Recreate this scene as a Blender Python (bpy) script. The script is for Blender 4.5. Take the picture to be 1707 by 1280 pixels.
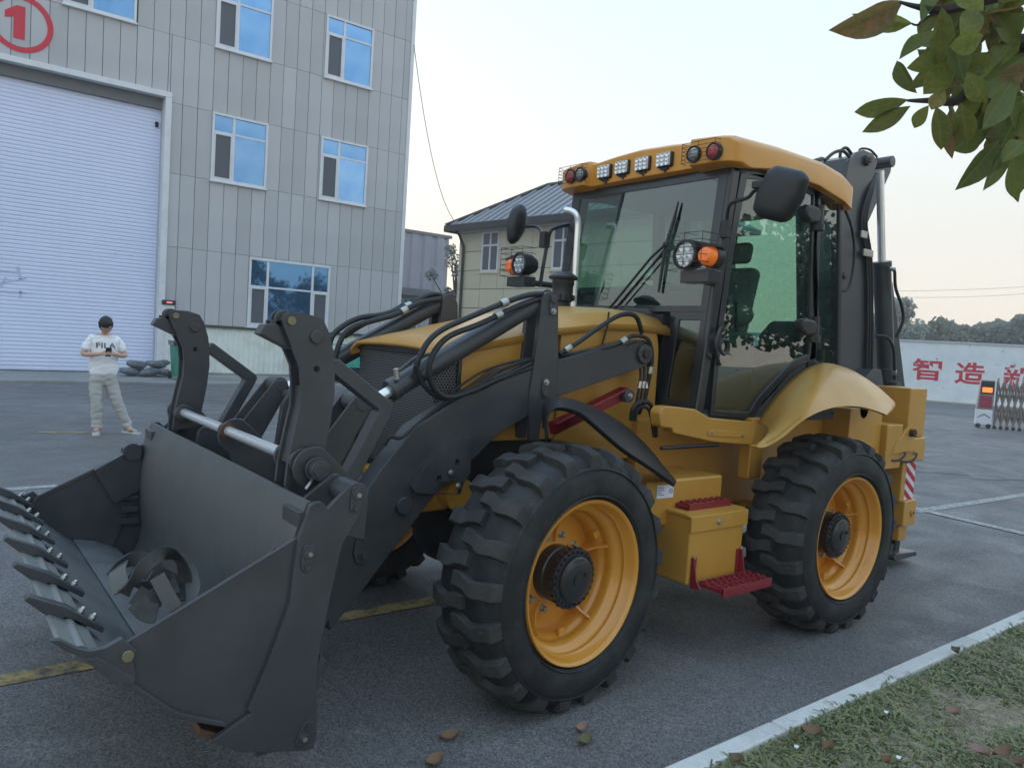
import bpy, math, random
from mathutils import Vector, Matrix
random.seed(7)
sc = bpy.context.scene
for o in list(bpy.data.objects): bpy.data.objects.remove(o)
COL = sc.collection
# ---------------------------------------------------------------- camera
# x runs along the machine towards its rear, y away from the camera, z up; metres.
CP = Vector((0, 0, 1.7)); FPX = 1276.0
RM = Matrix(((0.79034181, -0.0144004, -0.6124969), (-0.60959023, 0.08156859, -0.78850892), (0.06131535, 0.99656369, 0.05568873)))
cam = bpy.data.objects.new('camera', bpy.data.cameras.new('camera'))
cam.data.sensor_width = 36; cam.data.lens = FPX / 1707 * 36
cam.data.clip_start = 0.05; cam.data.clip_end = 2000
cam.matrix_world = Matrix.Translation(CP) @ RM.to_4x4()
COL.objects.link(cam); sc.camera = cam
def ray(u, v): return RM @ Vector(((u - 853.5) / FPX, -(v - 640) / FPX, -1.0))
# measuring aids: where the sight line of a photo pixel meets a plane of the machine
def Y(u, v, y): d = ray(u, v); return CP + d * ((y - CP.y) / d.y)
def X(u, v, x): d = ray(u, v); return CP + d * ((x - CP.x) / d.x)
def Z(u, v, z): d = ray(u, v); return CP + d * ((z - CP.z) / d.z)
def D(u, v, t): return CP + ray(u, v) * t
def S(y, pts): return [(p.x, p.z) for p in (Y(u, v, y) for u, v in pts)]
# ---------------------------------------------------------------- world, sun
SUN_EL, SUN_AZ = math.radians(7), math.radians(14)
w = bpy.data.worlds.new('World'); sc.world = w; w.use_nodes = True
nt = w.node_tree; nt.nodes.clear()
sky = nt.nodes.new('ShaderNodeTexSky'); sky.sky_type = 'NISHITA'; sky.sun_disc = False
sky.sun_elevation = SUN_EL; sky.sun_rotation = SUN_AZ
sky.air_density = 1.0; sky.dust_density = 2.5; sky.ozone_density = 1.5; sky.altitude = 50
bg = nt.nodes.new('ShaderNodeBackground'); bg.inputs[1].default_value = 0.15
out = nt.nodes.new('ShaderNodeOutputWorld')
mixs = nt.nodes.new('ShaderNodeMix'); mixs.data_type = 'RGBA'; mixs.inputs[0].default_value = 0.9
# thin high haze over the whole sky, warm and pale at the horizon all round, blue overhead
wtc = nt.nodes.new('ShaderNodeTexCoord'); wsx = nt.nodes.new('ShaderNodeSeparateXYZ'); wrp = nt.nodes.new('ShaderNodeValToRGB')
nt.links.new(wtc.outputs['Generated'], wsx.inputs[0]); nt.links.new(wsx.outputs[2], wrp.inputs[0])
wrp.color_ramp.elements[0].position = 0.0; wrp.color_ramp.elements[0].color = (0.490, 0.430, 0.360, 1)
wrp.color_ramp.elements[1].position = 1.0; wrp.color_ramp.elements[1].color = (0.33, 0.47, 0.66, 1)
for p_, c_ in ((0.13, (0.480, 0.452, 0.400, 1)), (0.30, (0.430, 0.485, 0.490, 1)), (0.55, (0.355, 0.475, 0.57, 1))):
    e_ = wrp.color_ramp.elements.new(p_); e_.color = c_
wml = nt.nodes.new('ShaderNodeVectorMath'); wml.operation = 'SCALE'; wml.inputs['Scale'].default_value = 9.1
nt.links.new(wrp.outputs[0], wml.inputs[0]); nt.links.new(wml.outputs[0], mixs.inputs[7])
nt.links.new(sky.outputs[0], mixs.inputs[6]); nt.links.new(mixs.outputs[2], bg.inputs[0]); nt.links.new(bg.outputs[0], out.inputs[0])
sl = bpy.data.lights.new('sun', 'SUN'); sl.energy = 0.6; sl.angle = math.radians(14); sl.color = (1, 0.86, 0.68)
so = bpy.data.objects.new('sun', sl); COL.objects.link(so)
sd = Vector((math.sin(SUN_AZ) * math.cos(SUN_EL), math.cos(SUN_AZ) * math.cos(SUN_EL), math.sin(SUN_EL)))
so.rotation_euler = sd.to_track_quat('Z', 'Y').to_euler()
sc.view_settings.view_transform = 'Standard'; sc.view_settings.look = 'None'
sc.view_settings.exposure = 0.82; sc.view_settings.gamma = 1; sc.view_settings.use_curve_mapping = False

# ---------------------------------------------------------------- mesh helpers
def orth(d):
    d = d.normalized(); a = Vector((0, 0, 1)) if abs(d.z) < 0.9 else Vector((1, 0, 0))
    s = d.cross(a).normalized(); return s, d.cross(s).normalized()
class MB:
    def __init__(s): s.v = []; s.f = []
    def add(s, vs, fs):
        n = len(s.v); s.v += [tuple(p) for p in vs]; s.f += [tuple(i + n for i in f) for f in fs]; return s
    def box(s, x0, x1, y0, y1, z0, z1):
        vs = [(x, y, z) for z in (z0, z1) for y in (y0, y1) for x in (x0, x1)]
        return s.add(vs, [(0, 2, 3, 1), (4, 5, 7, 6), (0, 1, 5, 4), (2, 6, 7, 3), (0, 4, 6, 2), (1, 3, 7, 5)])
    def obox(s, c, a, b, n):            # centre and three half-axis vectors
        c = Vector(c); a = Vector(a); b = Vector(b); n = Vector(n)
        vs = [c + a * i + b * j + n * k for k in (-1, 1) for j in (-1, 1) for i in (-1, 1)]
        return s.add(vs, [(0, 2, 3, 1), (4, 5, 7, 6), (0, 1, 5, 4), (2, 6, 7, 3), (0, 4, 6, 2), (1, 3, 7, 5)])
    def ext(s, pts, vec):               # extrude a planar 3D outline along vec
        vec = Vector(vec); n = len(pts); a = [Vector(p) for p in pts]
        s.add(a + [p + vec for p in a], [tuple(range(n)), tuple(range(2 * n - 1, n - 1, -1))] + [(i, (i + 1) % n, (i + 1) % n + n, i + n) for i in range(n)]); return s
    def plate(s, y0, y1, xz, holes=()):
        xz = list(xz); n0 = len(xz); sides = [(i, (i + 1) % n0) for i in range(n0)]
        loop = list(range(n0)); allp = list(xz)
        for (hx, hz, r) in holes:
            k = min(loop, key=lambda i: (allp[i][0] - hx) ** 2 + (allp[i][1] - hz) ** 2)
            ar = sum(xz[i][0] * xz[(i + 1) % n0][1] - xz[(i + 1) % n0][0] * xz[i][1] for i in range(n0))
            sg = -1 if ar > 0 else 1; a0 = math.atan2(allp[k][1] - hz, allp[k][0] - hx); b = len(allp)
            for j in range(14): allp.append((hx + r * math.cos(a0 + sg * j * math.tau / 14), hz + r * math.sin(a0 + sg * j * math.tau / 14)))
            sides += [(b + j, b + (j + 1) % 14) for j in range(14)]
            q = loop.index(k); loop = loop[:q + 1] + [b + j for j in range(14)] + [b, k] + loop[q + 1:]
        n = len(allp)
        vs = [(x, y0, z) for x, z in allp] + [(x, y1, z) for x, z in allp]
        if holes:
            # keyhole loops repeat corners, so tessellate here
            from mathutils.geometry import tessellate_polygon
            co = [Vector((allp[i][0], allp[i][1], 0)) for i in loop]
            tris = [tuple(loop[i] for i in t) for t in tessellate_polygon([co])]
            tris = [t for t in tris if len(set(t)) == 3]
            fs = tris + [tuple(i + n for i in reversed(t)) for t in tris]
        else:
            fs = [tuple(loop), tuple(i + n for i in reversed(loop))]
        return s.add(vs, fs + [(i, j, j + n, i + n) for i, j in sides])
    def cyl(s, p0, p1, r0, r1=None, n=16, caps=True):
        p0 = Vector(p0); p1 = Vector(p1); r1 = r0 if r1 is None else r1; a, b = orth(p1 - p0)
        vs = [p + (a * math.cos(t) + b * math.sin(t)) * r for p, r in ((p0, r0), (p1, r1)) for t in [k * math.tau / n for k in range(n)]]
        fs = [(k, (k + 1) % n, (k + 1) % n + n, k + n) for k in range(n)]
        if caps: fs += [tuple(range(n - 1, -1, -1)), tuple(range(n, 2 * n))]
        return s.add(vs, fs)
    def tube(s, path, r, n=8):
        P = [Vector(p) for p in path]; m = len(P); R = r if isinstance(r, (list, tuple)) else [r] * m
        t0 = (P[1] - P[0]).normalized(); a, b = orth(t0); vs = []
        for i in range(m):
            t = ((P[min(i + 1, m - 1)] - P[i]).normalized() + (P[i] - P[max(i - 1, 0)]).normalized())
            if t.length < 1e-6: t = t0
            t.normalize(); a = (a - t * a.dot(t)).normalized(); b = t.cross(a)
            vs += [P[i] + (a * math.cos(q) + b * math.sin(q)) * R[i] for q in [k * math.tau / n for k in range(n)]]
        fs = [(i * n + k, i * n + (k + 1) % n, (i + 1) * n + (k + 1) % n, (i + 1) * n + k) for i in range(m - 1) for k in range(n)]
        fs += [tuple(range(n - 1, -1, -1)), tuple((m - 1) * n + k for k in range(n))]
        return s.add(vs, fs)
    def lathe(s, prof, o, ax, n=32, closed=False):   # prof: (radius, height along ax)
        o = Vector(o); ax = Vector(ax).normalized(); a, b = orth(ax); vs = []
        for r, h in prof: vs += [o + ax * h + (a * math.cos(t) + b * math.sin(t)) * r for t in [k * math.tau / n for k in range(n)]]
        m = len(prof); fs = [(i * n + k, i * n + (k + 1) % n, ((i + 1) % m) * n + (k + 1) % n, ((i + 1) % m) * n + k) for i in range(m if closed else m - 1) for k in range(n)]
        return s.add(vs, fs)
    def ball(s, c, r, n=10, m=6, sq=(1, 1, 1)):
        c = Vector(c); vs = []; fs = []
        for i in range(m + 1):
            p = math.pi * i / m
            for k in range(n):
                q = math.tau * k / n; vs.append(c + Vector((math.sin(p) * math.cos(q) * sq[0], math.sin(p) * math.sin(q) * sq[1], math.cos(p) * sq[2])) * r)
        for i in range(m):
            for k in range(n): fs.append((i * n + k, i * n + (k + 1) % n, (i + 1) * n + (k + 1) % n, (i + 1) * n + k))
        return s.add(vs, fs)
    def mir(s, yc=3.7):                 # mirrored copy of everything so far
        n = len(s.v); s.v += [(x, 2 * yc - y, z) for x, y, z in s.v]; s.f += [tuple(i + n for i in reversed(f)) for f in s.f]; return s
    def build(s, name, mat, parent=None, bevel=0.0, smooth=40, label=None, seg=2, kind=None):
        me = bpy.data.meshes.new(name); me.from_pydata(s.v, [], s.f); me.validate()
        import bmesh
        bm = bmesh.new(); bm.from_mesh(me); bmesh.ops.remove_doubles(bm, verts=bm.verts, dist=1e-5)
        bmesh.ops.recalc_face_normals(bm, faces=bm.faces); bm.to_mesh(me); bm.free()
        me.materials.append(mat)
        if smooth: me.shade_smooth(); me.set_sharp_from_angle(angle=math.radians(smooth))
        o = bpy.data.objects.new(name, me); COL.objects.link(o); o.parent = parent
        if bevel:
            b = o.modifiers.new('bevel', 'BEVEL'); b.width = bevel; b.segments = seg; b.limit_method = 'ANGLE'; b.angle_limit = math.radians(35); b.harden_normals = True
        if label: o['label'] = label
        if kind: o['kind'] = kind
        return o
def fast(name, v, f, mat, parent=None, kind=None, smooth=False):
    me = bpy.data.meshes.new(name); me.from_pydata(v, [], f); me.materials.append(mat)
    if smooth: me.shade_smooth()
    o = bpy.data.objects.new(name, me); COL.objects.link(o); o.parent = parent
    if kind: o['kind'] = kind
    return o
def tag(o, label=None, cat=None, group=None, kind=None):
    for k, x in (('label', label), ('category', cat), ('group', group), ('kind', kind)):
        if x: o[k] = x
    return o
def empty(name, loc=(0, 0, 0), label=None, cat=None, group=None, rz=0.0):
    o = bpy.data.objects.new(name, None); COL.objects.link(o); o.location = loc; o.rotation_euler = (0, 0, rz)
    o.empty_display_size = 0.1
    return tag(o, label, cat, group)
def at_base(root, loc):                 # the Empty stands at the base, the meshes keep their world coordinates
    root.location = loc; M = Matrix.Translation(-Vector(loc))
    for c in root.children: c.matrix_parent_inverse = M
def copy_tree(o, parent=None):
    c = o.copy(); COL.objects.link(c); c.parent = parent
    for ch in list(o.children): copy_tree(ch, c)
    return c
def chaikin(P, k=2, closed=False):
    P = [Vector(p) for p in P]
    for _ in range(k):
        Q = [] if closed else [P[0]]
        m = len(P)
        for i in range(m if closed else m - 1):
            a, b = P[i], P[(i + 1) % m]; Q += [a * 0.75 + b * 0.25, a * 0.25 + b * 0.75]
        if not closed: Q.append(P[-1])
        P = Q
    return P
def spline(P, n=8):                     # Catmull-Rom through the points
    P = [Vector(p) for p in P]; Q = []
    for i in range(len(P) - 1):
        a = P[max(i - 1, 0)]; b = P[i]; c = P[i + 1]; d = P[min(i + 2, len(P) - 1)]
        for k in range(n):
            t = k / n; Q.append(0.5 * ((2 * b) + (c - a) * t + (2 * a - 5 * b + 4 * c - d) * t * t + (3 * b - a - 3 * c + d) * t ** 3))
    return Q + [P[-1]]
def rpoly(xz, r, n=4):                  # round the corners of a 2D outline
    out = []; m = len(xz); rr = r if isinstance(r, (list, tuple)) else [r] * m
    for i in range(m):
        p = Vector(xz[i]); a = Vector(xz[i - 1]) - p; b = Vector(xz[(i + 1) % m]) - p
        q = min(rr[i], a.length * 0.45, b.length * 0.45)
        if q < 1e-4: out.append(tuple(p)); continue
        s, e = p + a.normalized() * q, p + b.normalized() * q
        for k in range(n + 1):
            t = k / n; out.append(tuple(s * (1 - t) ** 2 + p * 2 * t * (1 - t) + e * t * t))
    return out

# ---------------------------------------------------------------- materials
MATS = {}
def mat(name, col, rough=0.5, metal=0.0, spec=0.5, coat=0.0, bump=None, var=None, rnd=0.0, **kw):
    """bump=(scale, strength, distance); var=(scale, other colour, low, high); rnd = tone change per object"""
    m = bpy.data.materials.new(name); MATS[name] = m; m.use_nodes = True; t = m.node_tree; N = t.nodes; L = t.links
    b = N['Principled BSDF']; b.inputs['Base Color'].default_value = (*col, 1); b.inputs['Roughness'].default_value = rough
    b.inputs['Metallic'].default_value = metal; b.inputs['Specular IOR Level'].default_value = spec; b.inputs['Coat Weight'].default_value = coat
    b.inputs['Coat Roughness'].default_value = kw.get('coatr', 0.08)
    tc = N.new('ShaderNodeTexCoord'); co = tc.outputs['Object']; src = None
    if var:
        for i, (s_, c2, lo, hi) in enumerate(var if isinstance(var, list) else [var]):
            n = N.new('ShaderNodeTexNoise'); n.inputs['Scale'].default_value = s_; n.inputs['Detail'].default_value = 6; n.inputs['Roughness'].default_value = 0.62
            L.new(co, n.inputs['Vector'])
            r = N.new('ShaderNodeMapRange'); r.inputs[1].default_value = lo; r.inputs[2].default_value = hi; L.new(n.outputs[0], r.inputs[0])
            x = N.new('ShaderNodeMix'); x.data_type = 'RGBA'; L.new(r.outputs[0], x.inputs[0])
            if src: L.new(src, x.inputs[6])
            else: x.inputs[6].default_value = (*col, 1)
            x.inputs[7].default_value = (*c2, 1); src = x.outputs[2]
            if i == 0 and kw.get('roughvar'):
                rr = N.new('ShaderNodeMapRange'); rr.inputs[3].default_value = rough; rr.inputs[4].default_value = rough + kw['roughvar']
                L.new(r.outputs[0], rr.inputs[0]); L.new(rr.outputs[0], b.inputs['Roughness'])
    if rnd:
        oi = N.new('ShaderNodeObjectInfo'); r = N.new('ShaderNodeMapRange'); r.inputs[3].default_value = 1 - rnd; r.inputs[4].default_value = 1 + rnd
        L.new(oi.outputs['Random'], r.inputs[0]); h = N.new('ShaderNodeHueSaturation'); L.new(r.outputs[0], h.inputs['Value'])
        if src: L.new(src, h.inputs['Color'])
        else: h.inputs['Color'].default_value = (*col, 1)
        src = h.outputs[0]
    if src: L.new(src, b.inputs['Base Color'])
    if bump:
        bs = bump if isinstance(bump, list) else [bump]; prev = None
        for s_, st, ds in bs:
            n = N.new('ShaderNodeTexNoise'); n.inputs['Scale'].default_value = s_; n.inputs['Detail'].default_value = 4; L.new(co, n.inputs['Vector'])
            bp = N.new('ShaderNodeBump'); bp.inputs['Strength'].default_value = st; bp.inputs['Distance'].default_value = ds
            L.new(n.outputs[0], bp.inputs['Height'])
            if prev: L.new(prev, bp.inputs['Normal'])
            prev = bp.outputs[0]
        L.new(prev, b.inputs['Normal'])
    return m
def emis(m, col, s):
    b = m.node_tree.nodes['Principled BSDF']; b.inputs['Emission Color'].default_value = (*col, 1); b.inputs['Emission Strength'].default_value = s
M_asph = mat('asphalt', (0.075, 0.077, 0.083), 0.78, spec=0.35, bump=[(260, 0.5, 0.004), (9, 0.12, 0.02)])
def asphalt_nodes(m):
    t = m.node_tree; N = t.nodes; L = t.links; b = N['Principled BSDF']; tc = N.new('ShaderNodeTexCoord')
    def noise(s, d=5, sc_=None):
        n = N.new('ShaderNodeTexNoise'); n.inputs['Scale'].default_value = s; n.inputs['Detail'].default_value = d
        if sc_:
            mp = N.new('ShaderNodeMapping'); mp.inputs['Scale'].default_value = sc_; L.new(tc.outputs['Object'], mp.inputs[0]); L.new(mp.outputs[0], n.inputs['Vector'])
        else: L.new(tc.outputs['Object'], n.inputs['Vector'])
        return n.outputs[0]
    def rng(x, lo, hi, a=0, c=1):
        r = N.new('ShaderNodeMapRange'); r.inputs[1].default_value = lo; r.inputs[2].default_value = hi; r.inputs[3].default_value = a; r.inputs[4].default_value = c; L.new(x, r.inputs[0]); return r.outputs[0]
    def mix(f, a, c):
        x = N.new('ShaderNodeMix'); x.data_type = 'RGBA'; L.new(f, x.inputs[0])
        for k, q in ((6, a), (7, c)):
            if isinstance(q, tuple): x.inputs[k].default_value = (*q, 1)
            else: L.new(q, x.inputs[k])
        return x.outputs[2]
    vor = N.new('ShaderNodeTexVoronoi'); vor.inputs['Scale'].default_value = 130; L.new(tc.outputs['Object'], vor.inputs['Vector'])
    grain = rng(noise(420, 2), 0.35, 0.75)
    c = mix(rng(noise(0.35, 6), 0.35, 0.65), (0.105, 0.101, 0.101), (0.155, 0.151, 0.151))
    c = mix(rng(noise(1.7, 7), 0.56, 0.72, 0, 0.65), c, (0.21, 0.206, 0.204))
    c = mix(rng(noise(3, 6, (0.25, 1.6, 1)), 0.55, 0.75, 0, 0.45), c, (0.088, 0.087, 0.09))
    x = N.new('ShaderNodeHueSaturation'); L.new(c, x.inputs['Color']); L.new(rng(vor.outputs['Color'], 0.0, 1.0, 0.38, 1.85), x.inputs['Value'])
    c2 = mix(rng(grain, 0.7, 1.0, 0, 0.5), x.outputs[0], (0.5, 0.5, 0.5))
    # hairline cracks
    v2 = N.new('ShaderNodeTexVoronoi'); v2.feature = 'DISTANCE_TO_EDGE'; v2.inputs['Scale'].default_value = 0.16
    ad = N.new('ShaderNodeMix'); ad.data_type = 'RGBA'; ad.inputs[0].default_value = 0.12
    nz = N.new('ShaderNodeTexNoise'); nz.inputs['Scale'].default_value = 1.3; nz.inputs['Detail'].default_value = 5; L.new(tc.outputs['Object'], nz.inputs['Vector'])
    L.new(tc.outputs['Object'], ad.inputs[6]); L.new(nz.outputs['Color'], ad.inputs[7]); L.new(ad.outputs[2], v2.inputs['Vector'])
    c2 = mix(rng(v2.outputs['Distance'], 0.0003, 0.0010, 0.25, 0), c2, (0.05, 0.05, 0.053))
    L.new(c2, b.inputs['Base Color'])
    L.new(rng(noise(2.2, 6), 0.4, 0.7, 0.55, 0.82), b.inputs['Roughness'])
asphalt_nodes(M_asph)
M_conc = mat('concrete', (0.3, 0.3, 0.29), 0.85, bump=(60, 0.3, 0.004), var=[(0.8, (0.2, 0.2, 0.2), 0.4, 0.7), (14, (0.36, 0.35, 0.33), 0.5, 0.75)])
def worn(m, scale=9.0, lo=0.42, hi=0.55, under=(0.085, 0.085, 0.09)):
    t = m.node_tree; N = t.nodes; L = t.links; b = N['Principled BSDF']; tc = N.new('ShaderNodeTexCoord')
    n = N.new('ShaderNodeTexNoise'); n.inputs['Scale'].default_value = scale; n.inputs['Detail'].default_value = 9; n.inputs['Roughness'].default_value = 0.75; L.new(tc.outputs['Object'], n.inputs['Vector'])
    r = N.new('ShaderNodeMapRange'); r.inputs[1].default_value = lo; r.inputs[2].default_value = hi; L.new(n.outputs[0], r.inputs[0])
    x = N.new('ShaderNodeMix'); x.data_type = 'RGBA'; x.inputs[6].default_value = (*under, 1); L.new(r.outputs[0], x.inputs[0])
    src = b.inputs['Base Color'].links[0].from_socket if b.inputs['Base Color'].links else None
    if src: L.new(src, x.inputs[7])
    else: x.inputs[7].default_value = b.inputs['Base Color'].default_value
    L.new(x.outputs[2], b.inputs['Base Color']); return m
M_yline = worn(mat('yellow_road_paint', (0.46, 0.34, 0.13), 0.8, bump=(260, 0.5, 0.004)), 7, 0.4, 0.56)
M_wline = worn(mat('white_road_paint', (0.5, 0.49, 0.45), 0.8, bump=(260, 0.5, 0.004)), 14, 0.36, 0.64, (0.14, 0.14, 0.14))
M_kerb = mat('kerb_stone', (0.6, 0.6, 0.58), 0.85, bump=[(90, 0.5, 0.004), (12, 0.3, 0.01)], var=[(3, (0.42, 0.42, 0.4), 0.45, 0.75), (40, (0.7, 0.69, 0.67), 0.5, 0.8)], rnd=0.08)
M_soil = mat('verge_soil', (0.36, 0.30, 0.22), 0.95, bump=[(30, 0.8, 0.03), (160, 0.6, 0.01)], var=[(2.2, (0.19, 0.175, 0.11), 0.4, 0.62), (25, (0.5, 0.43, 0.34), 0.5, 0.75)])
M_dark = mat('dark_grey_paint', (0.045, 0.048, 0.054), 0.33, spec=0.5, coat=0.2, coatr=0.2, roughvar=0.2, bump=[(7, 0.05, 0.01), (350, 0.12, 0.001)], var=[(3.5, (0.064, 0.067, 0.072), 0.42, 0.7), (26, (0.13, 0.125, 0.12), 0.66, 0.85)])
M_wornmetal = mat('scuffed_bucket_steel', (0.115, 0.12, 0.122), 0.42, metal=0.15, roughvar=0.2, bump=[(5, 0.05, 0.01), (200, 0.15, 0.001)], var=[(1.6, (0.09, 0.094, 0.097), 0.35, 0.7), (30, (0.2, 0.2, 0.2), 0.66, 0.85)])
M_dusty = mat('dusty_bucket_floor', (0.19, 0.19, 0.188), 0.55, metal=0.2, var=[(4, (0.13, 0.14, 0.145), 0.4, 0.65), (18, (0.26, 0.24, 0.22), 0.62, 0.8)], bump=(40, 0.1, 0.003))
M_edge = mat('bare_cutting_edge', (0.3, 0.31, 0.3), 0.4, metal=0.6, var=[(14, (0.23, 0.13, 0.08), 0.6, 0.75)], bump=(50, 0.2, 0.002))
M_yel = mat('mustard_yellow_paint', (0.56, 0.285, 0.045), 0.4, coat=0.4, coatr=0.25, bump=[(4, 0.04, 0.02), (400, 0.05, 0.001)], var=[(2, (0.47, 0.235, 0.035), 0.4, 0.7), (24, (0.42, 0.27, 0.10), 0.68, 0.88)], roughvar=0.12)
M_roof = mat('orange_yellow_plastic', (0.68, 0.29, 0.025), 0.42, coat=0.35, coatr=0.2, bump=[(300, 0.08, 0.001)], var=[(3, (0.6, 0.26, 0.03), 0.45, 0.75)])
M_rim = mat('orange_yellow_rim_paint', (0.68, 0.30, 0.035), 0.3, coat=0.7, coatr=0.08, bump=(6, 0.03, 0.01), var=[(9, (0.5, 0.2, 0.03), 0.6, 0.8)])
M_red = mat('dark_red_step_paint', (0.24, 0.012, 0.02), 0.4, coat=0.4, bump=(80, 0.1, 0.002), var=[(30, (0.16, 0.012, 0.018), 0.5, 0.8)])
M_rub = mat('tyre_rubber', (0.017, 0.018, 0.02), 0.62, spec=0.4, bump=[(120, 0.12, 0.002), (14, 0.15, 0.006)], var=[(5, (0.045, 0.045, 0.046), 0.45, 0.7), (19, (0.12, 0.11, 0.10), 0.63, 0.8)])
M_lug = mat('worn_tread_rubber', (0.036, 0.035, 0.034), 0.7, spec=0.35, bump=[(90, 0.2, 0.003), (14, 0.3, 0.008)], var=[(4, (0.075, 0.072, 0.068), 0.45, 0.7), (22, (0.15, 0.14, 0.125), 0.63, 0.82)])
M_blk = mat('black_plastic', (0.018, 0.019, 0.021), 0.42, bump=(500, 0.15, 0.001))
M_blkm = mat('black_frame_paint', (0.02, 0.023, 0.028), 0.3, coat=0.3, bump=(6, 0.03, 0.01))
M_hose = mat('black_rubber_hose', (0.018, 0.018, 0.02), 0.5, bump=(700, 0.3, 0.001))
M_chr = mat('chromed_rod', (0.92, 0.93, 0.94), 0.2, metal=0.65, bump=(3, 0.02, 0.01))
M_steel = mat('zinc_plated_steel', (0.5, 0.5, 0.47), 0.34, metal=0.9, bump=(40, 0.15, 0.002), var=[(20, (0.35, 0.33, 0.27), 0.5, 0.7)])
M_brass = mat('yellow_zinc_pin', (0.25, 0.23, 0.14), 0.5, metal=0.6)
M_black = mat('near_black', (0.006, 0.006, 0.006), 0.9)  # flat near-black for the shutter latch
M_under = mat('black_chassis_paint', (0.012, 0.012, 0.013), 0.6)
M_seat = mat('grey_seat_fabric', (0.17, 0.175, 0.175), 0.9, bump=(300, 0.4, 0.002))
M_inner = mat('cab_lining_plastic', (0.07, 0.075, 0.075), 0.7)
M_lens = mat('clear_lamp_reflector', (0.85, 0.87, 0.9), 0.22, metal=0.45, coat=1.0)
M_amber = mat('amber_lens', (0.85, 0.18, 0.01), 0.15, coat=1.0); emis(M_amber, (1, 0.2, 0.02), 0.12)
M_redl = mat('red_lens', (0.45, 0.02, 0.015), 0.15, coat=1.0)
def glass(name, col, rough=0.0):
    m = bpy.data.materials.new(name); MATS[name] = m; m.use_nodes = True; t = m.node_tree; N = t.nodes; L = t.links; N.clear()
    tr = N.new('ShaderNodeBsdfTransparent'); tr.inputs[0].default_value = (*col, 1)
    gl = N.new('ShaderNodeBsdfGlossy'); gl.inputs['Roughness'].default_value = rough; gl.inputs[0].default_value = (0.95, 1, 0.98, 1)
    lw = N.new('ShaderNodeLayerWeight'); lw.inputs[0].default_value = 0.5; pw = N.new('ShaderNodeMath'); pw.operation = 'POWER'; pw.inputs[1].default_value = 3.2
    fr = N.new('ShaderNodeMath'); fr.operation = 'MULTIPLY_ADD'; fr.inputs[1].default_value = 0.9; fr.inputs[2].default_value = 0.13
    L.new(lw.outputs['Facing'], pw.inputs[0]); L.new(pw.outputs[0], fr.inputs[0])
    mx = N.new('ShaderNodeMixShader'); o = N.new('ShaderNodeOutputMaterial')
    L.new(fr.outputs[0], mx.inputs[0]); L.new(tr.outputs[0], mx.inputs[1]); L.new(gl.outputs[0], mx.inputs[2]); L.new(mx.outputs[0], o.inputs[0]); return m
M_glass = glass('green_tinted_glass', (0.45, 0.66, 0.57))
M_clear = glass('clear_lamp_glass', (0.95, 0.96, 0.97))
# ================================================================ SETTING
g = MB()
v = [(x, y, 0) for y in (1.80, 150.0) for x in (-90.0, 150.0)]
o = fast('asphalt_yard', v, [(0, 1, 3, 2)], M_asph, kind='structure'); o['label'] = 'dark grey asphalt yard under the machine'
# yard lines
def stripe(name, p0, p1, wd, m, label, z=0.004):
    p0 = Vector((*p0, z)); p1 = Vector((*p1, z)); d = (p1 - p0).normalized(); n = Vector((-d.y, d.x, 0)) * wd / 2
    o = fast(name, [p0 - n, p1 - n, p1 + n, p0 + n], [(0, 1, 2, 3)], m, kind='structure'); o['label'] = label
stripe('road_marking', (-14, 4.1), (2.9, 4.1), 0.13, M_yline, 'worn yellow line passing under the bucket')
stripe('road_marking', (1.35, 12.6), (2.15, 12.42), 0.12, M_yline, 'short worn yellow dash beside the standing man')
stripe('road_marking', (-6, 8.1), (1.1, 8.62), 0.14, M_wline, 'white line behind the far corner of the bucket')
stripe('road_marking', (3.05, 12.75), (4.6, 12.9), 0.08, M_wline, 'thin pale line behind the hooked arm')
stripe('road_marking', (4.3, 14.9), (6.3, 15.2), 0.08, M_wline, 'thin pale line farther back in the yard')
stripe('road_marking', (9.5, 4.6), (8.95, 0.8), 0.16, M_wline, 'white line running towards the kerb behind the machine', 0.008)
stripe('road_marking', (9.25, 4.07), (24, 3.45), 0.14, M_wline, 'white line running away behind the machine')
stripe('road_marking', (21.0, 8.95), (22.7, 8.55), 0.08, M_wline, 'short white dash in front of the sliding gate')
# lines of a patched trench
stripe('joint_strip', (11.2, 7.0), (13.4, 5.1), 0.05, mat('tar_seam', (0.025, 0.025, 0.027), 0.5), 'dark tar seam across the yard')
stripe('joint_strip', (13.0, 4.9), (16.8, 3.1), 0.05, MATS['tar_seam'], 'second dark tar seam across the yard')
# kerb
KB = MB()
xs = -10.0; kroot = empty('kerb', (0, 1.81, 0)); tag(kroot, 'pale concrete kerb between the asphalt and the grass verge', None, kind='structure')
kme = None
while xs < 40:
    Lk = 0.995
    o = MB().box(-Lk / 2, Lk / 2, -0.045, 0.045, -0.05, 0.1).build('kerb_stone', M_kerb, kroot, bevel=0.012) if kme is None else None
    if o: kme = o
    else:
        o = kme.copy(); COL.objects.link(o)
    o.location = (xs + 0.5, random.uniform(-0.003, 0.003), random.uniform(-0.004, 0.003)); o.rotation_euler = (0, 0, random.uniform(-0.003, 0.003))
    xs += 1.0
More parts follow.
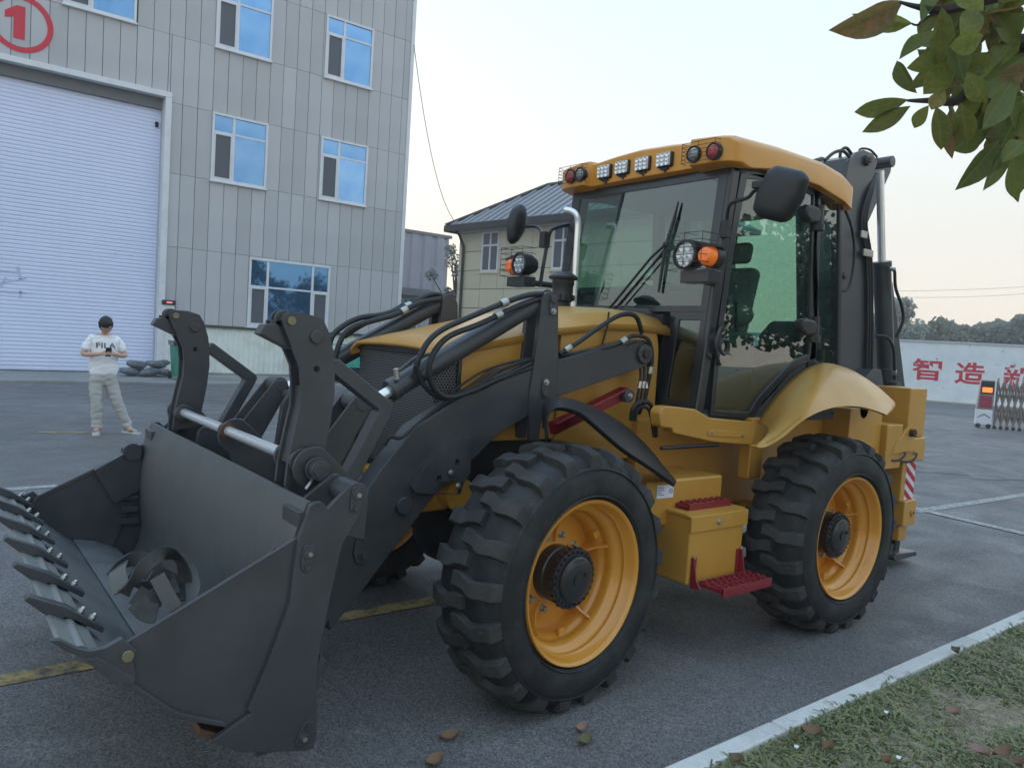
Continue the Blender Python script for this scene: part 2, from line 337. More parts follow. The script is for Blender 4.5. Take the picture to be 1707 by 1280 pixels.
# verge: gently uneven soil
vs = []; fs = []; nx, ny = 150, 30
from mathutils import noise as mn
def vz(x, y): return 0.075 + 0.022 * mn.noise(Vector((x * 1.3, y * 1.3, 0))) + 0.012 * mn.noise(Vector((x * 5, y * 5, 3)))
xsn = [-10 + 50 * i / nx for i in range(nx + 1)]
for j in range(ny + 1):
    yy = 1.77 - 4.0 * (j / ny) ** 1.3
    for xx in xsn: vs.append((xx, yy, vz(xx, yy)))
fs = [(j * (nx + 1) + i, j * (nx + 1) + i + 1, (j + 1) * (nx + 1) + i + 1, (j + 1) * (nx + 1) + i) for j in range(ny) for i in range(nx)]
o = fast('grass_verge', vs, fs, M_soil, kind='structure', smooth=True); o['label'] = 'bare dusty earth of the verge'
o = fast('far_verge', [(-90, -60, 0.02), (150, -60, 0.02), (150, -2.2, 0.06), (-90, -2.2, 0.06)], [(0, 1, 2, 3)], M_soil, kind='structure')
# concrete apron before the factory
MB().box(-60, 14.5, 21.65, 25.0, -0.1, 0.05).build('pavement', M_conc, kind='structure', bevel=0.01)['label'] = 'pale concrete apron along the factory wall'

# ---------------------------------------------------------------- factory
M_panel = mat('grey_facade_panel', (0.50, 0.505, 0.525), 0.55, spec=0.3, rnd=0.075, bump=(2.0, 0.10, 0.03), var=[(0.8, (0.46, 0.465, 0.485), 0.4, 0.7)])
M_joint = mat('facade_backing', (0.07, 0.07, 0.08), 0.8)
M_wht = mat('white_metal_frame', (0.72, 0.74, 0.78), 0.4, var=[(3, (0.6, 0.62, 0.65), 0.5, 0.8)])
M_door = mat('bluish_white_shutter_paint', (0.72, 0.78, 0.99), 0.5, var=[(0.5, (0.68, 0.75, 0.96), 0.4, 0.7), (5, (0.48, 0.5, 0.62), 0.66, 0.8)])
M_wain = mat('white_corrugated_sheet', (0.78, 0.82, 0.78), 0.5, var=[(1.5, (0.58, 0.6, 0.54), 0.5, 0.75)])
M_blue = mat('blue_mirror_glass', (0.23, 0.43, 0.72), 0.04, metal=0.8, rnd=0.2, bump=(0.9, 0.12, 0.03), var=[(1.1, (0.13, 0.32, 0.64), 0.4, 0.75)])
M_screen = mat('insect_screen', (0.09, 0.1, 0.12), 0.5, spec=0.5)
M_room = mat('room_dark', (0.02, 0.03, 0.05), 0.4)
M_bluedark = mat('deep_blue_panel', (0.01, 0.07, 0.3), 0.4)
M_redp = mat('red_sign_paint', (0.62, 0.02, 0.045), 0.5, var=[(6, (0.5, 0.03, 0.05), 0.5, 0.8)])
FY = 25.0
fac = empty('factory_building', (0, 0, 0), 'grey panelled three storey factory block with roller door and circled red 1', 'building')
# body of the building, left out where the door opening is
b = MB()
b.box(5.72, 13.86, FY + 0.06, FY + 18, 0, 16.6); b.box(-15.5, 5.72, FY + 0.06, FY + 18, 8.32, 16.6); b.box(-15.5, -3.2, FY + 0.06, FY + 18, 0, 8.32); b.box(-3.2, 5.72, FY + 1.2, FY + 18, 0, 8.32)
b.build('wall', M_joint, fac, smooth=0)
rowz = [1.62, 3.93, 6.12, 8.2, 10.17, 12.22, 14.3, 16.6]
wins = [(7.06, 8.81, 6.12, 8.2), (10.62, 12.37, 6.12, 8.2), (7.06, 8.81, 10.17, 12.22), (10.62, 12.37, 10.17, 12.22), (2.98, 4.83, 10.2, 12.22), (7.06, 8.81, 14.3, 16.2), (10.62, 12.37, 14.3, 16.2), (8.38, 11.17, 1.66, 3.88),
        (-2.4, -0.6, 10.2, 12.22)]
opens = wins + [(-3.3, 5.82, 0, 8.42)]
def subtract(r, q):
    x0, x1, z0, z1 = r; a0, a1, c0, c1 = q
    if a0 >= x1 - 1e-3 or a1 <= x0 + 1e-3 or c0 >= z1 - 1e-3 or c1 <= z0 + 1e-3: return [r]
    o = []
    if a0 > x0 + 1e-3: o.append((x0, a0, z0, z1))
    if a1 < x1 - 1e-3: o.append((a1, x1, z0, z1))
    m0, m1 = max(x0, a0), min(x1, a1)
    if c0 > z0 + 1e-3: o.append((m0, m1, z0, c0))
    if c1 < z1 - 1e-3: o.append((m0, m1, c1, z1))
    return [t for t in o if t[1] - t[0] > 0.05 and t[3] - t[2] > 0.05]
cells = []
x0 = 7.06 - 0.4375 * 66
k = 0
while x0 < 13.8:
    x1 = min(x0 + 0.4375, 13.86)
    for z0, z1 in zip(rowz, rowz[1:]):
        rs = [(x0, x1, z0, z1)]
        for q in opens: rs = [t for r in rs for t in subtract(r, q)]
        cells += rs
    x0 += 0.4375
far_p = MB(); meshes = {}
for (x0, x1, z0, z1) in cells:
    if x0 < -15.5: continue
    if x1 < 0.3 or z0 > 13.5:
        far_p.box(x0 + 0.008, x1 - 0.008, FY, FY + 0.055, z0 + 0.005, z1 - 0.005); continue
    key = (round(x1 - x0, 3), round(z1 - z0, 3))
    if key not in meshes:
        o = MB().box(-(x1 - x0) / 2 + 0.008, (x1 - x0) / 2 - 0.008, 0, 0.055, -(z1 - z0) / 2 + 0.005, (z1 - z0) / 2 - 0.005).build('facade_panel', M_panel, fac, smooth=0); meshes[key] = o.data
    else:
        o = bpy.data.objects.new('facade_panel', meshes[key]); COL.objects.link(o); o.parent = fac
    o.location = ((x0 + x1) / 2, FY + random.uniform(-0.003, 0.003), (z0 + z1) / 2); o.rotation_euler = (random.uniform(-0.0015, 0.0015), 0, random.uniform(-0.003, 0.003))
f_ = far_p.build('facade_panels', M_panel, fac, smooth=0, kind='stuff')
def bar_frame(mb, x0, x1, z0, z1, t, y0, y1):
    mb.box(x0, x1, y0, y1, z0, z0 + t); mb.box(x0, x1, y0, y1, z1 - t, z1); mb.box(x0, x0 + t, y0, y1, z0 + t, z1 - t); mb.box(x1 - t, x1, y0, y1, z0 + t, z1 - t)
def fwindow(x0, x1, z0, z1, kind=0):
    m = MB(); bar_frame(m, x0, x1, z0, z1, 0.07, FY - 0.05, FY + 0.04); fr = m.build('window', M_wht, fac, bevel=0.006)
    m = MB()
    if kind == 0:
        xm = x0 + (x1 - x0) * 0.38; zt = z1 - (z1 - z0) * 0.28
        m.box(xm - 0.04, xm + 0.04, FY - 0.03, FY + 0.035, z0 + 0.07, z1 - 0.07); m.box(x0 + 0.07, xm - 0.04, FY - 0.028, FY + 0.035, zt - 0.03, zt + 0.03); m.box(xm + 0.04, x1 - 0.07, FY - 0.028, FY + 0.035, zt - 0.03, zt + 0.03)
        bar_frame(m, x0 + 0.072, xm - 0.042, z0 + 0.072, zt - 0.032, 0.045, FY - 0.045, FY - 0.005)
        panes = [(x0 + 0.07, xm - 0.04, zt + 0.03, z1 - 0.07, M_blue), (xm + 0.04, x1 - 0.07, zt + 0.03, z1 - 0.07, M_blue), (xm + 0.04, x1 - 0.07, z0 + 0.07, zt - 0.03, M_blue), (x0 + 0.1, xm - 0.06, z0 + 0.1, zt - 0.05, M_screen)]
    else:
        xa = x0 + 0.62; xb = x1 - 0.62; zt = z1 - 0.92
        for xx in (xa, xb): m.box(xx - 0.04, xx + 0.04, FY - 0.03, FY + 0.035, z0 + 0.07, z1 - 0.07)
        for p, q in ((x0 + 0.07, xa - 0.04), (xa + 0.04, xb - 0.04), (xb + 0.04, x1 - 0.07)): m.box(p, q, FY - 0.028, FY + 0.035, zt - 0.03, zt + 0.03)
        bar_frame(m, x0 + 0.072, xa - 0.042, z0 + 0.072, zt - 0.032, 0.045, FY - 0.045, FY - 0.005); bar_frame(m, xb + 0.042, x1 - 0.072, z0 + 0.072, zt - 0.032, 0.045, FY - 0.045, FY - 0.005)
        panes = [(x0 + 0.07, xa - 0.04, zt + 0.03, z1 - 0.07, M_blued), (xa + 0.04, xb - 0.04, zt + 0.03, z1 - 0.07, M_blued), (xb + 0.04, x1 - 0.07, zt + 0.03, z1 - 0.07, M_blued),
                 (x0 + 0.1, xa - 0.06, z0 + 0.1, zt - 0.05, M_screen), (xb + 0.06, x1 - 0.1, z0 + 0.1, zt - 0.05, M_screen), (xa + 0.04, xb - 0.04, z0 + 0.07, zt - 0.03, M_blued)]
    m.build('mullion', M_wht, fr, bevel=0.005)
    MB().box(x0 - 0.03, x1 + 0.03, FY - 0.1, FY + 0.03, z0 - 0.05, z0 - 0.002).build('sill', M_wht, fr, bevel=0.005)
    for a, c, d, e, mt in panes:
        pn_ = MB().box(-(c - a) / 2, (c - a) / 2, -0.004, 0.004, -(e - d) / 2, (e - d) / 2).build('screen' if mt is M_screen else 'pane', mt, fr, smooth=0)
        pn_.location = ((a + c) / 2, FY, (d + e) / 2); pn_.rotation_euler = (random.uniform(-0.008, 0.008), 0, random.uniform(-0.008, 0.008))
M_blued = mat('dark_blue_mirror_glass', (0.10, 0.26, 0.5), 0.03, metal=0.8, bump=(0.9, 0.06, 0.01))
for i, q in enumerate(wins): fwindow(*q, kind=1 if i == 7 else 0)
# roller door: curtain, lintel shadow gap, frame
m = MB(); z = 0.05; n = 0; prof = []
while z < 8.2:
    for t, dy in ((0, 0.0), (0.012, 0.016), (0.03, 0.022), (0.08, 0.022), (0.1, 0.014)): prof.append((z + t, FY + 0.34 - dy))
    z += 0.112
vs = [(x, y, zz) for zz, y in prof for x in (-3.2, 5.66)]
fs = [(2 * i, 2 * i + 1, 2 * i + 3, 2 * i + 2) for i in range(len(prof) - 1)]
dr = m.add(vs, fs).build('roller_door', M_door, fac, smooth=0)
MB().box(-3.2, 5.66, FY + 0.30, FY + 0.36, 0, 0.06).build('bottom_rail', M_screen, dr)
MB().box(-3.2, 5.66, FY + 0.19, FY + 1.0, 7.98, 8.318).build('door_housing', mat('lintel_grey', (0.16, 0.165, 0.17), 0.7), dr)
MB().box(5.66, 5.72, FY + 0.2, FY + 0.7, 0, 8.3).build('guide_rail', mat('galvanised_rail', (0.5, 0.52, 0.56), 0.4, metal=0.2), dr)
MB().box(5.5, 5.58, FY + 0.24, FY + 0.3, 7.45, 7.6).build('latch', M_black, dr)
fr = MB().box(5.68, 5.86, FY - 0.1, FY + 0.2, 0, 8.3).box(-3.3, 5.86, FY - 0.1, FY + 0.2, 8.302, 8.46).build('door_frame', M_wht, fac, bevel=0.01)
# faded painted marks on the shutter (unreadable in the photo) are plain scuffs
M_scuff = mat('blue_scuff', (0.52, 0.58, 0.82), 0.6)
m = MB()
for (u, v_, w_, h_, a) in ((10, 452, 26, 3, 0), (32, 455, 3, 24, 0.2), (22, 468, 30, 2.5, 0.3), (12, 486, 40, 2.5, 0), (34, 490, 2.5, 14, 0), (6, 470, 2.5, 20, -0.4)):
    c = Y(u, v_, FY + 0.31); r = 0.022 / 1.0
    m.obox(c, Vector((math.cos(a), 0, math.sin(a))) * w_ * 0.011, Vector((0, 0.002, 0)), Vector((-math.sin(a), 0, math.cos(a))) * h_ * 0.0075)
m.build('paint_mark', M_scuff, fac, smooth=0)
# wainscot
m = MB(); n = 0; x = 5.87; pr = []
while x < 13.86:
    for t, dy in ((0, 0.0), (0.02, 0.025), (0.07, 0.025), (0.09, 0)): pr.append((x + t, FY + 0.05 - dy))
    x += 0.17
pr = [p for p in pr if p[0] < 13.88]
vs = [(x, y, z) for x, y in pr for z in (0.12, 1.54)]
m.add(vs, [(2 * i, 2 * i + 2, 2 * i + 3, 2 * i + 1) for i in range(len(pr) - 1)])
m.build('corrugated_wainscot', M_wain, fac, smooth=0)
MB().box(5.86, 13.9, FY - 0.04, FY + 0.06, 0, 0.12).build('plinth', M_conc, fac)
MB().box(5.86, 13.92, FY - 0.06, FY + 0.058, 1.545, 1.612).build('drip_sill', mat('dark_green_flashing', (0.05, 0.07, 0.06), 0.5), fac)
MB().box(13.862, 14.0, FY - 0.03, FY + 0.15, 0, 16.6).box(13.862, 13.9, FY + 0.15, FY + 18, 0, 16.6).build('corner_trim', M_wht, fac)
# circled 1
def ring(mb, cx, cz, r0, r1, y0, y1, n=48, sx=1.0):
    vs = []; 
    for yy in (y0, y1):
        for r in (r0, r1): vs += [(cx + r * sx * math.cos(k * math.tau / n), yy, cz + r * math.sin(k * math.tau / n)) for k in range(n)]
    q = lambda a, k: a * n + k % n
    fs = []
    for k in range(n): fs += [(q(0, k), q(0, k + 1), q(1, k + 1), q(1, k)), (q(2, k), q(3, k), q(3, k + 1), q(2, k + 1)), (q(1, k), q(1, k + 1), q(3, k + 1), q(3, k)), (q(0, k), q(2, k), q(2, k + 1), q(0, k + 1))]
    return mb.add(vs, fs)
m = ring(MB(), 2.02, 9.38, 0.62, 0.76, FY - 0.012, FY - 0.006)
m.plate(FY - 0.012, FY - 0.006, [(1.86, 8.96), (1.86, 9.5), (1.66, 9.44), (1.66, 9.62), (1.92, 9.82), (2.12, 9.82), (2.12, 8.96)])
m.build('door_number', M_redp, fac, smooth=0, label='red ringed numeral 1 painted above the roller door')
# alarm unit by the door
al = empty('alarm_light'); tag(al, 'small black and white warning unit with a red lit strip beside the roller door', 'warning light')
p = Y(281, 507, FY - 0.1)
MB().box(p.x - 0.16, p.x + 0.16, FY - 0.14, FY - 0.0, p.z - 0.32, p.z - 0.02).build('housing', M_wht, al, bevel=0.01)
MB().box(p.x - 0.19, p.x + 0.19, FY - 0.2, FY - 0.0, p.z - 0.02, p.z + 0.12).build('lamp_box', M_blk, al, bevel=0.02)
m_ = mat('red_lamp_strip', (0.9, 0.2, 0.2), 0.3); emis(m_, (1, 0.25, 0.25), 0.5)
MB().box(p.x - 0.08, p.x + 0.08, FY - 0.21, FY - 0.2, p.z + 0.03, p.z + 0.07).build('lit_strip', m_, al)
at_base(al, (6.15, FY - 0.1, 1.62))


# ---------------------------------------------------------------- grey shed between the buildings
sh = empty('corrugated_shed', (0, 0, 0), 'grey corrugated shed wall seen between the factory and the beige house', 'shed')
M_cor = mat('grey_corrugated_sheet', (0.36, 0.35, 0.4), 0.55, var=[(0.4, (0.3, 0.3, 0.34), 0.4, 0.65)])
pr = []; x = 12.0
while x < 24.6:
    for t, dy in ((0, 0), (0.15, 0.1), (0.55, 0.1), (0.7, 0)): pr.append((x + t, 39.0 - dy))
    x += 0.85
vs = [(x, y, z) for x, y in pr for z in (0, 7.55)]
m = MB(); m.add(vs, [(2 * i, 2 * i + 2, 2 * i + 3, 2 * i + 1) for i in range(len(pr) - 1)]); m.build('sheet_wall', M_cor, sh, smooth=0)
MB().box(12, 24.9, 39.02, 52, 0, 7.5).build('body', M_cor, sh, smooth=0)
MB().box(12, 25.0, 38.85, 52, 7.55, 7.72).build('roof_edge', mat('shed_trim', (0.2, 0.19, 0.21), 0.6), sh)
# low green-windowed outbuilding in front of the shed
lo = empty('low_outbuilding', (0, 0, 0), 'low flat roofed outbuilding with green glazed windows beside the beige house', 'outbuilding')
MB().box(14.6, 19.5, 33, 36.5, 0, 3.6).build('wall', mat('outbuilding_render', (0.4, 0.4, 0.38), 0.8), lo, smooth=0)
MB().box(14.3, 19.9, 32.5, 36.7, 3.602, 3.95).build('flat_roof', mat('roof_slab_grey', (0.22, 0.22, 0.22), 0.8), lo, smooth=0)
M_grn = mat('green_window_glass', (0.03, 0.22, 0.16), 0.15)
for i in range(5):
    x = 14.75 + i * 0.95
    f = MB().box(x, x + 0.85, 32.93, 32.998, 1.4, 3.45).build('window', M_wht, lo); MB().box(x + 0.06, x + 0.79, 32.9, 32.93, 1.46, 3.39).build('pane', M_grn, f, smooth=0)

# ---------------------------------------------------------------- beige house
dirA = ray(-372, 491); dirA.z = 0; dirA.normalize()        # along the wall, away
dirB = Vector((dirA.y, -dirA.x, 0))                        # into the house
H0 = Vector((16.7, 25.4, 0))
hs = empty('beige_house', H0, 'beige panelled two storey house with a ribbed grey metal hip roof', 'house', rz=math.atan2(dirB.y, dirB.x))
# local frame: x = into house, y = along wall away;  wall visible is x=0, running from y=0 to y=-14
M_beige = mat('beige_siding', (0.62, 0.56, 0.43), 0.6, rnd=0.04, bump=(3, 0.05, 0.02))
M_bj = mat('house_backing', (0.12, 0.11, 0.09), 0.8)
M_hroof = mat('grey_metal_roofing', (0.31, 0.315, 0.34), 0.42, metal=0.3, var=[(0.7, (0.26, 0.26, 0.28), 0.4, 0.7)])
M_hdark = mat('dark_gutter', (0.05, 0.05, 0.05), 0.5)
MB().box(0.05, 4.5, -9.5, 0, 0, 5.9).build('wall', M_bj, hs, smooth=0)
hw = [(-2.3, -1.35, 4.25, 5.75), (-6.0, -5.05, 4.25, 5.75), (-2.3, -1.35, 0.9, 2.4), (-6.0, -5.05, 0.9, 2.4)]
rows = [0, 0.72, 1.44, 2.16, 2.88, 3.6, 4.32, 5.04, 5.76, 5.9]
pm = {}
for zi, (z0, z1) in enumerate(zip(rows, rows[1:])):
    yy = 0.0; 
    while yy > -9.4:
        y0 = max(yy - 1.35, -9.5)
        for r in [(y0, yy, z0, z1)]:
            rs = [r]
            for q in hw: rs = [t for r2 in rs for t in subtract(r2, q)]
            for (a, c, d, e) in rs:
                if a < -11.5 or e < 1.5: continue
                k_ = (round(c - a, 2), round(e - d, 2))
                if k_ not in pm: o = MB().box(0, 0.045, -(c - a) / 2 + 0.01, (c - a) / 2 - 0.01, -(e - d) / 2 + 0.012, (e - d) / 2 - 0.012).build('siding_panel', M_beige, hs, smooth=0); pm[k_] = o.data
                else: o = bpy.data.objects.new('siding_panel', pm[k_]); COL.objects.link(o); o.parent = hs
                o.location = (0, (a + c) / 2, (d + e) / 2)
        yy -= 1.35
for q in hw[:2]:
    a, c, d, e = q; m = MB()
    for (p, r, s_, t) in ((a, c, d, d + 0.07), (a, c, e - 0.07, e), (a, a + 0.07, d + 0.07, e - 0.07), (c - 0.07, c, d + 0.07, e - 0.07), ((a + c) / 2 - 0.035, (a + c) / 2 + 0.035, d + 0.07, e - 0.07)): m.box(-0.02, 0.04, p, r, s_, t)
    m.box(-0.018, 0.04, a + 0.07, (a + c) / 2 - 0.035, e - 0.55, e - 0.48).box(-0.018, 0.04, (a + c) / 2 + 0.035, c - 0.07, e - 0.55, e - 0.48)
    f = m.build('window', M_wht, hs); MB().box(0.015, 0.03, a + 0.07, c - 0.07, d + 0.07, e - 0.07).build('pane', mat('grey_house_glass', (0.12, 0.13, 0.15), 0.08), f, smooth=0)
    MB().box(-0.06, 0.02, a - 0.08, c + 0.08, d - 0.07, d - 0.002).build('sill', M_beige, f)
# hip roof with ribs
ex0, ex1, ey0, ey1, ez, hh = -0.55, 4.95, -10.1, 0.25, 5.98, 1.78
hw2 = (ex1 - ex0) / 2; R0 = (ex0 + hw2, ey1 - hw2, ez + hh); R1 = (ex0 + hw2, ey0 + hw2, ez + hh)
E_ = [(ex0, ey0, ez), (ex1, ey0, ez), (ex1, ey1, ez), (ex0, ey1, ez)]
rf = MB(); n_ = [Vector(p) for p in E_ + [R1, R0]]
rf.add([*n_, *[Vector((p.x, p.y, ez - 0.15)) for p in n_[:4]]], [(0, 4, 5, 3), (0, 1, 4), (1, 2, 5, 4), (2, 3, 5), (6, 7, 8, 9), (0, 6, 7, 1), (1, 7, 8, 2), (2, 8, 9, 3), (3, 9, 6, 0)])
roof = rf.build('roof', M_hroof, hs, smooth=0)
for (p, q) in ((E_[0], E_[3]),):
    pass
rb = MB(); yy = ey1 - 0.35
sl_ = Vector((hw2, 0, hh))
ribme = None
while yy > ey0 + 0.3:
    t1 = 1.0 if (ey1 - yy) > hw2 and (yy - ey0) > hw2 else min(ey1 - yy, yy - ey0) / hw2
    a = Vector((ex0, yy, ez)); c = a + sl_ * t1
    MB().tube([a + Vector((0, 0, 0.03)), c + Vector((0, 0, 0.03))], 0.045, 6).build('roof_rib', M_hroof, roof)
    yy -= 0.42
MB().tube([Vector(E_[3]) + Vector((0, 0, .05)), Vector(R0) + Vector((0, 0, .05)), Vector(R1) + Vector((0, 0, .05)), Vector(E_[0]) + Vector((0, 0, .05))], 0.08, 6).build('ridge_cap', M_hdark, roof)
MB().box(ex0 - 0.08, ex0 + 0.05, ey0, ey1, ez - 0.2, ez + 0.03).box(ex0, ex1, ey1 - 0.03, ey1 + 0.08, ez - 0.2, ez + 0.03).build('gutter', M_hdark, roof)
MB().tube([(-0.5, -0.35, ez - 0.15), (-0.3, -0.35, ez - 0.35), (-0.08, -0.35, ez - 0.75), (-0.08, -0.35, 0.1)], 0.055, 8).build('downpipe', M_hdark, hs)

# ---------------------------------------------------------------- white wall with red characters
W0 = Vector((39.04, 17.2, 0)); W1 = Vector((39.81, 15.19, 0)); wd = (W1 - W0).normalized(); wn = Vector((wd.y, -wd.x, 0))
if wn.x > 0: wn = -wn
M_ww = worn(mat('peeling_white_wall_paint', (0.84, 0.87, 0.88), 0.8, var=[(1.2, (0.72, 0.76, 0.78), 0.45, 0.7)]), 2.2, 0.365, 0.385, (0.12, 0.12, 0.12))
wl = empty('painted_wall', W0, 'long white boundary wall with peeling paint and large red characters', 'wall', rz=math.atan2(wd.y, wd.x))
MB().box(-9, 30, 0, 0.3, 0.0, 2.9).build('wall_face', M_ww, wl, smooth=0)
MB().box(-9, 30, -0.06, 0.36, 2.902, 2.98).build('coping', mat('wall_coping', (0.55, 0.57, 0.57), 0.8), wl)
MB().box(-9, 30, -0.9, 0, 0, 0.08).build('footing', mat('dusty_footing', (0.36, 0.34, 0.29), 0.9), wl)
def wall_char(ch, u0, v0, u1, v1):
    def hit(u, v):
        d = ray(u, v); t = (W0 - CP).dot(wn) / d.dot(wn); p = CP + d * t; return (p - W0).dot(wd), p.z
    a = hit(u0, v0); c = hit(u1, v1); a2 = hit(u0, (v0 + v1) / 2); c2 = hit(u1, (v0 + v1) / 2)
    zt = hit((u0 + u1) / 2, v0)[1]; zb = hit((u0 + u1) / 2, v1)[1]
    cu = bpy.data.curves.new('character', 'FONT'); cu.body = ch; cu.size = 1; cu.offset = 0.021; cu.extrude = 0.002
    o = bpy.data.objects.new('character', cu); COL.objects.link(o); bpy.context.view_layer.update()
    me = bpy.data.meshes.new_from_object(o.evaluated_get(bpy.context.evaluated_depsgraph_get())); bpy.data.objects.remove(o)
    X_ = [v.co.x for v in me.vertices]; Y_ = [v.co.y for v in me.vertices]
    if not X_: return
    sx = (c2[0] - a2[0]) / (max(X_) - min(X_)); sy = (zt - zb) / (max(Y_) - min(Y_))
    for v in me.vertices: v.co = ((v.co.x - min(X_)) * sx + a2[0], -0.004 + v.co.z, (v.co.y - min(Y_)) * sy + zb)
    me.materials.clear(); me.materials.append(M_redp); o = bpy.data.objects.new('painted_character', me); COL.objects.link(o); o.parent = wl
wall_char('智', 1520, 598, 1570, 634); wall_char('造', 1592, 604, 1643, 641); wall_char('新', 1672, 609, 1724, 648)
# sloping yard part beyond, pale strip
fast('road', [(26, 22, 0.006), (39.2, 22, 0.006), (52, -12, 0.006), (38, -12, 0.006)], [(0, 1, 2, 3)], mat('paler_asphalt', (0.13, 0.132, 0.138), 0.8, var=[(0.4, (0.1, 0.1, 0.105), 0.4, 0.7)]), kind='structure')['label'] = 'paler worn asphalt towards the gate'
# ---------------------------------------------------------------- sliding gate
G0 = Vector((24.9, 9.5, 0)); gd = (Vector((25.42, 8.36, 0)) - G0).normalized(); gate = empty('sliding_gate', G0, 'folding stainless gate with a display post at its end, standing before the white wall', 'gate', rz=math.atan2(gd.y, gd.x))
gt = Y(1640, 638, 9.2)
gh = 1.42
MB().box(0, 0.42, -0.2, 0.2, 0.08, 0.55).build('post_base', M_wht, gate, bevel=0.03)
MB().plate(-0.19, 0.19, [(0.0, 0.55), (0.06, gh), (0.42, gh), (0.42, 0.55)]).build('post_cabinet', mat('gate_grey', (0.3, 0.3, 0.32), 0.4, metal=0.4), gate, bevel=0.02)
fx = -0.2
MB().box(0.07, 0.4, fx - 0.01, fx + 0.01, 1.0, 1.38).build('display', M_blk, gate)
m_ = mat('orange_led', (1, 0.3, 0.05), 0.4); emis(m_, (1, 0.13, 0.02), 1.1)
MB().box(0.11, 0.36, fx - 0.016, fx - 0.01, 1.06, 1.2).build('lit_text_bar', m_, gate)
MB().box(0.06, 0.38, fx - 0.005, fx + 0.01, 0.6, 0.96).build('red_panel', mat('dull_red_panel', (0.3, 0.04, 0.07), 0.5), gate)
MB().plate(fx - 0.012, fx - 0.004, [(0.05, 0.33), (0.21, 0.43), (0.37, 0.33), (0.37, 0.3), (0.21, 0.4), (0.05, 0.3)]).build('chevron', mat('chevron_blue', (0.12, 0.12, 0.25), 0.5), gate)
m = MB()
for x in (0.08, 0.34): m.cyl((x, -0.2, 0.07), (x, -0.15, 0.07), 0.07)
m.build('wheel', M_blk, gate)
M_sts = mat('stainless_bars', (0.27, 0.225, 0.205), 0.4, metal=0.5)
x = 0.5
for i in range(24):
    MB().cyl((x, -0.12, 0.06), (x, -0.12, 1.5), 0.02, n=8).cyl((x, 0.12, 0.06), (x, 0.12, 1.5), 0.02, n=8).build('upright', M_sts, gate)
    MB().cyl((x, -0.15, 0.05), (x, -0.1, 0.05), 0.05).build('caster', M_blk, gate)
    x2 = x + 0.155; m = MB()
    for yy in (-0.12, 0.12):
        for z0, z1 in ((0.15, 0.75), (0.75, 1.4)):
            m.cyl((x, yy, z0), (x2, yy, z1), 0.018, n=6); m.cyl((x, yy + 0.03, z1), (x2, yy + 0.03, z0), 0.018, n=6)
    m.build('lattice', M_sts, gate); x = x2
# ================================================================ BACKHOE LOADER
YC = 3.7
bh = empty('backhoe_loader', (0, 0, 0), 'mustard yellow and dark grey wheeled backhoe loader with its front bucket lowered', 'backhoe loader')
def my(y): return 2 * YC - y
def frame3(mb, outer, inner, vec):      # ring between two same-length 3D outlines, given depth vec
    n = len(outer); vec = Vector(vec); o = [Vector(p) for p in outer]; i_ = [Vector(p) for p in inner]
    vs = o + i_ + [p + vec for p in o] + [p + vec for p in i_]
    fs = []
    for k in range(n):
        j = (k + 1) % n; fs += [(k, j, n + j, n + k), (2 * n + k, 3 * n + k, 3 * n + j, 2 * n + j), (k, 2 * n + k, 2 * n + j, j), (n + k, n + j, 3 * n + j, 3 * n + k)]
    return mb.add(vs, fs)
def bolt(name, p, d, r, parent, h=None, m=None, washer=True):
    p = Vector(p); d = Vector(d).normalized(); h = h or r * 0.9; b = MB()
    if washer: b.cyl(p, p + d * r * 0.35, r * 1.45, n=14)
    b.cyl(p + d * r * 0.3, p + d * (r * 0.3 + h), r, n=6)
    return b.build(name, m or M_steel, parent, bevel=r * 0.12, smooth=30)
NY = Vector((0, -1, 0))
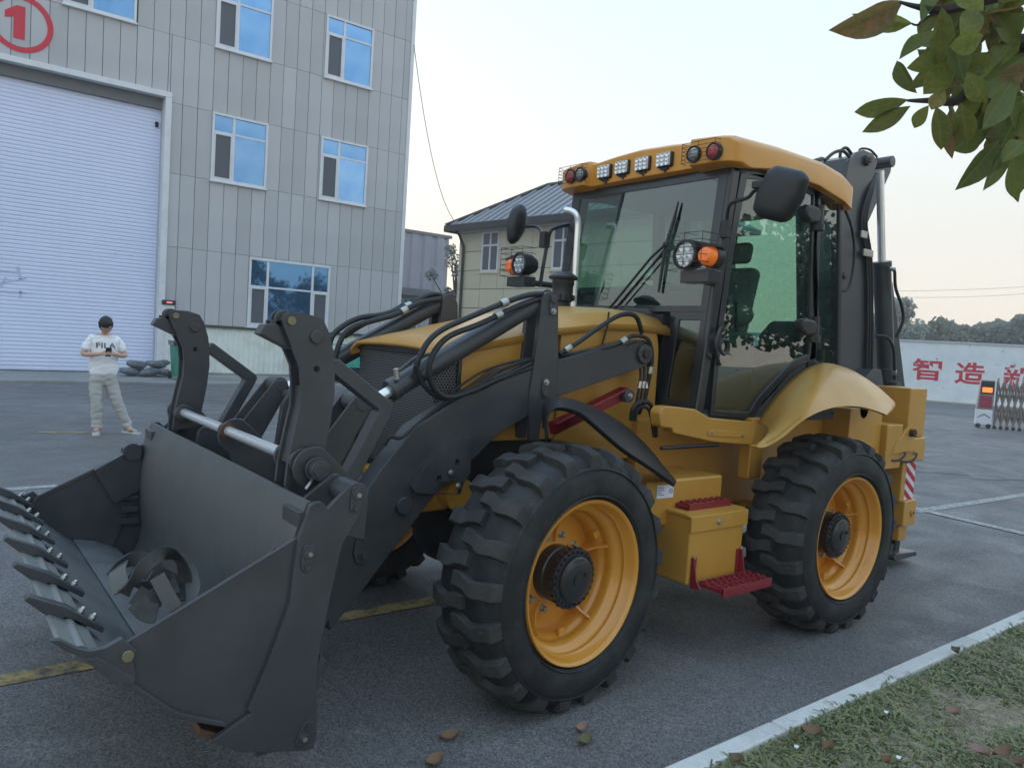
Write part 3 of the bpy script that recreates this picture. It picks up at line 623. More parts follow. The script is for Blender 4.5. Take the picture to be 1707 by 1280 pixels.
# ---- wheels
def tyre_prof():
    return [(0.384, 0.10), (0.392, 0.16), (0.397, 0.185), (0.404, 0.196), (0.415, 0.204), (0.45, 0.212), (0.50, 0.208), (0.545, 0.192), (0.575, 0.168), (0.592, 0.135), (0.598, 0.08), (0.60, 0.0)]
tp = tyre_prof(); TP = tp + [(r, -h) for r, h in reversed(tp[:-1])]
def rad(h):
    h = abs(h)
    for (r0, h0), (r1, h1) in zip(reversed(tp), list(reversed(tp))[1:]):
        if h <= h1 and r0 > 0.54: return r0 + (r1 - r0) * (h - h0) / max(h1 - h0, 1e-6)
    return 0.555
def make_wheel():
    wh = empty('wheel', (0, 0, 0)); wh['label'] = 'yellow rimmed wheel with a chunky lugged tyre'
    m = MB(); vs = []; n = 72
    def sq(p):        # tyre squats where it carries the load
        x, y, z = p
        if z < -0.585:
            z = -0.585 + (z + 0.585) * 0.2
        return (x, y, z)
    m.lathe([(r, -h) for r, h in TP], (0, 0, 0), (0, 1, 0), n=n)
    # moulded ring lines on the sidewall
    m.v = [sq(p) for p in m.v]
    ty = m.build('tyre', M_rub, wh, smooth=60)
    m = MB().lathe([(0.532, -0.196), (0.536, -0.205), (0.541, -0.203), (0.546, -0.190)], (0, 0, 0), (0, 1, 0), n=n).lathe([(0.405, -0.203), (0.409, -0.209), (0.414, -0.205)], (0, 0, 0), (0, 1, 0), n=n)
    m.build('moulded_ring', M_rub, wh, smooth=60)
    NL = 21
    st = [(-0.200, -0.040, 0.036, 0.548), (-0.19, -0.042, 0.036, None), (-0.15, -0.040, 0.034, None), (-0.115, -0.030, 0.040, None), (-0.075, -0.024, 0.040, None), (-0.04, -0.040, 0.020, None), (0.0, -0.052, 0.014, None), (0.035, -0.050, 0.014, None)]
    def lug(a0, sgn):
        v = []
        for (h, s0, s1, rb) in st:
            r0 = (rb or rad(h)) - 0.012; rt = 0.630 - max(0, abs(h) - 0.12) * 0.38
            if rb: rt = 0.585
            e = 0.007
            for (s, r) in ((s0 - e, r0), (s0 + 0.002, rt), (s1 - 0.002, rt), (s1 + e, r0)):
                q = a0 + s / 0.62 * 1.0; v.append(sq((r * math.cos(q), sgn * h, r * math.sin(q))))
        k = len(st); f = []
        for i in range(k - 1):
            for j in range(3): f.append((i * 4 + j, i * 4 + j + 1, i * 4 + 5 + j, i * 4 + 4 + j))
        f += [(3, 2, 1, 0), tuple((k - 1) * 4 + j for j in range(4))]
        return v, f
    # the lugs are separate pieces; those off the flattened footprint share one mesh each side
    for sgn in (1, -1):
        for k in range(NL):
            a = (k + (0.5 if sgn < 0 else 0)) * math.tau / NL + 0.06
            v, f = lug(a, sgn); b = MB(); b.add(v, f); b.build('tread_lug', M_lug, wh, bevel=0.0035, smooth=35)
    # rim (dished, seen from its outer side at -y)
    rp = [(0.372, -0.150), (0.388, -0.176), (0.392, -0.19), (0.386, -0.199), (0.376, -0.196), (0.368, -0.18), (0.362, -0.15), (0.350, -0.135), (0.356, -0.122), (0.350, -0.108), (0.332, -0.10), (0.318, -0.085), (0.313, -0.055), (0.318, -0.043), (0.312, -0.03), (0.298, -0.018), (0.292, 0.0), (0.290, 0.05), (0.29, 0.12), (0.33, 0.16), (0.385, 0.18)]
    rim = MB().lathe(rp, (0, 0, 0), (0, 1, 0), n=72).build('rim', M_rim, wh, smooth=50)
    MB().lathe([(0.293, 0.055), (0.25, 0.05), (0.20, 0.03), (0.13, 0.025), (0.13, 0.045), (0.2, 0.05), (0.293, 0.075)], (0, 0, 0), (0, 1, 0), n=60).build('wheel_disc', M_rim, wh, smooth=50)
    for k in range(5):
        a = k * math.tau / 5 + 0.35; ca, sa = math.cos(a), math.sin(a); t = Vector((-sa, 0, ca)) * 0.006
        P = [Vector((ca * r, h, sa * r)) for r, h in ((0.15, 0.04), (0.15, 0.01), (0.22, 0.0), (0.27, -0.03), (0.30, -0.075), (0.316, -0.07), (0.296, 0.02), (0.29, 0.06))]
        MB().ext([p - t for p in P], t * 2).build('gusset', M_rim, wh, bevel=0.002, smooth=30)
    for k in range(10):
        a = (k + 0.5) * math.tau / 10 + 0.35; p = Vector((math.cos(a) * 0.182, 0.028, math.sin(a) * 0.182)); bolt('wheel_nut', p, NY, 0.014, wh, h=0.022)
    # three lifting eyes on the well
    for k in range(3):
        a = k * math.tau / 3 + 0.6; ca, sa = math.cos(a), math.sin(a)
        MB().obox((ca * 0.29, -0.03, sa * 0.29), Vector((ca, 0, sa)) * 0.022, Vector((0, 0.012, 0)), Vector((-sa, 0, ca)) * 0.018).build('eye_lug', M_rim, wh, bevel=0.004)
    hub = MB().lathe([(0.135, 0.06), (0.135, -0.03), (0.128, -0.035), (0.128, -0.085), (0.14, -0.088), (0.142, -0.115), (0.112, -0.12), (0.108, -0.135), (0.098, -0.142), (0.03, -0.142), (0.03, -0.148), (0.0, -0.148)], (0, 0, 0), (0, 1, 0), n=40).build('hub', M_blkm, wh, smooth=40)
    m = MB()
    for k in range(26):
        a = k * math.tau / 26; c = Vector((math.cos(a) * 0.127, -0.115, math.sin(a) * 0.127)); m.cyl(c, c + NY * 0.012, 0.0085, n=6)
        c = Vector((math.cos(a) * 0.142, -0.1, math.sin(a) * 0.142)); m.cyl(c + NY * -0.01, c + NY * 0.012, 0.006, n=6)
    m.build('hub_bolts', M_blkm, wh, kind='stuff')
    MB().cyl((0.05, -0.142, 0.02), (0.05, -0.15, 0.02), 0.012, n=6).build('hub_plug', M_blkm, wh)
    return wh
w0 = make_wheel(); w0.parent = bh
def put(w_, x, y, z, rz, spin=0.0):
    w_.location = (x, y, z); w_.rotation_euler = (0, 0, rz)
put(w0, 2.45, 2.715, 0.60, math.radians(5.5))
w1 = copy_tree(w0, bh); put(w1, 4.655, 2.62, 0.592, 0)
w2 = copy_tree(w0, bh); put(w2, 2.45, my(2.715), 0.60, math.radians(180 + 5.5))
w3 = copy_tree(w0, bh); put(w3, 4.655, my(2.62), 0.592, math.radians(180))

# ---- chassis, axles, belly
m = MB(); m.box(2.0, 5.9, 3.33, 3.45, 0.72, 1.02).box(2.0, 5.9, 3.95, 4.07, 0.72, 1.02)
m.build('chassis', M_under, bh, bevel=0.01)
for x in (2.45, 4.665):
    m = MB().cyl((x, 2.75, 0.6), (x, my(2.75), 0.6), 0.085, n=20).ball((x, YC, 0.6), 0.2, 16, 10)
    m.cyl((x, 2.75, 0.6), (x, 2.95, 0.6), 0.15, n=20).cyl((x, my(2.75), 0.6), (x, my(2.95), 0.6), 0.15, n=20)
    m.build('axle', M_yel if x > 4 else M_under, bh)
MB().box(2.0, 2.2, 3.3, 4.1, 0.80, 0.95).build('front_counterweight', M_yel, bh, bevel=0.02)
MB().cyl((2.2, 3.2, 0.9), (2.2, 4.2, 0.9), 0.085, n=20).build('axle_cradle', M_yel, bh)
MB().plate(3.3, 3.36, [(2.05, 1.0), (2.2, 1.17), (3.48, 1.32), (3.48, 0.95), (3.1, 0.92), (2.3, 0.95)]).build('frame_side', M_under, bh, bevel=0.006)
# the yellow body panel under the cab
MB().box(3.5, 5.9, 3.22, 4.18, 0.66, 1.27).build('centre_body', M_yel, bh, bevel=0.01)
MB().box(4.26, 4.4, 2.93, 3.02, 0.9, 1.3).build('fender_bracket', M_yel, bh, bevel=0.01)
for q in ((1.12, 'loader'),):
    MB().tube([Y(1102, 747, 2.9), Y(1130, 745, 2.9), Y(1197, 741, 2.9)], 0.012).build('gas_strut', M_blk, bh)

# ---- hood
zt = 1.9
def hood_sec(x, z_edge, z_c, y0=3.258):
    hw_ = YC - y0; pts = []
    for i in range(13):
        t = -1 + 2 * i / 12
        yy = YC + hw_ * t; a = abs(t)
        z = z_c - (z_c - z_edge) * a ** 2.2
        if a > 0.99: z = z_edge - 0.035
        pts.append((x, yy, z))
    return pts
secs = []
for (x, ze, zc_) in ((2.0, 1.640, 1.655), (2.2, 1.69, 1.715), (2.5, 1.755, 1.80), (2.85, 1.825, 1.885), (3.2, 1.872, 1.94), (3.5, 1.885, 1.955), (3.78, 1.87, 1.95)): secs.append(hood_sec(x, ze, zc_))
m = MB(); vs = []; fs = []; n = 15
for s_ in secs:
    vs += [(s_[0][0], s_[0][1], s_[0][2] - 0.0)] and [];
    vs += [(s_[0][0], 3.258, s_[0][2] - 0.04)] + s_ + [(s_[0][0], my(3.258), s_[0][2] - 0.04)]
for i in range(len(secs) - 1):
    for j in range(n - 1): fs.append((i * n + j, i * n + j + 1, (i + 1) * n + j + 1, (i + 1) * n + j))
low = len(vs); m.add(vs, fs)
o = m.build('hood', M_yel, bh, smooth=50); sm = o.modifiers.new('t', 'SOLIDIFY'); sm.thickness = 0.02; sm.offset = -1
# side panels with a bolt-on seam
for (ya, yb) in ((3.27, 3.30), (my(3.27), my(3.30))):
    MB().plate(ya, yb, [(2.2, 1.16), (2.2, 1.665), (2.5, 1.73), (2.85, 1.80), (2.86, 1.16)]).build('hood_side', M_yel, bh, bevel=0.006)
    MB().plate(ya, yb, rpoly([(2.872, 1.02), (2.872, 1.80), (3.2, 1.85), (3.5, 1.865), (3.66, 1.85), (3.7, 1.7), (3.7, 1.02)], [0, 0, 0, 0, 0.1, 0.05, 0])).build('rear_hood_side', M_yel, bh, bevel=0.006)
MB().box(2.22, 3.7, 3.33, 4.07, 1.02, 1.58).build('engine_shroud', M_under, bh)
MB().tube([Y(1015, 520, 3.26), Y(1012, 545, 3.255), Y(1003, 578, 3.255)], 0.006).build('bonnet_strap', M_blk, bh)
# grille: perforated sheet
M_gr = mat('perforated_grille', (0.09, 0.09, 0.092), 0.5, metal=0.2)
def perf(m):
    t = m.node_tree; N = t.nodes; L = t.links; b = N['Principled BSDF']; tc = N.new('ShaderNodeTexCoord')
    sep = N.new('ShaderNodeSeparateXYZ'); L.new(tc.outputs['Object'], sep.inputs[0])
    def M(op, a, c=None):
        n = N.new('ShaderNodeMath'); n.operation = op
        for i, q in enumerate((a, c)):
            if q is None: continue
            if isinstance(q, (int, float)): n.inputs[i].default_value = q
            else: L.new(q, n.inputs[i])
        return n.outputs[0]
    p = 0.0165; h = M('MULTIPLY', M('ADD', sep.outputs[0], sep.outputs[1]), 1 / p); v = M('MULTIPLY', sep.outputs[2], 1 / (p * 0.87))
    row = M('FLOOR', v); off = M('MULTIPLY', M('MODULO', M('ADD', row, 1000), 2), 0.5)
    du = M('SUBTRACT', M('FRACT', M('ADD', M('ADD', h, off), 1000)), 0.5); dv = M('SUBTRACT', M('FRACT', v), 0.5)
    r2 = M('SQRT', M('ADD', M('MULTIPLY', du, du), M('MULTIPLY', M('MULTIPLY', dv, dv), 0.76)))
    r = N.new('ShaderNodeMapRange'); r.inputs[1].default_value = 0.30; r.inputs[2].default_value = 0.38; L.new(r2, r.inputs[0])
    x = N.new('ShaderNodeMix'); x.data_type = 'RGBA'; x.inputs[6].default_value = (0.004, 0.004, 0.004, 1); x.inputs[7].default_value = (0.16, 0.16, 0.165, 1); L.new(r.outputs[0], x.inputs[0]); L.new(x.outputs[2], b.inputs['Base Color'])
    bp_ = N.new('ShaderNodeBump'); bp_.inputs['Strength'].default_value = 1; bp_.inputs['Distance'].default_value = 0.003; L.new(r.outputs[0], bp_.inputs['Height']); L.new(bp_.outputs[0], b.inputs['Normal'])
perf(M_gr)
m = MB(); m.add([(2.07, 3.285, 0.98), (2.07, 4.115, 0.98), (2.05, 4.115, 1.615), (2.05, 3.285, 1.615), (2.19, 3.275, 0.98), (2.19, 3.275, 1.65), (2.19, 4.125, 0.98), (2.19, 4.125, 1.65)], [(0, 1, 2, 3), (0, 3, 5, 4), (1, 6, 7, 2)])
gr = m.build('grille', M_gr, bh, smooth=0)
m = MB(); m.box(2.035, 2.075, 3.27, 4.13, 1.60, 1.64).box(2.055, 2.095, 3.27, 4.13, 0.94, 0.98).box(2.18, 2.205, 3.262, 3.28, 0.98, 1.6)
m.build('grille_frame', M_blkm, bh, bevel=0.006)

# ---- loader arms (near one drawn on its outer face, the other mirrored)
yA, yB = 3.15, 3.27
arm = S(yA, [(889, 609), (837, 619), (800, 646), (762, 667), (692, 712), (668, 742), (634, 784), (590, 850), (556, 935), (543, 990), (549, 1052), (612, 975), (668, 900), (726, 824), (790, 766), (831, 723), (883, 690), (899, 723), (909, 675), (925, 664), (1060, 617), (1088, 604), (1088, 577), (1066, 567), (930, 598)])
rear_arm = S(yA, [(886, 608), (884, 662), (925, 663), (1056, 618), (1072, 613), (1084, 606), (1090, 592), (1087, 577), (1076, 567), (1060, 567), (930, 600)])
fore_arm = S(yA, [(889, 609), (837, 619), (800, 646), (762, 667), (692, 712), (668, 742), (634, 784), (590, 850), (560, 930), (545, 985), (549, 1052), (612, 975), (668, 900), (726, 824), (790, 766), (831, 723), (890, 688)])
tower = S(yA - 0.012, [(931, 505), (931, 594), (926, 664), (909, 676), (900, 720), (899, 735), (884, 735), (883, 659), (893, 594), (902, 520), (904, 498), (911, 487), (922, 486)])
for side in (0, 1):
    f = (lambda y: my(y)) if side else (lambda y: y)
    MB().plate(f(yA), f(yB), fore_arm).build('loader_arm', M_dark, bh, bevel=0.006)
    MB().plate(f(yA + 0.004), f(yB - 0.004), rear_arm).build('rear_arm', M_dark, bh, bevel=0.006)
    for (a, c) in ((yA - 0.012, yA + 0.02), (yB - 0.02, yB + 0.012)): MB().plate(f(a), f(c), rpoly(tower, 0.01, 2)).build('tower_plate', M_dark, bh, bevel=0.004)
    c = Y(1073, 590, yA); MB().cyl((c.x, f(yA - 0.02), c.z), (c.x, f(yB + 0.02), c.z), 0.058, n=28).build('arm_pivot', M_dark, bh, bevel=0.006)
    MB().cyl((c.x, f(yA - 0.035), c.z), (c.x, f(yA), c.z), 0.028, n=20).build('pivot_pin', mat('dull_pin_steel', (0.06, 0.05, 0.045), 0.5, metal=0.5) if not side else MATS['dull_pin_steel'], bh, bevel=0.004)
    # tower top pin with keeper plates
    for (u1, v1, u2, v2) in ((922, 500, 921, 519), (908, 655, 909, 637)):
        p = Y(u1, v1, yA - 0.012); q = Y(u2, v2, yA - 0.012); d = (q - p); a = Vector((d.x, 0, d.z)); nn = a.normalized(); t = Vector((-nn.z, 0, nn.x)) * 0.026
        k = [Vector((p.x, 0, p.z)) + w_ for w_ in (-nn * 0.028 - t * 0.8, -nn * 0.028 + t * 0.8, t + nn * 0.0, a + t, a + nn * 0.024 + t * 0.7, a + nn * 0.024 - t * 0.7, a - t, -t)]
        MB().plate(f(yA - 0.02), f(yA - 0.0125), rpoly([(w_.x, w_.z) for w_ in k], 0.008, 2)).build('keeper_plate', M_dark, bh, bevel=0.002)
        MB().cyl((p.x, f(yA - 0.028), p.z), (p.x, f(yA), p.z), 0.021, n=20).build('pin_head', M_dark, bh, bevel=0.003)
        bolt('bolt', (q.x, f(yA - 0.02), q.z), NY if not side else -NY, 0.012, bh)
    # bracket plate low on the arm
    brk = S(yA - 0.03, [(690, 803), (707, 782), (741, 752), (773, 727), (782, 724), (790, 732), (785, 748), (785, 787), (774, 804), (767, 824), (727, 824), (693, 821), (686, 811)])
    hs_ = [(Y(u, v, yA - 0.03).x, Y(u, v, yA - 0.03).z, r) for u, v, r in ((762, 770, 0.0155), (732, 797, 0.0155))]
    MB().plate(f(yA - 0.03), f(yA - 0.001), brk, hs_).build('bracket_plate', M_dark, bh, smooth=30)
    for (u, v) in ((752, 788), (764, 810)):
        p = Y(u, v, yA - 0.03); bolt('bolt', (p.x, f(p.y), p.z), NY if not side else -NY, 0.012, bh)
    p = Y(672, 842, yA); MB().cyl((p.x, f(yA - 0.022), p.z), (p.x, f(yA + 0.01), p.z), 0.043, n=30).build('pin_boss', M_dark, bh, bevel=0.005)
    # keeper near the bucket pivot
    kp = S(yA - 0.012, [(600, 892), (606, 888), (613, 892), (616, 905), (617, 925), (613, 937), (604, 941), (594, 938), (589, 925), (592, 905)])
    MB().plate(f(yA - 0.014), f(yA), rpoly(kp, 0.01, 2)).build('keeper_plate', M_dark, bh, bevel=0.003)
    for (u, v, r) in ((605, 925, 0.017), (607, 901, 0.009)):
        p = Y(u, v, yA - 0.014); bolt('bolt', (p.x, f(p.y), p.z), NY if not side else -NY, r, bh, m=M_dark)
    # tilt cylinder and its rod
    a = Y(905, 498, 3.21); c = Y(652, 650, 3.21); a.y = f(3.21); c.y = a.y; e = c + (c - a).normalized() * 0.16; k = a + (c - a) * 0.2
    MB().cyl(a + (c - a) * 0.07, c, 0.052, n=28).cyl(c - (c - a).normalized() * 0.03, c + (c - a).normalized() * 0.012, 0.056, n=28).build('tilt_cylinder', M_dark, bh, bevel=0.004)
    MB().cyl(a, a + (c - a) * 0.08, 0.045, n=20).cyl((a.x, f(3.17), a.z), (a.x, f(3.25), a.z), 0.05, n=20).build('cylinder_eye', M_dark, bh)
    MB().cyl(c, e, 0.026, n=20).build('cylinder_rod', M_chr, bh)
    if not side: RODEND = e.copy()
    # lever from the rod end down to the bucket linkage, two plates
    L0 = e; lv = S(3.16, [(600, 672), (545, 762)]); lo_ = Vector((lv[1][0] - 0.02, f(3.21), lv[1][1] - 0.02))
    top = Vector((Y(600, 672, 3.16).x, f(3.21), Y(600, 672, 3.16).z))
    d = (lo_ - top).normalized(); t = Vector((-d.z, 0, d.x)) * 0.045
    for dy in (-0.075, 0.062):
        P = [top + t - d * 0.03, top - t - d * 0.03, lo_ - t * 1.6, lo_ + t * 1.6]
        MB().plate(f(3.21) + dy, f(3.21) + dy + 0.014, rpoly([(p_.x, p_.z) for p_ in P], [0.04, 0.04, 0.02, 0.02])).build('lever_plate', M_dark, bh, bevel=0.002)
    MB().cyl((top.x, f(3.21) - 0.08, top.z), (top.x, f(3.21) + 0.08, top.z), 0.034, n=24).build('lever_pin', M_dark, bh, bevel=0.003)
    MB().cyl((top.x, f(3.21) - 0.055, top.z), (top.x, f(3.21) + 0.055, top.z), 0.046, n=24).build('lever_boss', M_dark, bh, bevel=0.003)
    # drop link behind the bucket back
    MB().plate(f(3.40), f(3.44), rpoly([(1.62, 1.40), (1.70, 1.34), (1.66, 0.7), (1.56, 0.45), (1.46, 0.5), (1.5, 0.95), (1.54, 1.3)], 0.03)).build('drop_link', M_dark, bh, bevel=0.003)
    MB().cyl((1.61, f(3.3), 1.33), (1.61, f(3.46), 1.33), 0.028, n=20).build('link_pin', M_dark, bh)
# cross tube between the arms and the quick hitch frame behind the bucket
MB().cyl((1.84, 3.2, 0.89), (1.84, my(3.2), 0.89), 0.075, n=24).build('cross_tube', M_dark, bh)
for y in (3.02, my(3.02)):
    d_ = 0.04 if y < YC else -0.04
    MB().plate(y, y + d_, rpoly([(1.22, 1.13), (1.36, 1.12), (1.46, 0.75), (1.42, 0.42), (1.3, 0.36), (1.16, 0.5)], 0.05)).build('bucket_bracket', M_dark, bh, bevel=0.004)
MB().cyl((1.46, 3.2, 0.62), (1.46, my(3.2), 0.62), 0.045, n=20).build('hinge_tube', M_dark, bh)

# ---- bucket
yN = 2.53; yF = my(yN)
bk = MB()
back = [(1.095, 1.088), (1.055, 0.98), (1.035, 0.86), (1.03, 0.72), (1.04, 0.60), (1.055, 0.48), (1.04, 0.38), (0.985, 0.27), (0.93, 0.20)]
bo = [(x + 0.016, z) for x, z in back]
bk.plate(yN + 0.02, yF - 0.02, back + bo[::-1]); bks = bk.build('bucket', M_wornmetal, bh, bevel=0.002)
bks['label'] = 'dark grey four-in-one bucket with worn steel inside'
def bpart(nm, mb, mt=None, bev=0.003, **k): return mb.build(nm, mt or M_dark, bks, bevel=bev, **k)
# rear side plates, near and far
rside = S(yN, [(515, 842), (524, 836), (534, 835), (545, 846), (582, 808), (592, 803), (606, 806), (612, 816), (610, 832), (590, 870), (569, 905), (562, 935), (549, 990), (540, 1035), (530, 1085), (526, 1130), (526, 1225), (520, 1245), (508, 1249), (397, 1252), (352, 1232), (417, 1186), (411, 1182), (446, 1100), (482, 1000), (486, 960), (497, 893)])
bpart('side_plate', MB().plate(yN - 0.012, yN + 0.012, rside)); bpart('side_plate', MB().plate(yF - 0.012, yF + 0.012, rside))
# backing flange and lower heel
hb = [(1.30, 0.99), (1.35, 0.95), (1.24, 0.40), (1.20, 0.20), (1.10, 0.10), (0.85, 0.17), (0.86, 0.20), (1.06, 0.17), (1.15, 0.25)]
bpart('heel', MB().plate(yN + 0.012, yF - 0.012, [(1.19, 0.5), (1.14, 0.26), (1.08, 0.205), (0.95, 0.20), (0.95, 0.22), (1.06, 0.23), (1.11, 0.3), (1.17, 0.52)]))
bpart('lower_edge', MB().plate(yN + 0.02, yF - 0.03, [(0.75, 0.33), (0.95, 0.215), (0.96, 0.24), (0.76, 0.35)]), mat('rusty_edge_steel', (0.12, 0.06, 0.035), 0.7, metal=0.3))
bpart('back_rib', MB().plate(yN + 0.012, yF - 0.012, [(1.11, 1.05), (1.2, 0.95), (1.19, 0.9), (1.07, 0.85)]))
m = MB(); a = Y(446, 1100, yN - 0.014)
# top angle strip at the near and far corner
for (ya, yb) in ((yN + 0.012, yN + 0.16), (yF - 0.16, yF - 0.012)):
    bpart('corner_bar', MB().box(1.06, 1.12, ya, yb, 1.0, 1.055))
bpart('inner_flange', MB().plate(yN + 0.16, yN + 0.172, S(yN + 0.16, [(508, 850), (500, 900), (430, 940), (455, 915)])))
# hinge discs
for y in (yN + 0.015, yF - 0.015):
    s_ = 1 if y < YC else -1
    p = Y(597, 826, yN); bpart('hinge_boss', MB().cyl((p.x, y, p.z), (p.x, y + s_ * 0.14, p.z), 0.045, n=28))
    bpart('ear_plate', MB().plate(y + s_ * 0.14, y + s_ * 0.16, rpoly(S(yN, [(530, 850), (590, 798), (612, 816), (560, 905), (520, 900)]), 0.03)))
# pins with keepers on the near side plate
for grp in (((595, 824), (591, 846)), ((514, 922), (510, 944)), ((505, 1228), (513, 1207))):
    (u1, v1), (u2, v2) = grp
    p = Y(u1, v1, yN - 0.012); q = Y(u2, v2, yN - 0.012); a = Vector((q.x - p.x, 0, q.z - p.z)); nn = a.normalized(); t = Vector((-nn.z, 0, nn.x)) * 0.024
    for (yy, sg) in ((yN - 0.012, -1), (yF + 0.012, 1)):
        P = [Vector((p.x, 0, p.z)) + k for k in (-nn * 0.03 - t, -nn * 0.03 + t, a * 0.5 + t, a + nn * 0.016 + t * 0.7, a + nn * 0.016 - t * 0.7, a * 0.5 - t)]
        kp_ = bpart('keeper_plate', MB().plate(yy, yy + sg * 0.008, rpoly([(k.x, k.z) for k in P], 0.012, 3)), bev=0.002)
        m = MB().cyl((p.x, yy, p.z), (p.x, yy + sg * 0.014, p.z), 0.02, n=22); m.build('pin_head', M_dark, bks, bevel=0.002)
        MB().cyl((p.x, yy, p.z), (p.x, yy + sg * 0.022, p.z), 0.009, n=6).build('bolt', M_steel, bks)
        MB().cyl((q.x, yy, q.z), (q.x, yy + sg * 0.018, q.z), 0.010, n=6).build('bolt', M_dark, bks)
# clamshell front: sides, floor, lip
ys = yN + 0.016
clam = S(ys, [(212, 1068), (497, 893), (487, 960), (482, 1000), (446, 1100), (411, 1186), (375, 1209), (300, 1193), (285, 1184), (225, 1143), (185, 1112)])
bpart('clam_side', MB().plate(ys - 0.008, ys + 0.010, clam)); bpart('clam_side', MB().plate(my(ys) - 0.01, my(ys) + 0.008, clam))
bpart('top_rail', MB().plate(yF - 0.03, yF - 0.012, S(ys, [(212, 1068), (497, 893), (495, 905), (212, 1082)])))
cut = S(ys - 0.02, [(80, 1065), (100, 1064), (128, 1078), (150, 1082), (175, 1077), (203, 1061), (229, 1084), (219, 1091), (225, 1118), (223, 1133), (185, 1120), (150, 1098), (112, 1085)])
for (a, c) in ((ys - 0.032, ys - 0.008), (my(ys) + 0.008, my(ys) + 0.032)):
    bpart('side_cutter', MB().plate(a, c, cut))
    p = Y(212, 1092, ys - 0.032); sg = -1 if a < YC else 1; yy = a if a < YC else c
    bpart('cutter_bolt', MB().cyl((p.x, yy, p.z), (p.x, yy + sg * 0.014, p.z), 0.018, n=16), M_brass)
    P = S(ys - 0.03, [(140, 1096), (165, 1095), (225, 1128), (222, 1140), (185, 1135)]); bpart('wear_strip', MB().plate(a - 0.006, c - 0.004, P))
for ya_, yb_ in ((ys - 0.03, ys + 0.02), (my(ys) - 0.02, my(ys) + 0.03)): bpart('skid_edge', MB().plate(ya_, yb_, S(ys - 0.03, [(205, 1128), (288, 1182), (302, 1189), (376, 1203), (375, 1212), (300, 1198), (283, 1190), (200, 1137)])))
fl = S(ys, [(118, 1080), (205, 1122), (288, 1172), (303, 1180), (376, 1196)])
fl = [(0.385, 0.685), (0.43, 0.66), (0.66, 0.455), (0.72, 0.41), (0.90, 0.33)]
flo = MB().plate(ys, my(ys), fl + [(x - 0.006, z - 0.018) for x, z in fl[::-1]]); flo = flo.build('clam_floor', M_dusty, bks, smooth=0)
bpart('cutting_edge', MB().plate(ys, my(ys), [(0.335, 0.715), (0.345, 0.722), (0.46, 0.655), (0.45, 0.64)]), M_edge)
bpart('floor_step', MB().plate(ys + 0.02, my(ys) - 0.02, [(0.70, 0.44), (0.80, 0.42), (0.93, 0.36), (0.93, 0.34), (0.78, 0.37), (0.70, 0.42)]), M_dusty)
# serrated wear bars inside the far side
for k in range(7):
    bpart('serration', MB().box(0.93 + 0.012 * (k % 2), 1.03, my(ys) - 0.035, my(ys) - 0.01, 0.5 + k * 0.07, 0.53 + k * 0.07))
bpart('corner_gusset', MB().plate(my(ys) - 0.05, my(ys) - 0.02, [(0.79, 0.83), (1.035, 0.97), (1.03, 0.70), (0.9, 0.63)]), bev=0.002)
# clam cylinder plate on far side seen from inside
bpart('pivot_boss', MB().cyl((0.98, my(ys) - 0.05, 0.93), (0.98, my(ys) - 0.08, 0.93), 0.05, n=24))
# teeth
def tooth(y):
    th = 0.034
    # tail to tip along the lip slope, tip lifted
    P = [(0.505, 0.628), (0.512, 0.645), (0.40, 0.735), (0.288, 0.790), (0.276, 0.778), (0.33, 0.725), (0.372, 0.695), (0.392, 0.702), (0.42, 0.688)]
    t = MB().plate(y - th, y + th * 0.2, P).build('tooth', M_dark, bks, bevel=0.004)
    MB().plate(y + th * 0.2 + 0.002, y + th, [(x + 0.004, z - 0.008) for x, z in P]).build('tooth_cheek', M_dark, t, bevel=0.003)
    n_ = Vector((0.62, 0, 0.78))
    for (x, z) in ((0.475, 0.672), (0.44, 0.70)):
        b = MB().cyl((x, y, z), Vector((x, y, z)) + n_ * 0.013, 0.012, n=6).ball(Vector((x, y, z)) + n_ * 0.015, 0.009, 8, 5); b.build('tooth_bolt', M_steel, t)
for i in range(6): tooth(2.86 + i * 0.398)
# near-edge rod behind teeth: round bar carried by the lip
bpart('lip_bar', MB().cyl((0.40, yN + 0.05, 0.675), (0.40, yF - 0.05, 0.675), 0.022, n=16), M_edge)

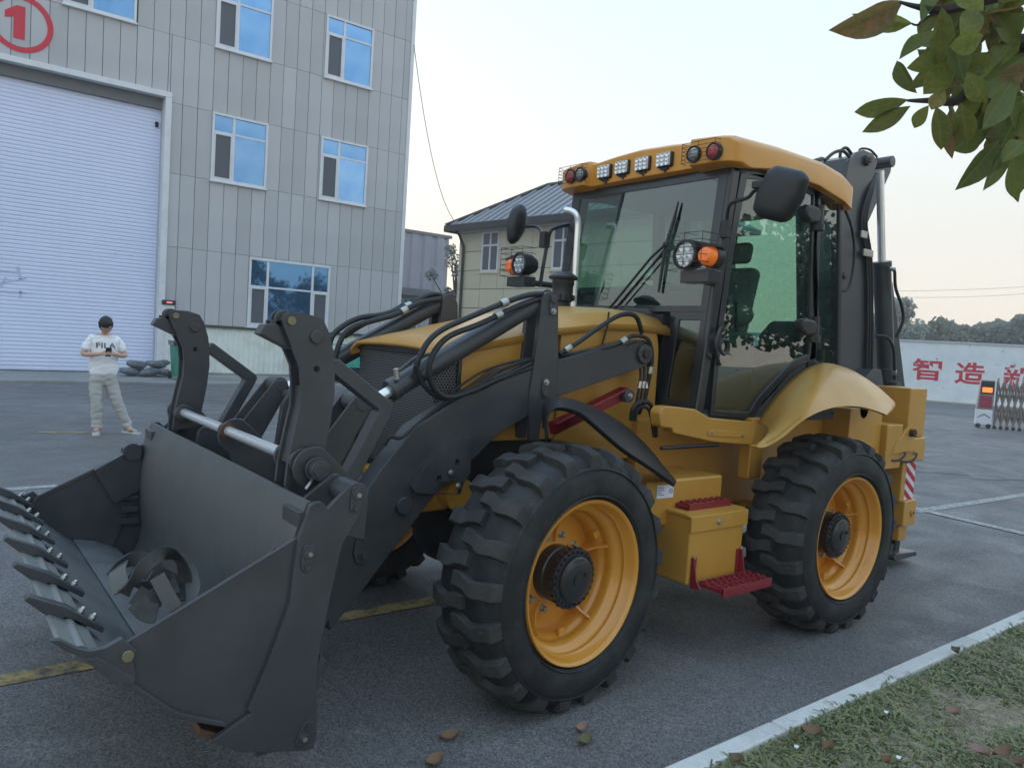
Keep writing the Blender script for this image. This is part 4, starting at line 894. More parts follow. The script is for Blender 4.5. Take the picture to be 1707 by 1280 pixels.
# ---- hooked fork carriers on the silver bar
PV = Vector((1.17, 0, 1.175))
bar = MB().cyl((1.17, 2.78, 1.19), (1.17, my(2.78), 1.19), 0.024, n=24).build('carrier_bar', M_chr, bh)
def hook(y, mirror=False):
    # pixel outline of the near plate, on y = 2.81
    P = S(2.81, [(470, 532), (474, 524), (483, 521), (512, 523), (538, 532), (547, 550), (556, 585), (558, 610), (558, 655), (551, 705), (541, 755), (532, 800), (476, 810), (480, 775), (487, 740), (496, 700), (501, 680), (503, 645), (501, 612), (492, 590), (481, 565), (474, 547)])
    hx = Y(528, 615, 2.81); r = empty('fork_carrier', (0, 0, 0)); r.parent = bh
    hk = MB().plate(y, y + 0.02, P, [(hx.x, hx.z, 0.0125)]).build('carrier_plate', M_dark, r, smooth=30)
    MB().plate(y + 0.10, y + 0.12, P, [(hx.x, hx.z, 0.0125)]).build('carrier_plate', M_dark, r, smooth=30)
    W = [P[i] for i in (21, 20, 19, 18, 17, 16, 15, 14, 13)]
    web = W + [(x + 0.014, z) for x, z in W[::-1]]
    web = [(x + 0.012, z) for x, z in W[4:]] + [(x + 0.028, z) for x, z in W[4:][::-1]]
    MB().plate(y + 0.02, y + 0.10, web).build('front_web', M_dark, r, bevel=0.002)
    # toe block and twin lips on top
    T = S(2.81, [(437, 557), (446, 541), (463, 540), (474, 545), (492, 560), (489, 584), (470, 574)])
    MB().plate(y + 0.026, y + 0.094, [(x - 0.0, z) for x, z in T]).build('toe_block', M_dark, r, bevel=0.004)
    for dy in (0.03, 0.075):
        q = Y(470, 530, 2.81); MB().cyl((q.x + 0.02, y + dy, q.z - 0.005), (q.x + 0.02, y + dy + 0.014, q.z - 0.005), 0.035, n=20).box(q.x - 0.03, q.x + 0.03, y + dy, y + dy + 0.014, q.z - 0.06, q.z - 0.01).build('toe_lug', M_dark, r, bevel=0.002)
    q = Y(486, 535, 2.81); MB().cyl((q.x, y - 0.008, q.z), (q.x, y + 0.13, q.z), 0.017, n=20).build('toe_pin', M_brass, r, bevel=0.002)
    q = Y(527, 562, 2.81); MB().cyl((q.x, y - 0.012, q.z), (q.x, y + 0.13, q.z), 0.028, n=8).build('plate_pin', M_dark, r, bevel=0.004)
    # bent brace tube
    A = Y(556, 608, 2.81 + 0.035); B = Y(645, 680, 2.81 + 0.035); C_ = Y(575, 815, 2.81 + 0.035)
    for p in (A, B, C_): p.y = y + 0.06
    d1 = (B - A).normalized(); d2 = (C_ - B).normalized(); hh_ = 0.030
    n1 = Vector((-d1.z, 0, d1.x)); n2 = Vector((-d2.z, 0, d2.x)); nb = (n1 + n2).normalized(); k = hh_ / nb.dot(n1)
    Q = [A + n1 * hh_, B + nb * k, C_ + n2 * hh_, C_ - n2 * hh_, B - nb * k, A - n1 * hh_]
    MB().plate(y + 0.025, y + 0.095, rpoly([(p.x, p.z) for p in Q], [0, 0.03, 0, 0, 0.012, 0])).build('brace_tube', M_dark, r, bevel=0.006)
    # pivot collars
    MB().cyl((1.17, y - 0.02, 1.19), (1.17, y, 1.19), 0.048, n=30).build('pivot_collar', M_dark, r, bevel=0.004); MB().cyl((1.17, y + 0.12, 1.19), (1.17, y + 0.14, 1.19), 0.055, n=30).build('pivot_collar', M_dark, r, bevel=0.004)
    return r
hook(2.81); hook(my(2.81 + 0.12) )
# end brackets of the bar: big discs on the bucket back
def disc_bracket(y, s, near=True):
    c = Vector((1.21, 0, 1.165))
    P = []
    for k in range(9): a = math.radians(70 + k * 22); P.append((c.x + 0.085 * math.cos(a), c.z + 0.085 * math.sin(a)))
    P += [(1.24, 0.92), (1.44, 0.86), (1.45, 1.03), (1.33, 1.16)]
    MB().plate(y, y + s * 0.016, P).build('bar_bracket', M_dark, bh, bevel=0.004)
disc_bracket(2.765, 1); disc_bracket(my(2.765), -1); disc_bracket(3.69, 1)
pc = Y(532, 775, 2.73)
MB().cyl((1.21, 2.70, 1.165), (1.21, 2.765, 1.165), 0.038, n=28).cyl((1.21, 2.735, 1.165), (1.21, 2.75, 1.165), 0.047, n=28).cyl((1.21, 2.695, 1.165), (1.21, 2.70, 1.165), 0.029, n=24).build('bar_end', M_dark, bh, bevel=0.003)
MB().cyl((1.20, 2.735, 1.14), (1.15, 2.70, 1.10), 0.006, n=8).build('grease_nipple', M_steel, bh)
MB().cyl((1.17, 3.675, 1.19), (1.17, 3.72, 1.19), 0.04, n=24).build('bar_bush', mat('rusty_bush', (0.09, 0.045, 0.03), 0.7), bh)

# ---- front fender arc
fa = Y(905, 668, 2.9)
upc = spline([Y(u, v, 3.0) for u, v in ((904, 715), (904, 680), (914, 666), (932, 662), (970, 670), (1010, 688), (1050, 715), (1090, 755), (1127, 805))], 4)
loc_ = spline([Y(u, v, 2.70) for u, v in ((914, 730), (913, 700), (922, 683), (938, 679), (968, 688), (1002, 716), (1040, 748), (1082, 776), (1126, 807))], 4)
for f in ((lambda y: y), my):
    n = len(upc); vs = []
    for i in range(n):
        a, c = upc[i], loc_[i]
        for k in range(5):
            t = k / 4; p = a.lerp(c, t); bul = 0.018 * math.sin(math.pi * t); vs.append((p.x + bul * 0.3, f(p.y), p.z + bul))
        vs.append((c.x - 0.004, f(c.y + 0.012), c.z - 0.018))
    fo = MB().add(vs, [(i * 6 + j, i * 6 + j + 1, (i + 1) * 6 + j + 1, (i + 1) * 6 + j) for i in range(n - 1) for j in range(5)]).build('front_fender', M_blk, bh, smooth=60); s_ = fo.modifiers.new('t', 'SOLIDIFY'); s_.thickness = 0.006
# red lock bar
a = Y(925, 715, 3.1); c = Y(1045, 655, 3.12); d = (c - a).normalized(); nn = Vector((-d.z, 0, d.x))
MB().ext([a + nn * 0.035, c + nn * 0.035, c - nn * 0.02, c - nn * 0.035 - d * 0.03, a - nn * 0.035], Vector((0, 0.05, 0))).ext([a + nn * 0.035 + Vector((0, -0.03, 0)), c + nn * 0.035 + Vector((0, -0.03, 0)), c + nn * 0.025 + Vector((0, -0.03, 0)), a + nn * 0.025 + Vector((0, -0.03, 0))], Vector((0, 0.06, 0))).build('arm_lock', M_red, bh, bevel=0.003)
c = Y(1050, 660, 3.08); MB().cyl(c, c + Vector((0, 0.04, 0)), 0.04, n=24).build('lock_disc', M_dark, bh, bevel=0.003); bolt('bolt', c, NY, 0.012, bh)

# ---- boxes and steps between the wheels
zb = 0.44
up = MB().box(3.22, 3.90, 2.86, 3.3, 0.70, 0.965).build('hydraulic_tank', M_yel, bh, bevel=0.018, seg=3)
bx0, bx1, byn = 3.40, 3.90, 2.68
MB().plate(byn, 3.25, [(bx0, 0.40), (bx1 - 0.02, 0.40), (bx1, 0.783), (bx0 + 0.0, 0.783)]).build('step_box', M_yel, bh, bevel=0.016, seg=3)
MB().ext([(bx0 - 0.01, byn - 0.012, 0.70), (bx0 - 0.01, byn - 0.012, 0.79), (bx0 - 0.01, byn + 0.03, 0.80), (bx0 - 0.01, 3.25, 0.80), (bx0 - 0.01, 3.25, 0.785), (bx0 - 0.01, byn + 0.005, 0.78), (bx0 - 0.01, byn - 0.0, 0.70)], (bx1 - bx0 + 0.02, 0, 0)).build('box_lid', M_yel, bh, bevel=0.004)
bolt('lid_latch', ((bx0 + bx1) / 2 - 0.02, byn - 0.012, 0.745), NY, 0.013, bh)
def tread(x0, x1, y0, y1, z, name):
    m = MB().box(x0, x1, y0, y1, z - 0.028, z - 0.008).box(x0, x1, y0 - 0.002, y0 + 0.01, z - 0.048, z + 0.004).box(x0, x1, y1 - 0.008, y1, z - 0.03, z + 0.004)
    nx_ = int((x1 - x0) / 0.05)
    for i in range(nx_):
        for j in range(3):
            cx_ = x0 + (i + 0.5) * (x1 - x0) / nx_ + (0.012 if j % 2 else -0.0); cy_ = y0 + (j + 0.5) * (y1 - y0) / 3
            m.lathe([(0.014, -0.01), (0.012, 0.006), (0.007, 0.007), (0.007, -0.01)], (cx_, cy_, z - 0.002), (0, 0, 1), n=8)
            m.box(cx_ - 0.02, cx_ + 0.02, cy_ + 0.02, cy_ + 0.024, z - 0.01, z + 0.006)
    return m.build(name, M_red, bh, bevel=0.0015, smooth=30)
tread(3.47, 3.86, 2.76, 2.93, 0.835, 'step_tread')
tread(3.46, 3.91, 2.48, 2.64, 0.43, 'step_tread')
for x in (3.42, 3.86):
    MB().ext([(x, byn - 0.004, 0.56), (x, byn - 0.02, 0.56), (x, 2.635, 0.44), (x, 2.60, 0.395), (x, byn - 0.004, 0.385)], (0.008, 0, 0)).box(x - 0.03 if x > 3.6 else x + 0.008, x if x > 3.6 else x + 0.04, byn - 0.010, byn - 0.003, 0.40, 0.56).build('step_bracket', M_red, bh, bevel=0.002)
    bolt('bolt', (x + 0.012, byn - 0.012, 0.56), NY, 0.008, bh)
# small printed label on the tank
M_lab = mat('white_label', (0.75, 0.78, 0.85), 0.4)
M_ink = mat('blue_ink', (0.12, 0.2, 0.5), 0.5)
lx0, lx1 = Y(1095, 820, 2.856).x, Y(1122, 820, 2.856).x; lz0, lz1 = Y(1108, 830, 2.856).z, Y(1108, 808, 2.856).z
lb = MB().box(lx0, lx1, 2.854, 2.858, lz0, lz1).build('label_sticker', M_lab, bh, smooth=0)
m = MB()
for k, (z_, w_) in enumerate(((0.8, 0.045), (0.62, 0.05), (0.45, 0.03), (0.28, 0.05))): z_ = lz0 + (lz1 - lz0) * z_; m.box(lx0 + 0.006, lx0 + 0.006 + w_, 2.852, 2.854, z_ - 0.002, z_ + 0.002)
ring(m, lx1 - 0.022, (lz0 + lz1) / 2, 0.012, 0.015, 2.852, 2.8535, 20)
m.plate(2.852, 2.8535, [(lx1 + a_, (lz0 + lz1) / 2 + b_) for a_, b_ in ((-0.03, 0.002), (-0.022, -0.006), (-0.012, 0.008), (-0.022, -0.001))]); m.build('print', M_ink, lb, smooth=0)
# ---- cab
yS = 2.97; yO = my(yS)
def sx(z): return 3.735 + (z - 1.33) * 0.1196          # raked front line of the cab
def bar3(mb, p, q, w_, d_, up=Vector((0, 1, 0))):
    p = Vector(p); q = Vector(q); t = (q - p).normalized(); a = up - t * up.dot(t); a.normalize(); b = t.cross(a)
    return mb.obox((p + q) / 2, (q - p) / 2, a * w_ / 2, b * d_ / 2)
zr = 2.86
for y in (yS + 0.03, yO - 0.03):
    bar3(MB(), (sx(1.3) + 0.035, y, 1.3), (sx(zr) + 0.035, y, zr), 0.06, 0.075).build('front_pillar', M_blkm, bh, bevel=0.012, seg=3)
    bar3(MB(), (5.33, y, 1.62), (5.16, y, zr), 0.07, 0.05).build('rear_pillar', M_blkm, bh, bevel=0.01)
    bar3(MB(), (4.98, y, 1.6), (4.86, y, zr), 0.06, 0.10).build('middle_pillar', M_blkm, bh, bevel=0.012)
    bar3(MB(), (3.92, y, zr), (5.16, y, zr), 0.06, 0.08).build('roof_rail', M_blkm, bh, bevel=0.01)
MB().box(3.80, 5.34, yS + 0.02, yO - 0.02, 1.27, 1.33).build('cab_floor', M_inner, bh)
# windscreen with black printed border
def fp(y, z, off=0.0): return Vector((sx(z) + off, y, z))
gl = MB(); gl.add([fp(yS + 0.05, 1.95), fp(yO - 0.05, 1.95), fp(yO - 0.05, 2.85), fp(yS + 0.05, 2.85)], [(0, 1, 2, 3)]); gl.build('windscreen', M_glass, bh, smooth=0)
m = MB(); frame3(m, [fp(yS + 0.03, 1.95), fp(yO - 0.03, 1.95), fp(yO - 0.03, 2.86), fp(yS + 0.03, 2.86)], [fp(yS + 0.085, 1.99), fp(yO - 0.085, 1.99), fp(yO - 0.10, 2.79), fp(yS + 0.10, 2.79)], (-0.006, 0, 0)); m.build('windscreen_seal', M_blkm, bh, bevel=0.002)
m = MB(); m.add([fp(yS + 0.05, 1.36, .004), fp(3.26, 1.36, .004), fp(3.26, 1.94, .004), fp(yS + 0.05, 1.94, .004)], [(0, 1, 2, 3)]); m.build('lower_window', M_glass, bh, smooth=0)
m = MB(); frame3(m, [fp(yS + 0.03, 1.33), fp(3.29, 1.33), fp(3.29, 1.95), fp(yS + 0.03, 1.95)], [fp(yS + 0.07, 1.40), fp(3.21, 1.40), fp(3.21, 1.90), fp(yS + 0.07, 1.90)], (-0.006, 0, 0)); m.build('lower_window_seal', M_blkm, bh, bevel=0.002)
MB().box(3.74, 3.80, 3.29, 4.43, 1.3, 1.93).build('firewall', M_under, bh)
# near door with fender-shaped lower edge
od = [(1236, 288), (1300, 293), (1366, 306), (1362, 420), (1366, 530), (1361, 597), (1330, 612), (1295, 645), (1270, 672), (1258, 697), (1222, 697), (1185, 693), (1196, 560), (1214, 420)]
idr = [(1246, 298), (1300, 302), (1357, 314), (1353, 420), (1356, 530), (1351, 590), (1322, 603), (1288, 637), (1262, 665), (1250, 687), (1222, 687), (1192, 683), (1204, 560), (1223, 420)]
def side3(pts, y): return [Vector((x, y, z)) for x, z in S(yS, pts)]
for side, y in ((0, yS), (1, yO)):
    O3 = side3(od, y); I3 = side3(idr, y)
    m = MB(); frame3(m, O3, I3, (0, 0.03 if side == 0 else -0.03, 0)); dr_ = m.build('door', M_blkm, bh, bevel=0.005)
    gp = side3([(1240, 292), (1300, 297), (1362, 309), (1358, 420), (1361, 530), (1356, 594), (1326, 608), (1292, 641), (1266, 669), (1254, 692), (1222, 692), (1188, 688), (1200, 560), (1218, 420)], y)
    g2 = MB(); g2.add([p + Vector((0, 0.012 if side == 0 else -0.012, 0)) for p in gp], [tuple(range(len(gp)))]); g2.build('door_glass', M_glass, dr_, smooth=0)
    # hinges
    if side == 0:
        for (u, v) in ((1352, 357), (1345, 545)):
            c = Y(u, v, yS - 0.06)
            h = MB().plate(c.y - 0.03, c.y + 0.05, [(c.x - 0.085, c.z + 0.045), (c.x - 0.02, c.z + 0.055), (c.x + 0.07, c.z + 0.045), (c.x + 0.09, c.z + 0.0), (c.x + 0.06, c.z - 0.055), (c.x - 0.03, c.z - 0.06), (c.x - 0.09, c.z - 0.03), (c.x - 0.1, c.z + 0.01)]).build('hinge', M_blk, dr_, bevel=0.022, seg=3)
            MB().cyl(c + Vector((0.115, 0.01, -0.085)), c + Vector((0.115, 0.01, 0.075)), 0.028, n=12).cyl(c + Vector((0.09, 0.0, -0.10)), c + Vector((0.09, 0.0, -0.055)), 0.045, n=12).build('hinge_pin', M_blk, dr_, bevel=0.003)
        c = Y(1203, 578, yS - 0.02); MB().lathe([(0.03, 0), (0.045, -0.012), (0.055, -0.02), (0.045, -0.03), (0.028, -0.02)], c, (0, 1, 0), n=24).build('door_handle_dish', M_blk, dr_)
        m = MB().tube(chaikin([Y(1200, 545, yS - 0.01), Y(1193, 565, yS - 0.05), Y(1193, 590, yS - 0.05), Y(1200, 608, yS - 0.01)], 2), 0.010).build('door_handle', M_blk, dr_)
        MB().tube([Y(1228, 618, yS + 0.05), Y(1335, 588, yS + 0.02)], 0.006).build('door_stay', M_blk, dr_)
# quarter glass behind the door
for side, y in ((0, yS + 0.01), (1, yO - 0.01)):
    q = side3([(1378, 312), (1399, 345), (1398, 560), (1398, 655), (1372, 612), (1374, 470)], y)
    g2 = MB(); g2.add(q, [tuple(range(6))]); g2.build('quarter_glass', M_glass, bh, smooth=0)
# rear of cab
m = MB(); m.add([(5.34, yS + .05, 1.6), (5.34, yO - .05, 1.6), (5.18, yO - .05, 2.84), (5.18, yS + .05, 2.84)], [(0, 1, 2, 3)]); m.build('rear_glass', M_glass, bh, smooth=0)
MB().box(5.30, 5.36, yS + 0.02, yO - 0.02, 1.3, 1.60).build('rear_panel', M_blkm, bh, bevel=0.01)
# inner wheel arches, floor, seat, console, steering
for y0, y1 in ((yS + 0.02, yS + 0.3), (yO - 0.3, yO - 0.02)):
    P = S(yS, [(1255, 694), (1270, 672), (1295, 645), (1330, 612), (1361, 600)]); P = P + [(5.3, 1.66), (5.3, 1.33), (P[0][0], 1.33)]
    MB().plate(y0, y1, P).build('inner_arch', M_inner, bh, bevel=0.01)
seat = MB().box(4.42, 4.85, 3.48, 3.92, 1.72, 1.86).build('seat', M_seat, bh, bevel=0.05, seg=3)
m = MB(); bar3(m, (4.84, YC, 1.80), (4.98, YC, 2.36), 0.46, 0.12); m.build('seat_back', M_seat, seat, bevel=0.05, seg=3)
m = MB(); bar3(m, (4.97, YC, 2.40), (5.0, YC, 2.56), 0.28, 0.09); m.build('headrest', M_seat, seat, bevel=0.04, seg=3)
MB().box(4.50, 4.8, 3.55, 3.85, 1.33, 1.72).build('seat_base', M_inner, seat, bevel=0.02)
for y in (3.42, 3.93): MB().box(4.5, 4.85, y, y + 0.06, 1.98, 2.04).build('armrest', M_seat, seat, bevel=0.02)
MB().plate(3.45, 3.95, [(3.80, 1.33), (3.80, 1.98), (3.95, 2.06), (4.08, 2.02), (4.02, 1.85), (3.98, 1.33)]).build('dashboard', M_inner, bh, bevel=0.03)
c = Vector((4.17, YC, 2.10)); ax_ = Vector((0.5, 0, 0.87)).normalized(); a_, b_ = orth(ax_)
ringp = [c + (a_ * math.cos(t) + b_ * math.sin(t)) * 0.19 for t in [k * math.tau / 32 for k in range(33)]]
st_ = MB().tube(ringp, 0.014).cyl(c - ax_ * 0.02, c + ax_ * 0.02, 0.05)
for k in range(3): st_.cyl(c, c + (a_ * math.cos(k * 2.09) + b_ * math.sin(k * 2.09)) * 0.185, 0.012, n=8)
st_.build('steering_wheel', M_blk, bh); MB().cyl(c, c - ax_ * 0.3, 0.035).build('steering_column', M_blk, bh)
MB().box(4.1, 4.5, 3.12, 3.30, 1.33, 1.85).build('side_console', M_inner, bh, bevel=0.03)
for x in (4.2, 4.3, 4.4): MB().cyl((x, 3.21, 1.85), (x - 0.03, 3.21, 2.05), 0.008).ball((x - 0.03, 3.21, 2.06), 0.022).build('control_lever', M_blk, bh)
MB().box(3.97, 5.15, 3.05, 4.35, 2.80, 2.84).build('headlining', M_inner, bh, bevel=0.01)
MB().plate(3.1, 3.42, rpoly([(4.95, 1.33), (4.95, 1.86), (5.1, 1.98), (5.3, 1.95), (5.3, 1.33)], 0.04)).build('rear_console', M_inner, bh, bevel=0.02)
MB().plate(3.98, 4.3, rpoly([(4.95, 1.33), (4.95, 1.86), (5.1, 1.98), (5.3, 1.95), (5.3, 1.33)], 0.04)).build('rear_console', M_inner, bh, bevel=0.02)
MB().box(5.22, 5.26, 3.05, 4.35, 1.6, 1.78).build('rear_trim', M_inner, bh, bevel=0.01)
MB().ball((4.5, 3.3, 1.98), 1, 14, 8, (0.16, 0.1, 0.09)).build('covered_lever_console', M_seat, bh)
# dash top seen through the windscreen as a dark hump
MB().plate(3.1, 4.32, [(3.83, 1.96), (3.85, 2.08), (3.95, 2.14), (4.08, 2.10), (4.08, 1.96)]).build('dash_top', M_under, bh, bevel=0.02)
# ---- roof: lofted shell with corner pods and a recessed light bar
SP = [(0.0, -0.17), (0.0, -0.02), (0.06, 0.0), (0.5, 0.02), (1.05, 0.022), (1.32, -0.01), (1.47, -0.10), (1.47, -0.25), (1.38, -0.22), (1.0, -0.165), (0.4, -0.15), (0.12, -0.19)]
def rsec(y, inset, dz, fx=0.0, lift=0.0):
    out_ = []
    for i, (x, z) in enumerate(SP):
        xx = 3.80 + inset + x * (1.47 - 2 * inset) / 1.47
        zz = 3.03 + (z if z > -0.12 else z) + dz
        if i in (0, 1): xx += fx; 
        if i == 2: xx += fx * 0.7
        if i in (1, 2, 3, 4, 5): zz += lift
        if i == 11: xx += fx
        out_.append((xx, y, zz))
    return out_
yr = 2.90; ST = [(yr, 0.10, -0.0, 0, -0.06), (yr + 0.015, 0.06, 0, 0, -0.035), (yr + 0.05, 0.02, 0, 0, -0.01), (yr + 0.12, 0.0, 0, 0, 0.0), (yr + 0.315, -0.01, 0, 0, 0.012), (yr + 0.335, -0.01, 0, 0.07, 0.005), (yr + 0.55, -0.01, 0, 0.06, 0.02), (YC, -0.01, 0, 0.055, 0.03)]
ST = ST + [(my(a), *r) for a, *r in ST[:-1][::-1]]
m = MB(); vs = []; n = len(SP)
for s_ in ST: vs += rsec(*s_)
fs = [(i * n + j, i * n + (j + 1) % n, (i + 1) * n + (j + 1) % n, (i + 1) * n + j) for i in range(len(ST) - 1) for j in range(n)] + [tuple(range(n)), tuple((len(ST) - 1) * n + j for j in range(n))[::-1]]
roof_ = m.add(vs, fs).build('cab_roof', M_roof, bh, bevel=0.008, smooth=40, seg=3)
# work lights
def worklight(u, v):
    p = X(u, v, 3.825); r = empty('work_light', (0, 0, 0)); r.parent = bh
    hw_, hh_ = 0.064, 0.050
    MB().plate(0, 0, [(0, 0), (1, 0), (0, 1)]) if False else None
    m = MB(); m.box(p.x, p.x + 0.07, p.y - hw_, p.y + hw_, p.z - hh_, p.z + hh_); m.build('lamp_housing', M_blk, r, bevel=0.014)
    m = MB(); m.box(p.x - 0.004, p.x + 0.001, p.y - hw_ * 0.86, p.y + hw_ * 0.86, p.z - hh_ * 0.82, p.z + hh_ * 0.82); m.build('lamp_reflector', M_lens, r)
    for i in range(3):
        for j in range(3):
            m2 = MB().lathe([(0.004, 0.0), (0.014, -0.01), (0.016, -0.010)], (p.x - 0.003, p.y + (i - 1) * 0.037, p.z + (j - 1) * 0.026), (1, 0, 0), n=12); m2.build('led_cup', M_lens, r)
    MB().cyl((p.x + 0.03, p.y, p.z - hh_ - 0.03), (p.x + 0.03, p.y, p.z - hh_), 0.014).box(p.x + 0.01, p.x + 0.05, p.y - 0.03, p.y + 0.03, p.z - hh_ - 0.014, p.z - hh_ - 0.004).build('lamp_foot', M_blk, r)
for u, v in ((1006, 286), (1036, 279), (1070, 273), (1106, 266)): worklight(u, v)
# pod lamps and wire guards
def wires(name, lines, parent, r=0.003):
    m = MB()
    for l in lines: m.tube(l, r, 5)
    return m.build(name, M_blk, parent)
def pod(pts, side):
    r = empty('pod_lamps', (0, 0, 0)); r.parent = bh; ys_ = []
    for (u, v, mt) in pts:
        p = X(u, v, 3.775); ys_.append(p)
        MB().lathe([(0.0, -0.012), (0.02, -0.011), (0.038, -0.004), (0.044, 0.004), (0.044, 0.05)], p, (1, 0, 0), n=24).build('lens', mt, r)
        MB().lathe([(0.044, -0.002), (0.050, -0.004), (0.052, 0.006), (0.052, 0.03)], p, (1, 0, 0), n=24).build('bezel', M_blk, r)
    yc_ = (ys_[0].y + ys_[1].y) / 2; zc_ = (ys_[0].z + ys_[1].z) / 2; x = 3.73; L_ = []
    for k in range(6): z = zc_ - 0.06 + k * 0.024; L_.append([(x + 0.05, yc_ - 0.13, z), (x, yc_ - 0.125, z), (x, yc_ + 0.125, z), (x + 0.05, yc_ + 0.13, z)])
    for yy in (-0.125, 0.0, 0.125): L_.append([(x, yc_ + yy, zc_ - 0.062), (x, yc_ + yy, zc_ + 0.062)])
    wires('wire_guard', L_, r, 0.002)
M_smoke = mat('smoky_clear_lens', (0.25, 0.26, 0.24), 0.1, metal=0.4, coat=1)
pod([(1155, 257, M_smoke), (1188, 252, M_redl)], 0); pod([(950, 294, M_redl), (966, 291, M_smoke)], 1)
# headlamps on brackets beside the cab
def headlamp(y, s):
    r = empty('headlamp', (0, 0, 0)); r.parent = bh; xx = 3.50 if s < 0 else 3.52; c = Y(1145, 425, 2.94) if s < 0 else Y(869, 440, 4.44); c = Vector((c.x, y, c.z)); o_ = s
    MB().lathe([(0.02, 0.10), (0.045, 0.09), (0.062, 0.05), (0.068, 0.0), (0.066, -0.02), (0.056, -0.022), (0.056, -0.01)], c, (1, 0, 0), n=28).build('lamp_shell', M_blk, r)
    MB().lathe([(0.0, 0.0), (0.056, 0.0)], c + Vector((-0.004, 0, 0)), (1, 0, 0), n=28).build('reflector', M_lens, r)
    for (a, b) in ((0, 0), (0.032, 0), (-0.032, 0), (0.017, 0.029), (-0.017, 0.029), (0.017, -0.029), (-0.017, -0.029)):
        MB().lathe([(0.003, 0.0), (0.012, -0.008), (0.0155, -0.012)], c + Vector((-0.006, a, b)), (1, 0, 0), n=12).build('led_cup', M_lens, r)
    MB().lathe([(0.0, -0.018), (0.056, -0.016)], c, (1, 0, 0), n=28).build('cover_glass', M_clear, r)
    k = c + Vector((0.03, s * 0.105, -0.008)); MB().lathe([(0.0, -0.05), (0.03, -0.045), (0.042, -0.03), (0.045, 0.03), (0.03, 0.045), (0.0, 0.045)], k, (1, 0, 0), n=20).build('indicator', M_amber, r)
    MB().lathe([(0.046, 0.0), (0.05, 0.0), (0.05, 0.05), (0.03, 0.06)], k, (1, 0, 0), n=20).build('indicator_shell', M_blk, r)
    MB().ext([c + Vector((0.0, s * 0.02, 0.065)), c + Vector((0.0, s * 0.15, 0.04)), c + Vector((0.0, s * 0.15, 0.03)), c + Vector((0.0, s * 0.02, 0.05))], (0.09, 0, 0)).build('shroud', M_blk, r)
    MB().box(c.x - 0.0, c.x + 0.09, c.y + min(s * 0.13, -s * 0.03), c.y + max(s * 0.13, -s * 0.03), c.z - 0.125, c.z - 0.068).build('lamp_bracket', M_blkm, r, bevel=0.004)
    e = Vector((sx(2.1) + 0.02, yS + 0.03 if s < 0 else yO - 0.03, c.z - 0.1)); MB().cyl(c + Vector((0.05, 0, -0.1)), e, 0.018).build('lamp_arm', M_blkm, r)
    L_ = []; x = c.x - 0.055
    for q in range(6): z = c.z - 0.07 + q * 0.032; L_.append([(x + 0.09, c.y - s * 0.08, z), (x, c.y - s * 0.075, z), (x, c.y + s * 0.125, z), (x + 0.10, c.y + s * 0.13, z)])
    for q in range(3): yy = c.y + s * (-0.075 + q * 0.1); L_.append([(x + (0.08 if q == 2 else 0.08), yy, c.z + 0.09), (x, yy, c.z + 0.09), (x, yy, c.z - 0.07)])
    wires('wire_guard', L_, r, 0.0017)
headlamp(2.94, -1); headlamp(my(2.96), 1)
for o_ in [c_ for c_ in bh.children if c_.name.startswith('headlamp')]:
    c_ = Y(1145, 425, 2.94) if o_.name == 'headlamp' else Vector((Y(869, 440, 4.44).x, my(2.96), Y(869, 440, 4.44).z)); o_.scale = (1.28,) * 3; o_.location = c_ * (1 - 1.28)
# mirrors
mr = empty('mirror', (0, 0, 0)); mr.parent = bh
pts = [X(u, v, 3.74) for u, v in ((1293, 274), (1336, 284), (1345, 297), (1334, 332), (1312, 366), (1300, 371), (1262, 362), (1253, 350), (1262, 315), (1280, 282))]
P2 = rpoly([(p.y, p.z) for p in pts], 0.02, 3)
def shell(pts3, vec, nm, mt, par):       # domed housing: outline shrinks as it goes back
    c = sum(pts3, Vector()) / len(pts3); m = MB(); vs = []; n = len(pts3)
    for t, s_ in ((1.0, 0.98), (0.75, 1.0), (0.35, 0.95), (0.12, 0.82), (0.0, 0.55)): vs += [c + (p - c) * s_ + Vector(vec) * t for p in pts3]
    fs = [(i * n + j, i * n + (j + 1) % n, (i + 1) * n + (j + 1) % n, (i + 1) * n + j) for i in range(4) for j in range(n)] + [tuple(range(n)), tuple(4 * n + j for j in range(n))]
    return m.add(vs, fs).build(nm, mt, par, smooth=60)
shell([Vector((3.71, a, b)) for a, b in P2], (0.07, 0, 0), 'mirror_housing', M_blk, mr)
MB().ext([Vector((3.781, a * 0.94 + 0.06 * (sum(q[0] for q in P2) / len(P2)), b * 0.94 + 0.06 * (sum(q[1] for q in P2) / len(P2)))) for a, b in P2], (0.003, 0, 0)).build('mirror_glass', M_chr, mr)
p0 = Y(1212, 372, 2.95); mid = [p0, Y(1214, 345, 2.90), Y(1222, 336, 2.86), Y(1248, 331, 2.75), Y(1256, 318, 2.70), Vector((3.76, 2.62, Y(1268, 308, 2.62).z))]
MB().tube(chaikin(mid, 2), 0.011).build('mirror_arm', M_blk, mr)
MB().box(p0.x - 0.025, p0.x + 0.02, 2.93, 2.98, p0.z - 0.09, p0.z + 0.02).build('mirror_clamp', M_blk, mr, bevel=0.005); 
q = X(1270, 308, 3.75); MB().obox(q, (0.03, 0, 0), (0, 0.05, 0.0), (0, 0, 0.022)).build('mirror_socket', M_blk, mr, bevel=0.008)
mr = empty('mirror', (0, 0, 0)); mr.parent = bh; yM = 4.86
pts = [Y(u, v, yM) for u, v in ((873, 338), (881, 343), (883, 360), (879, 385), (868, 403), (860, 408), (854, 400), (853, 380), (857, 358), (863, 345))]
m_ = rpoly([(p.x, p.z) for p in pts], 0.02, 3); shell([Vector((a, yM + 0.0, b)) for a, b in m_], (0.0, 0.07, 0), 'mirror_housing', M_blk, mr)
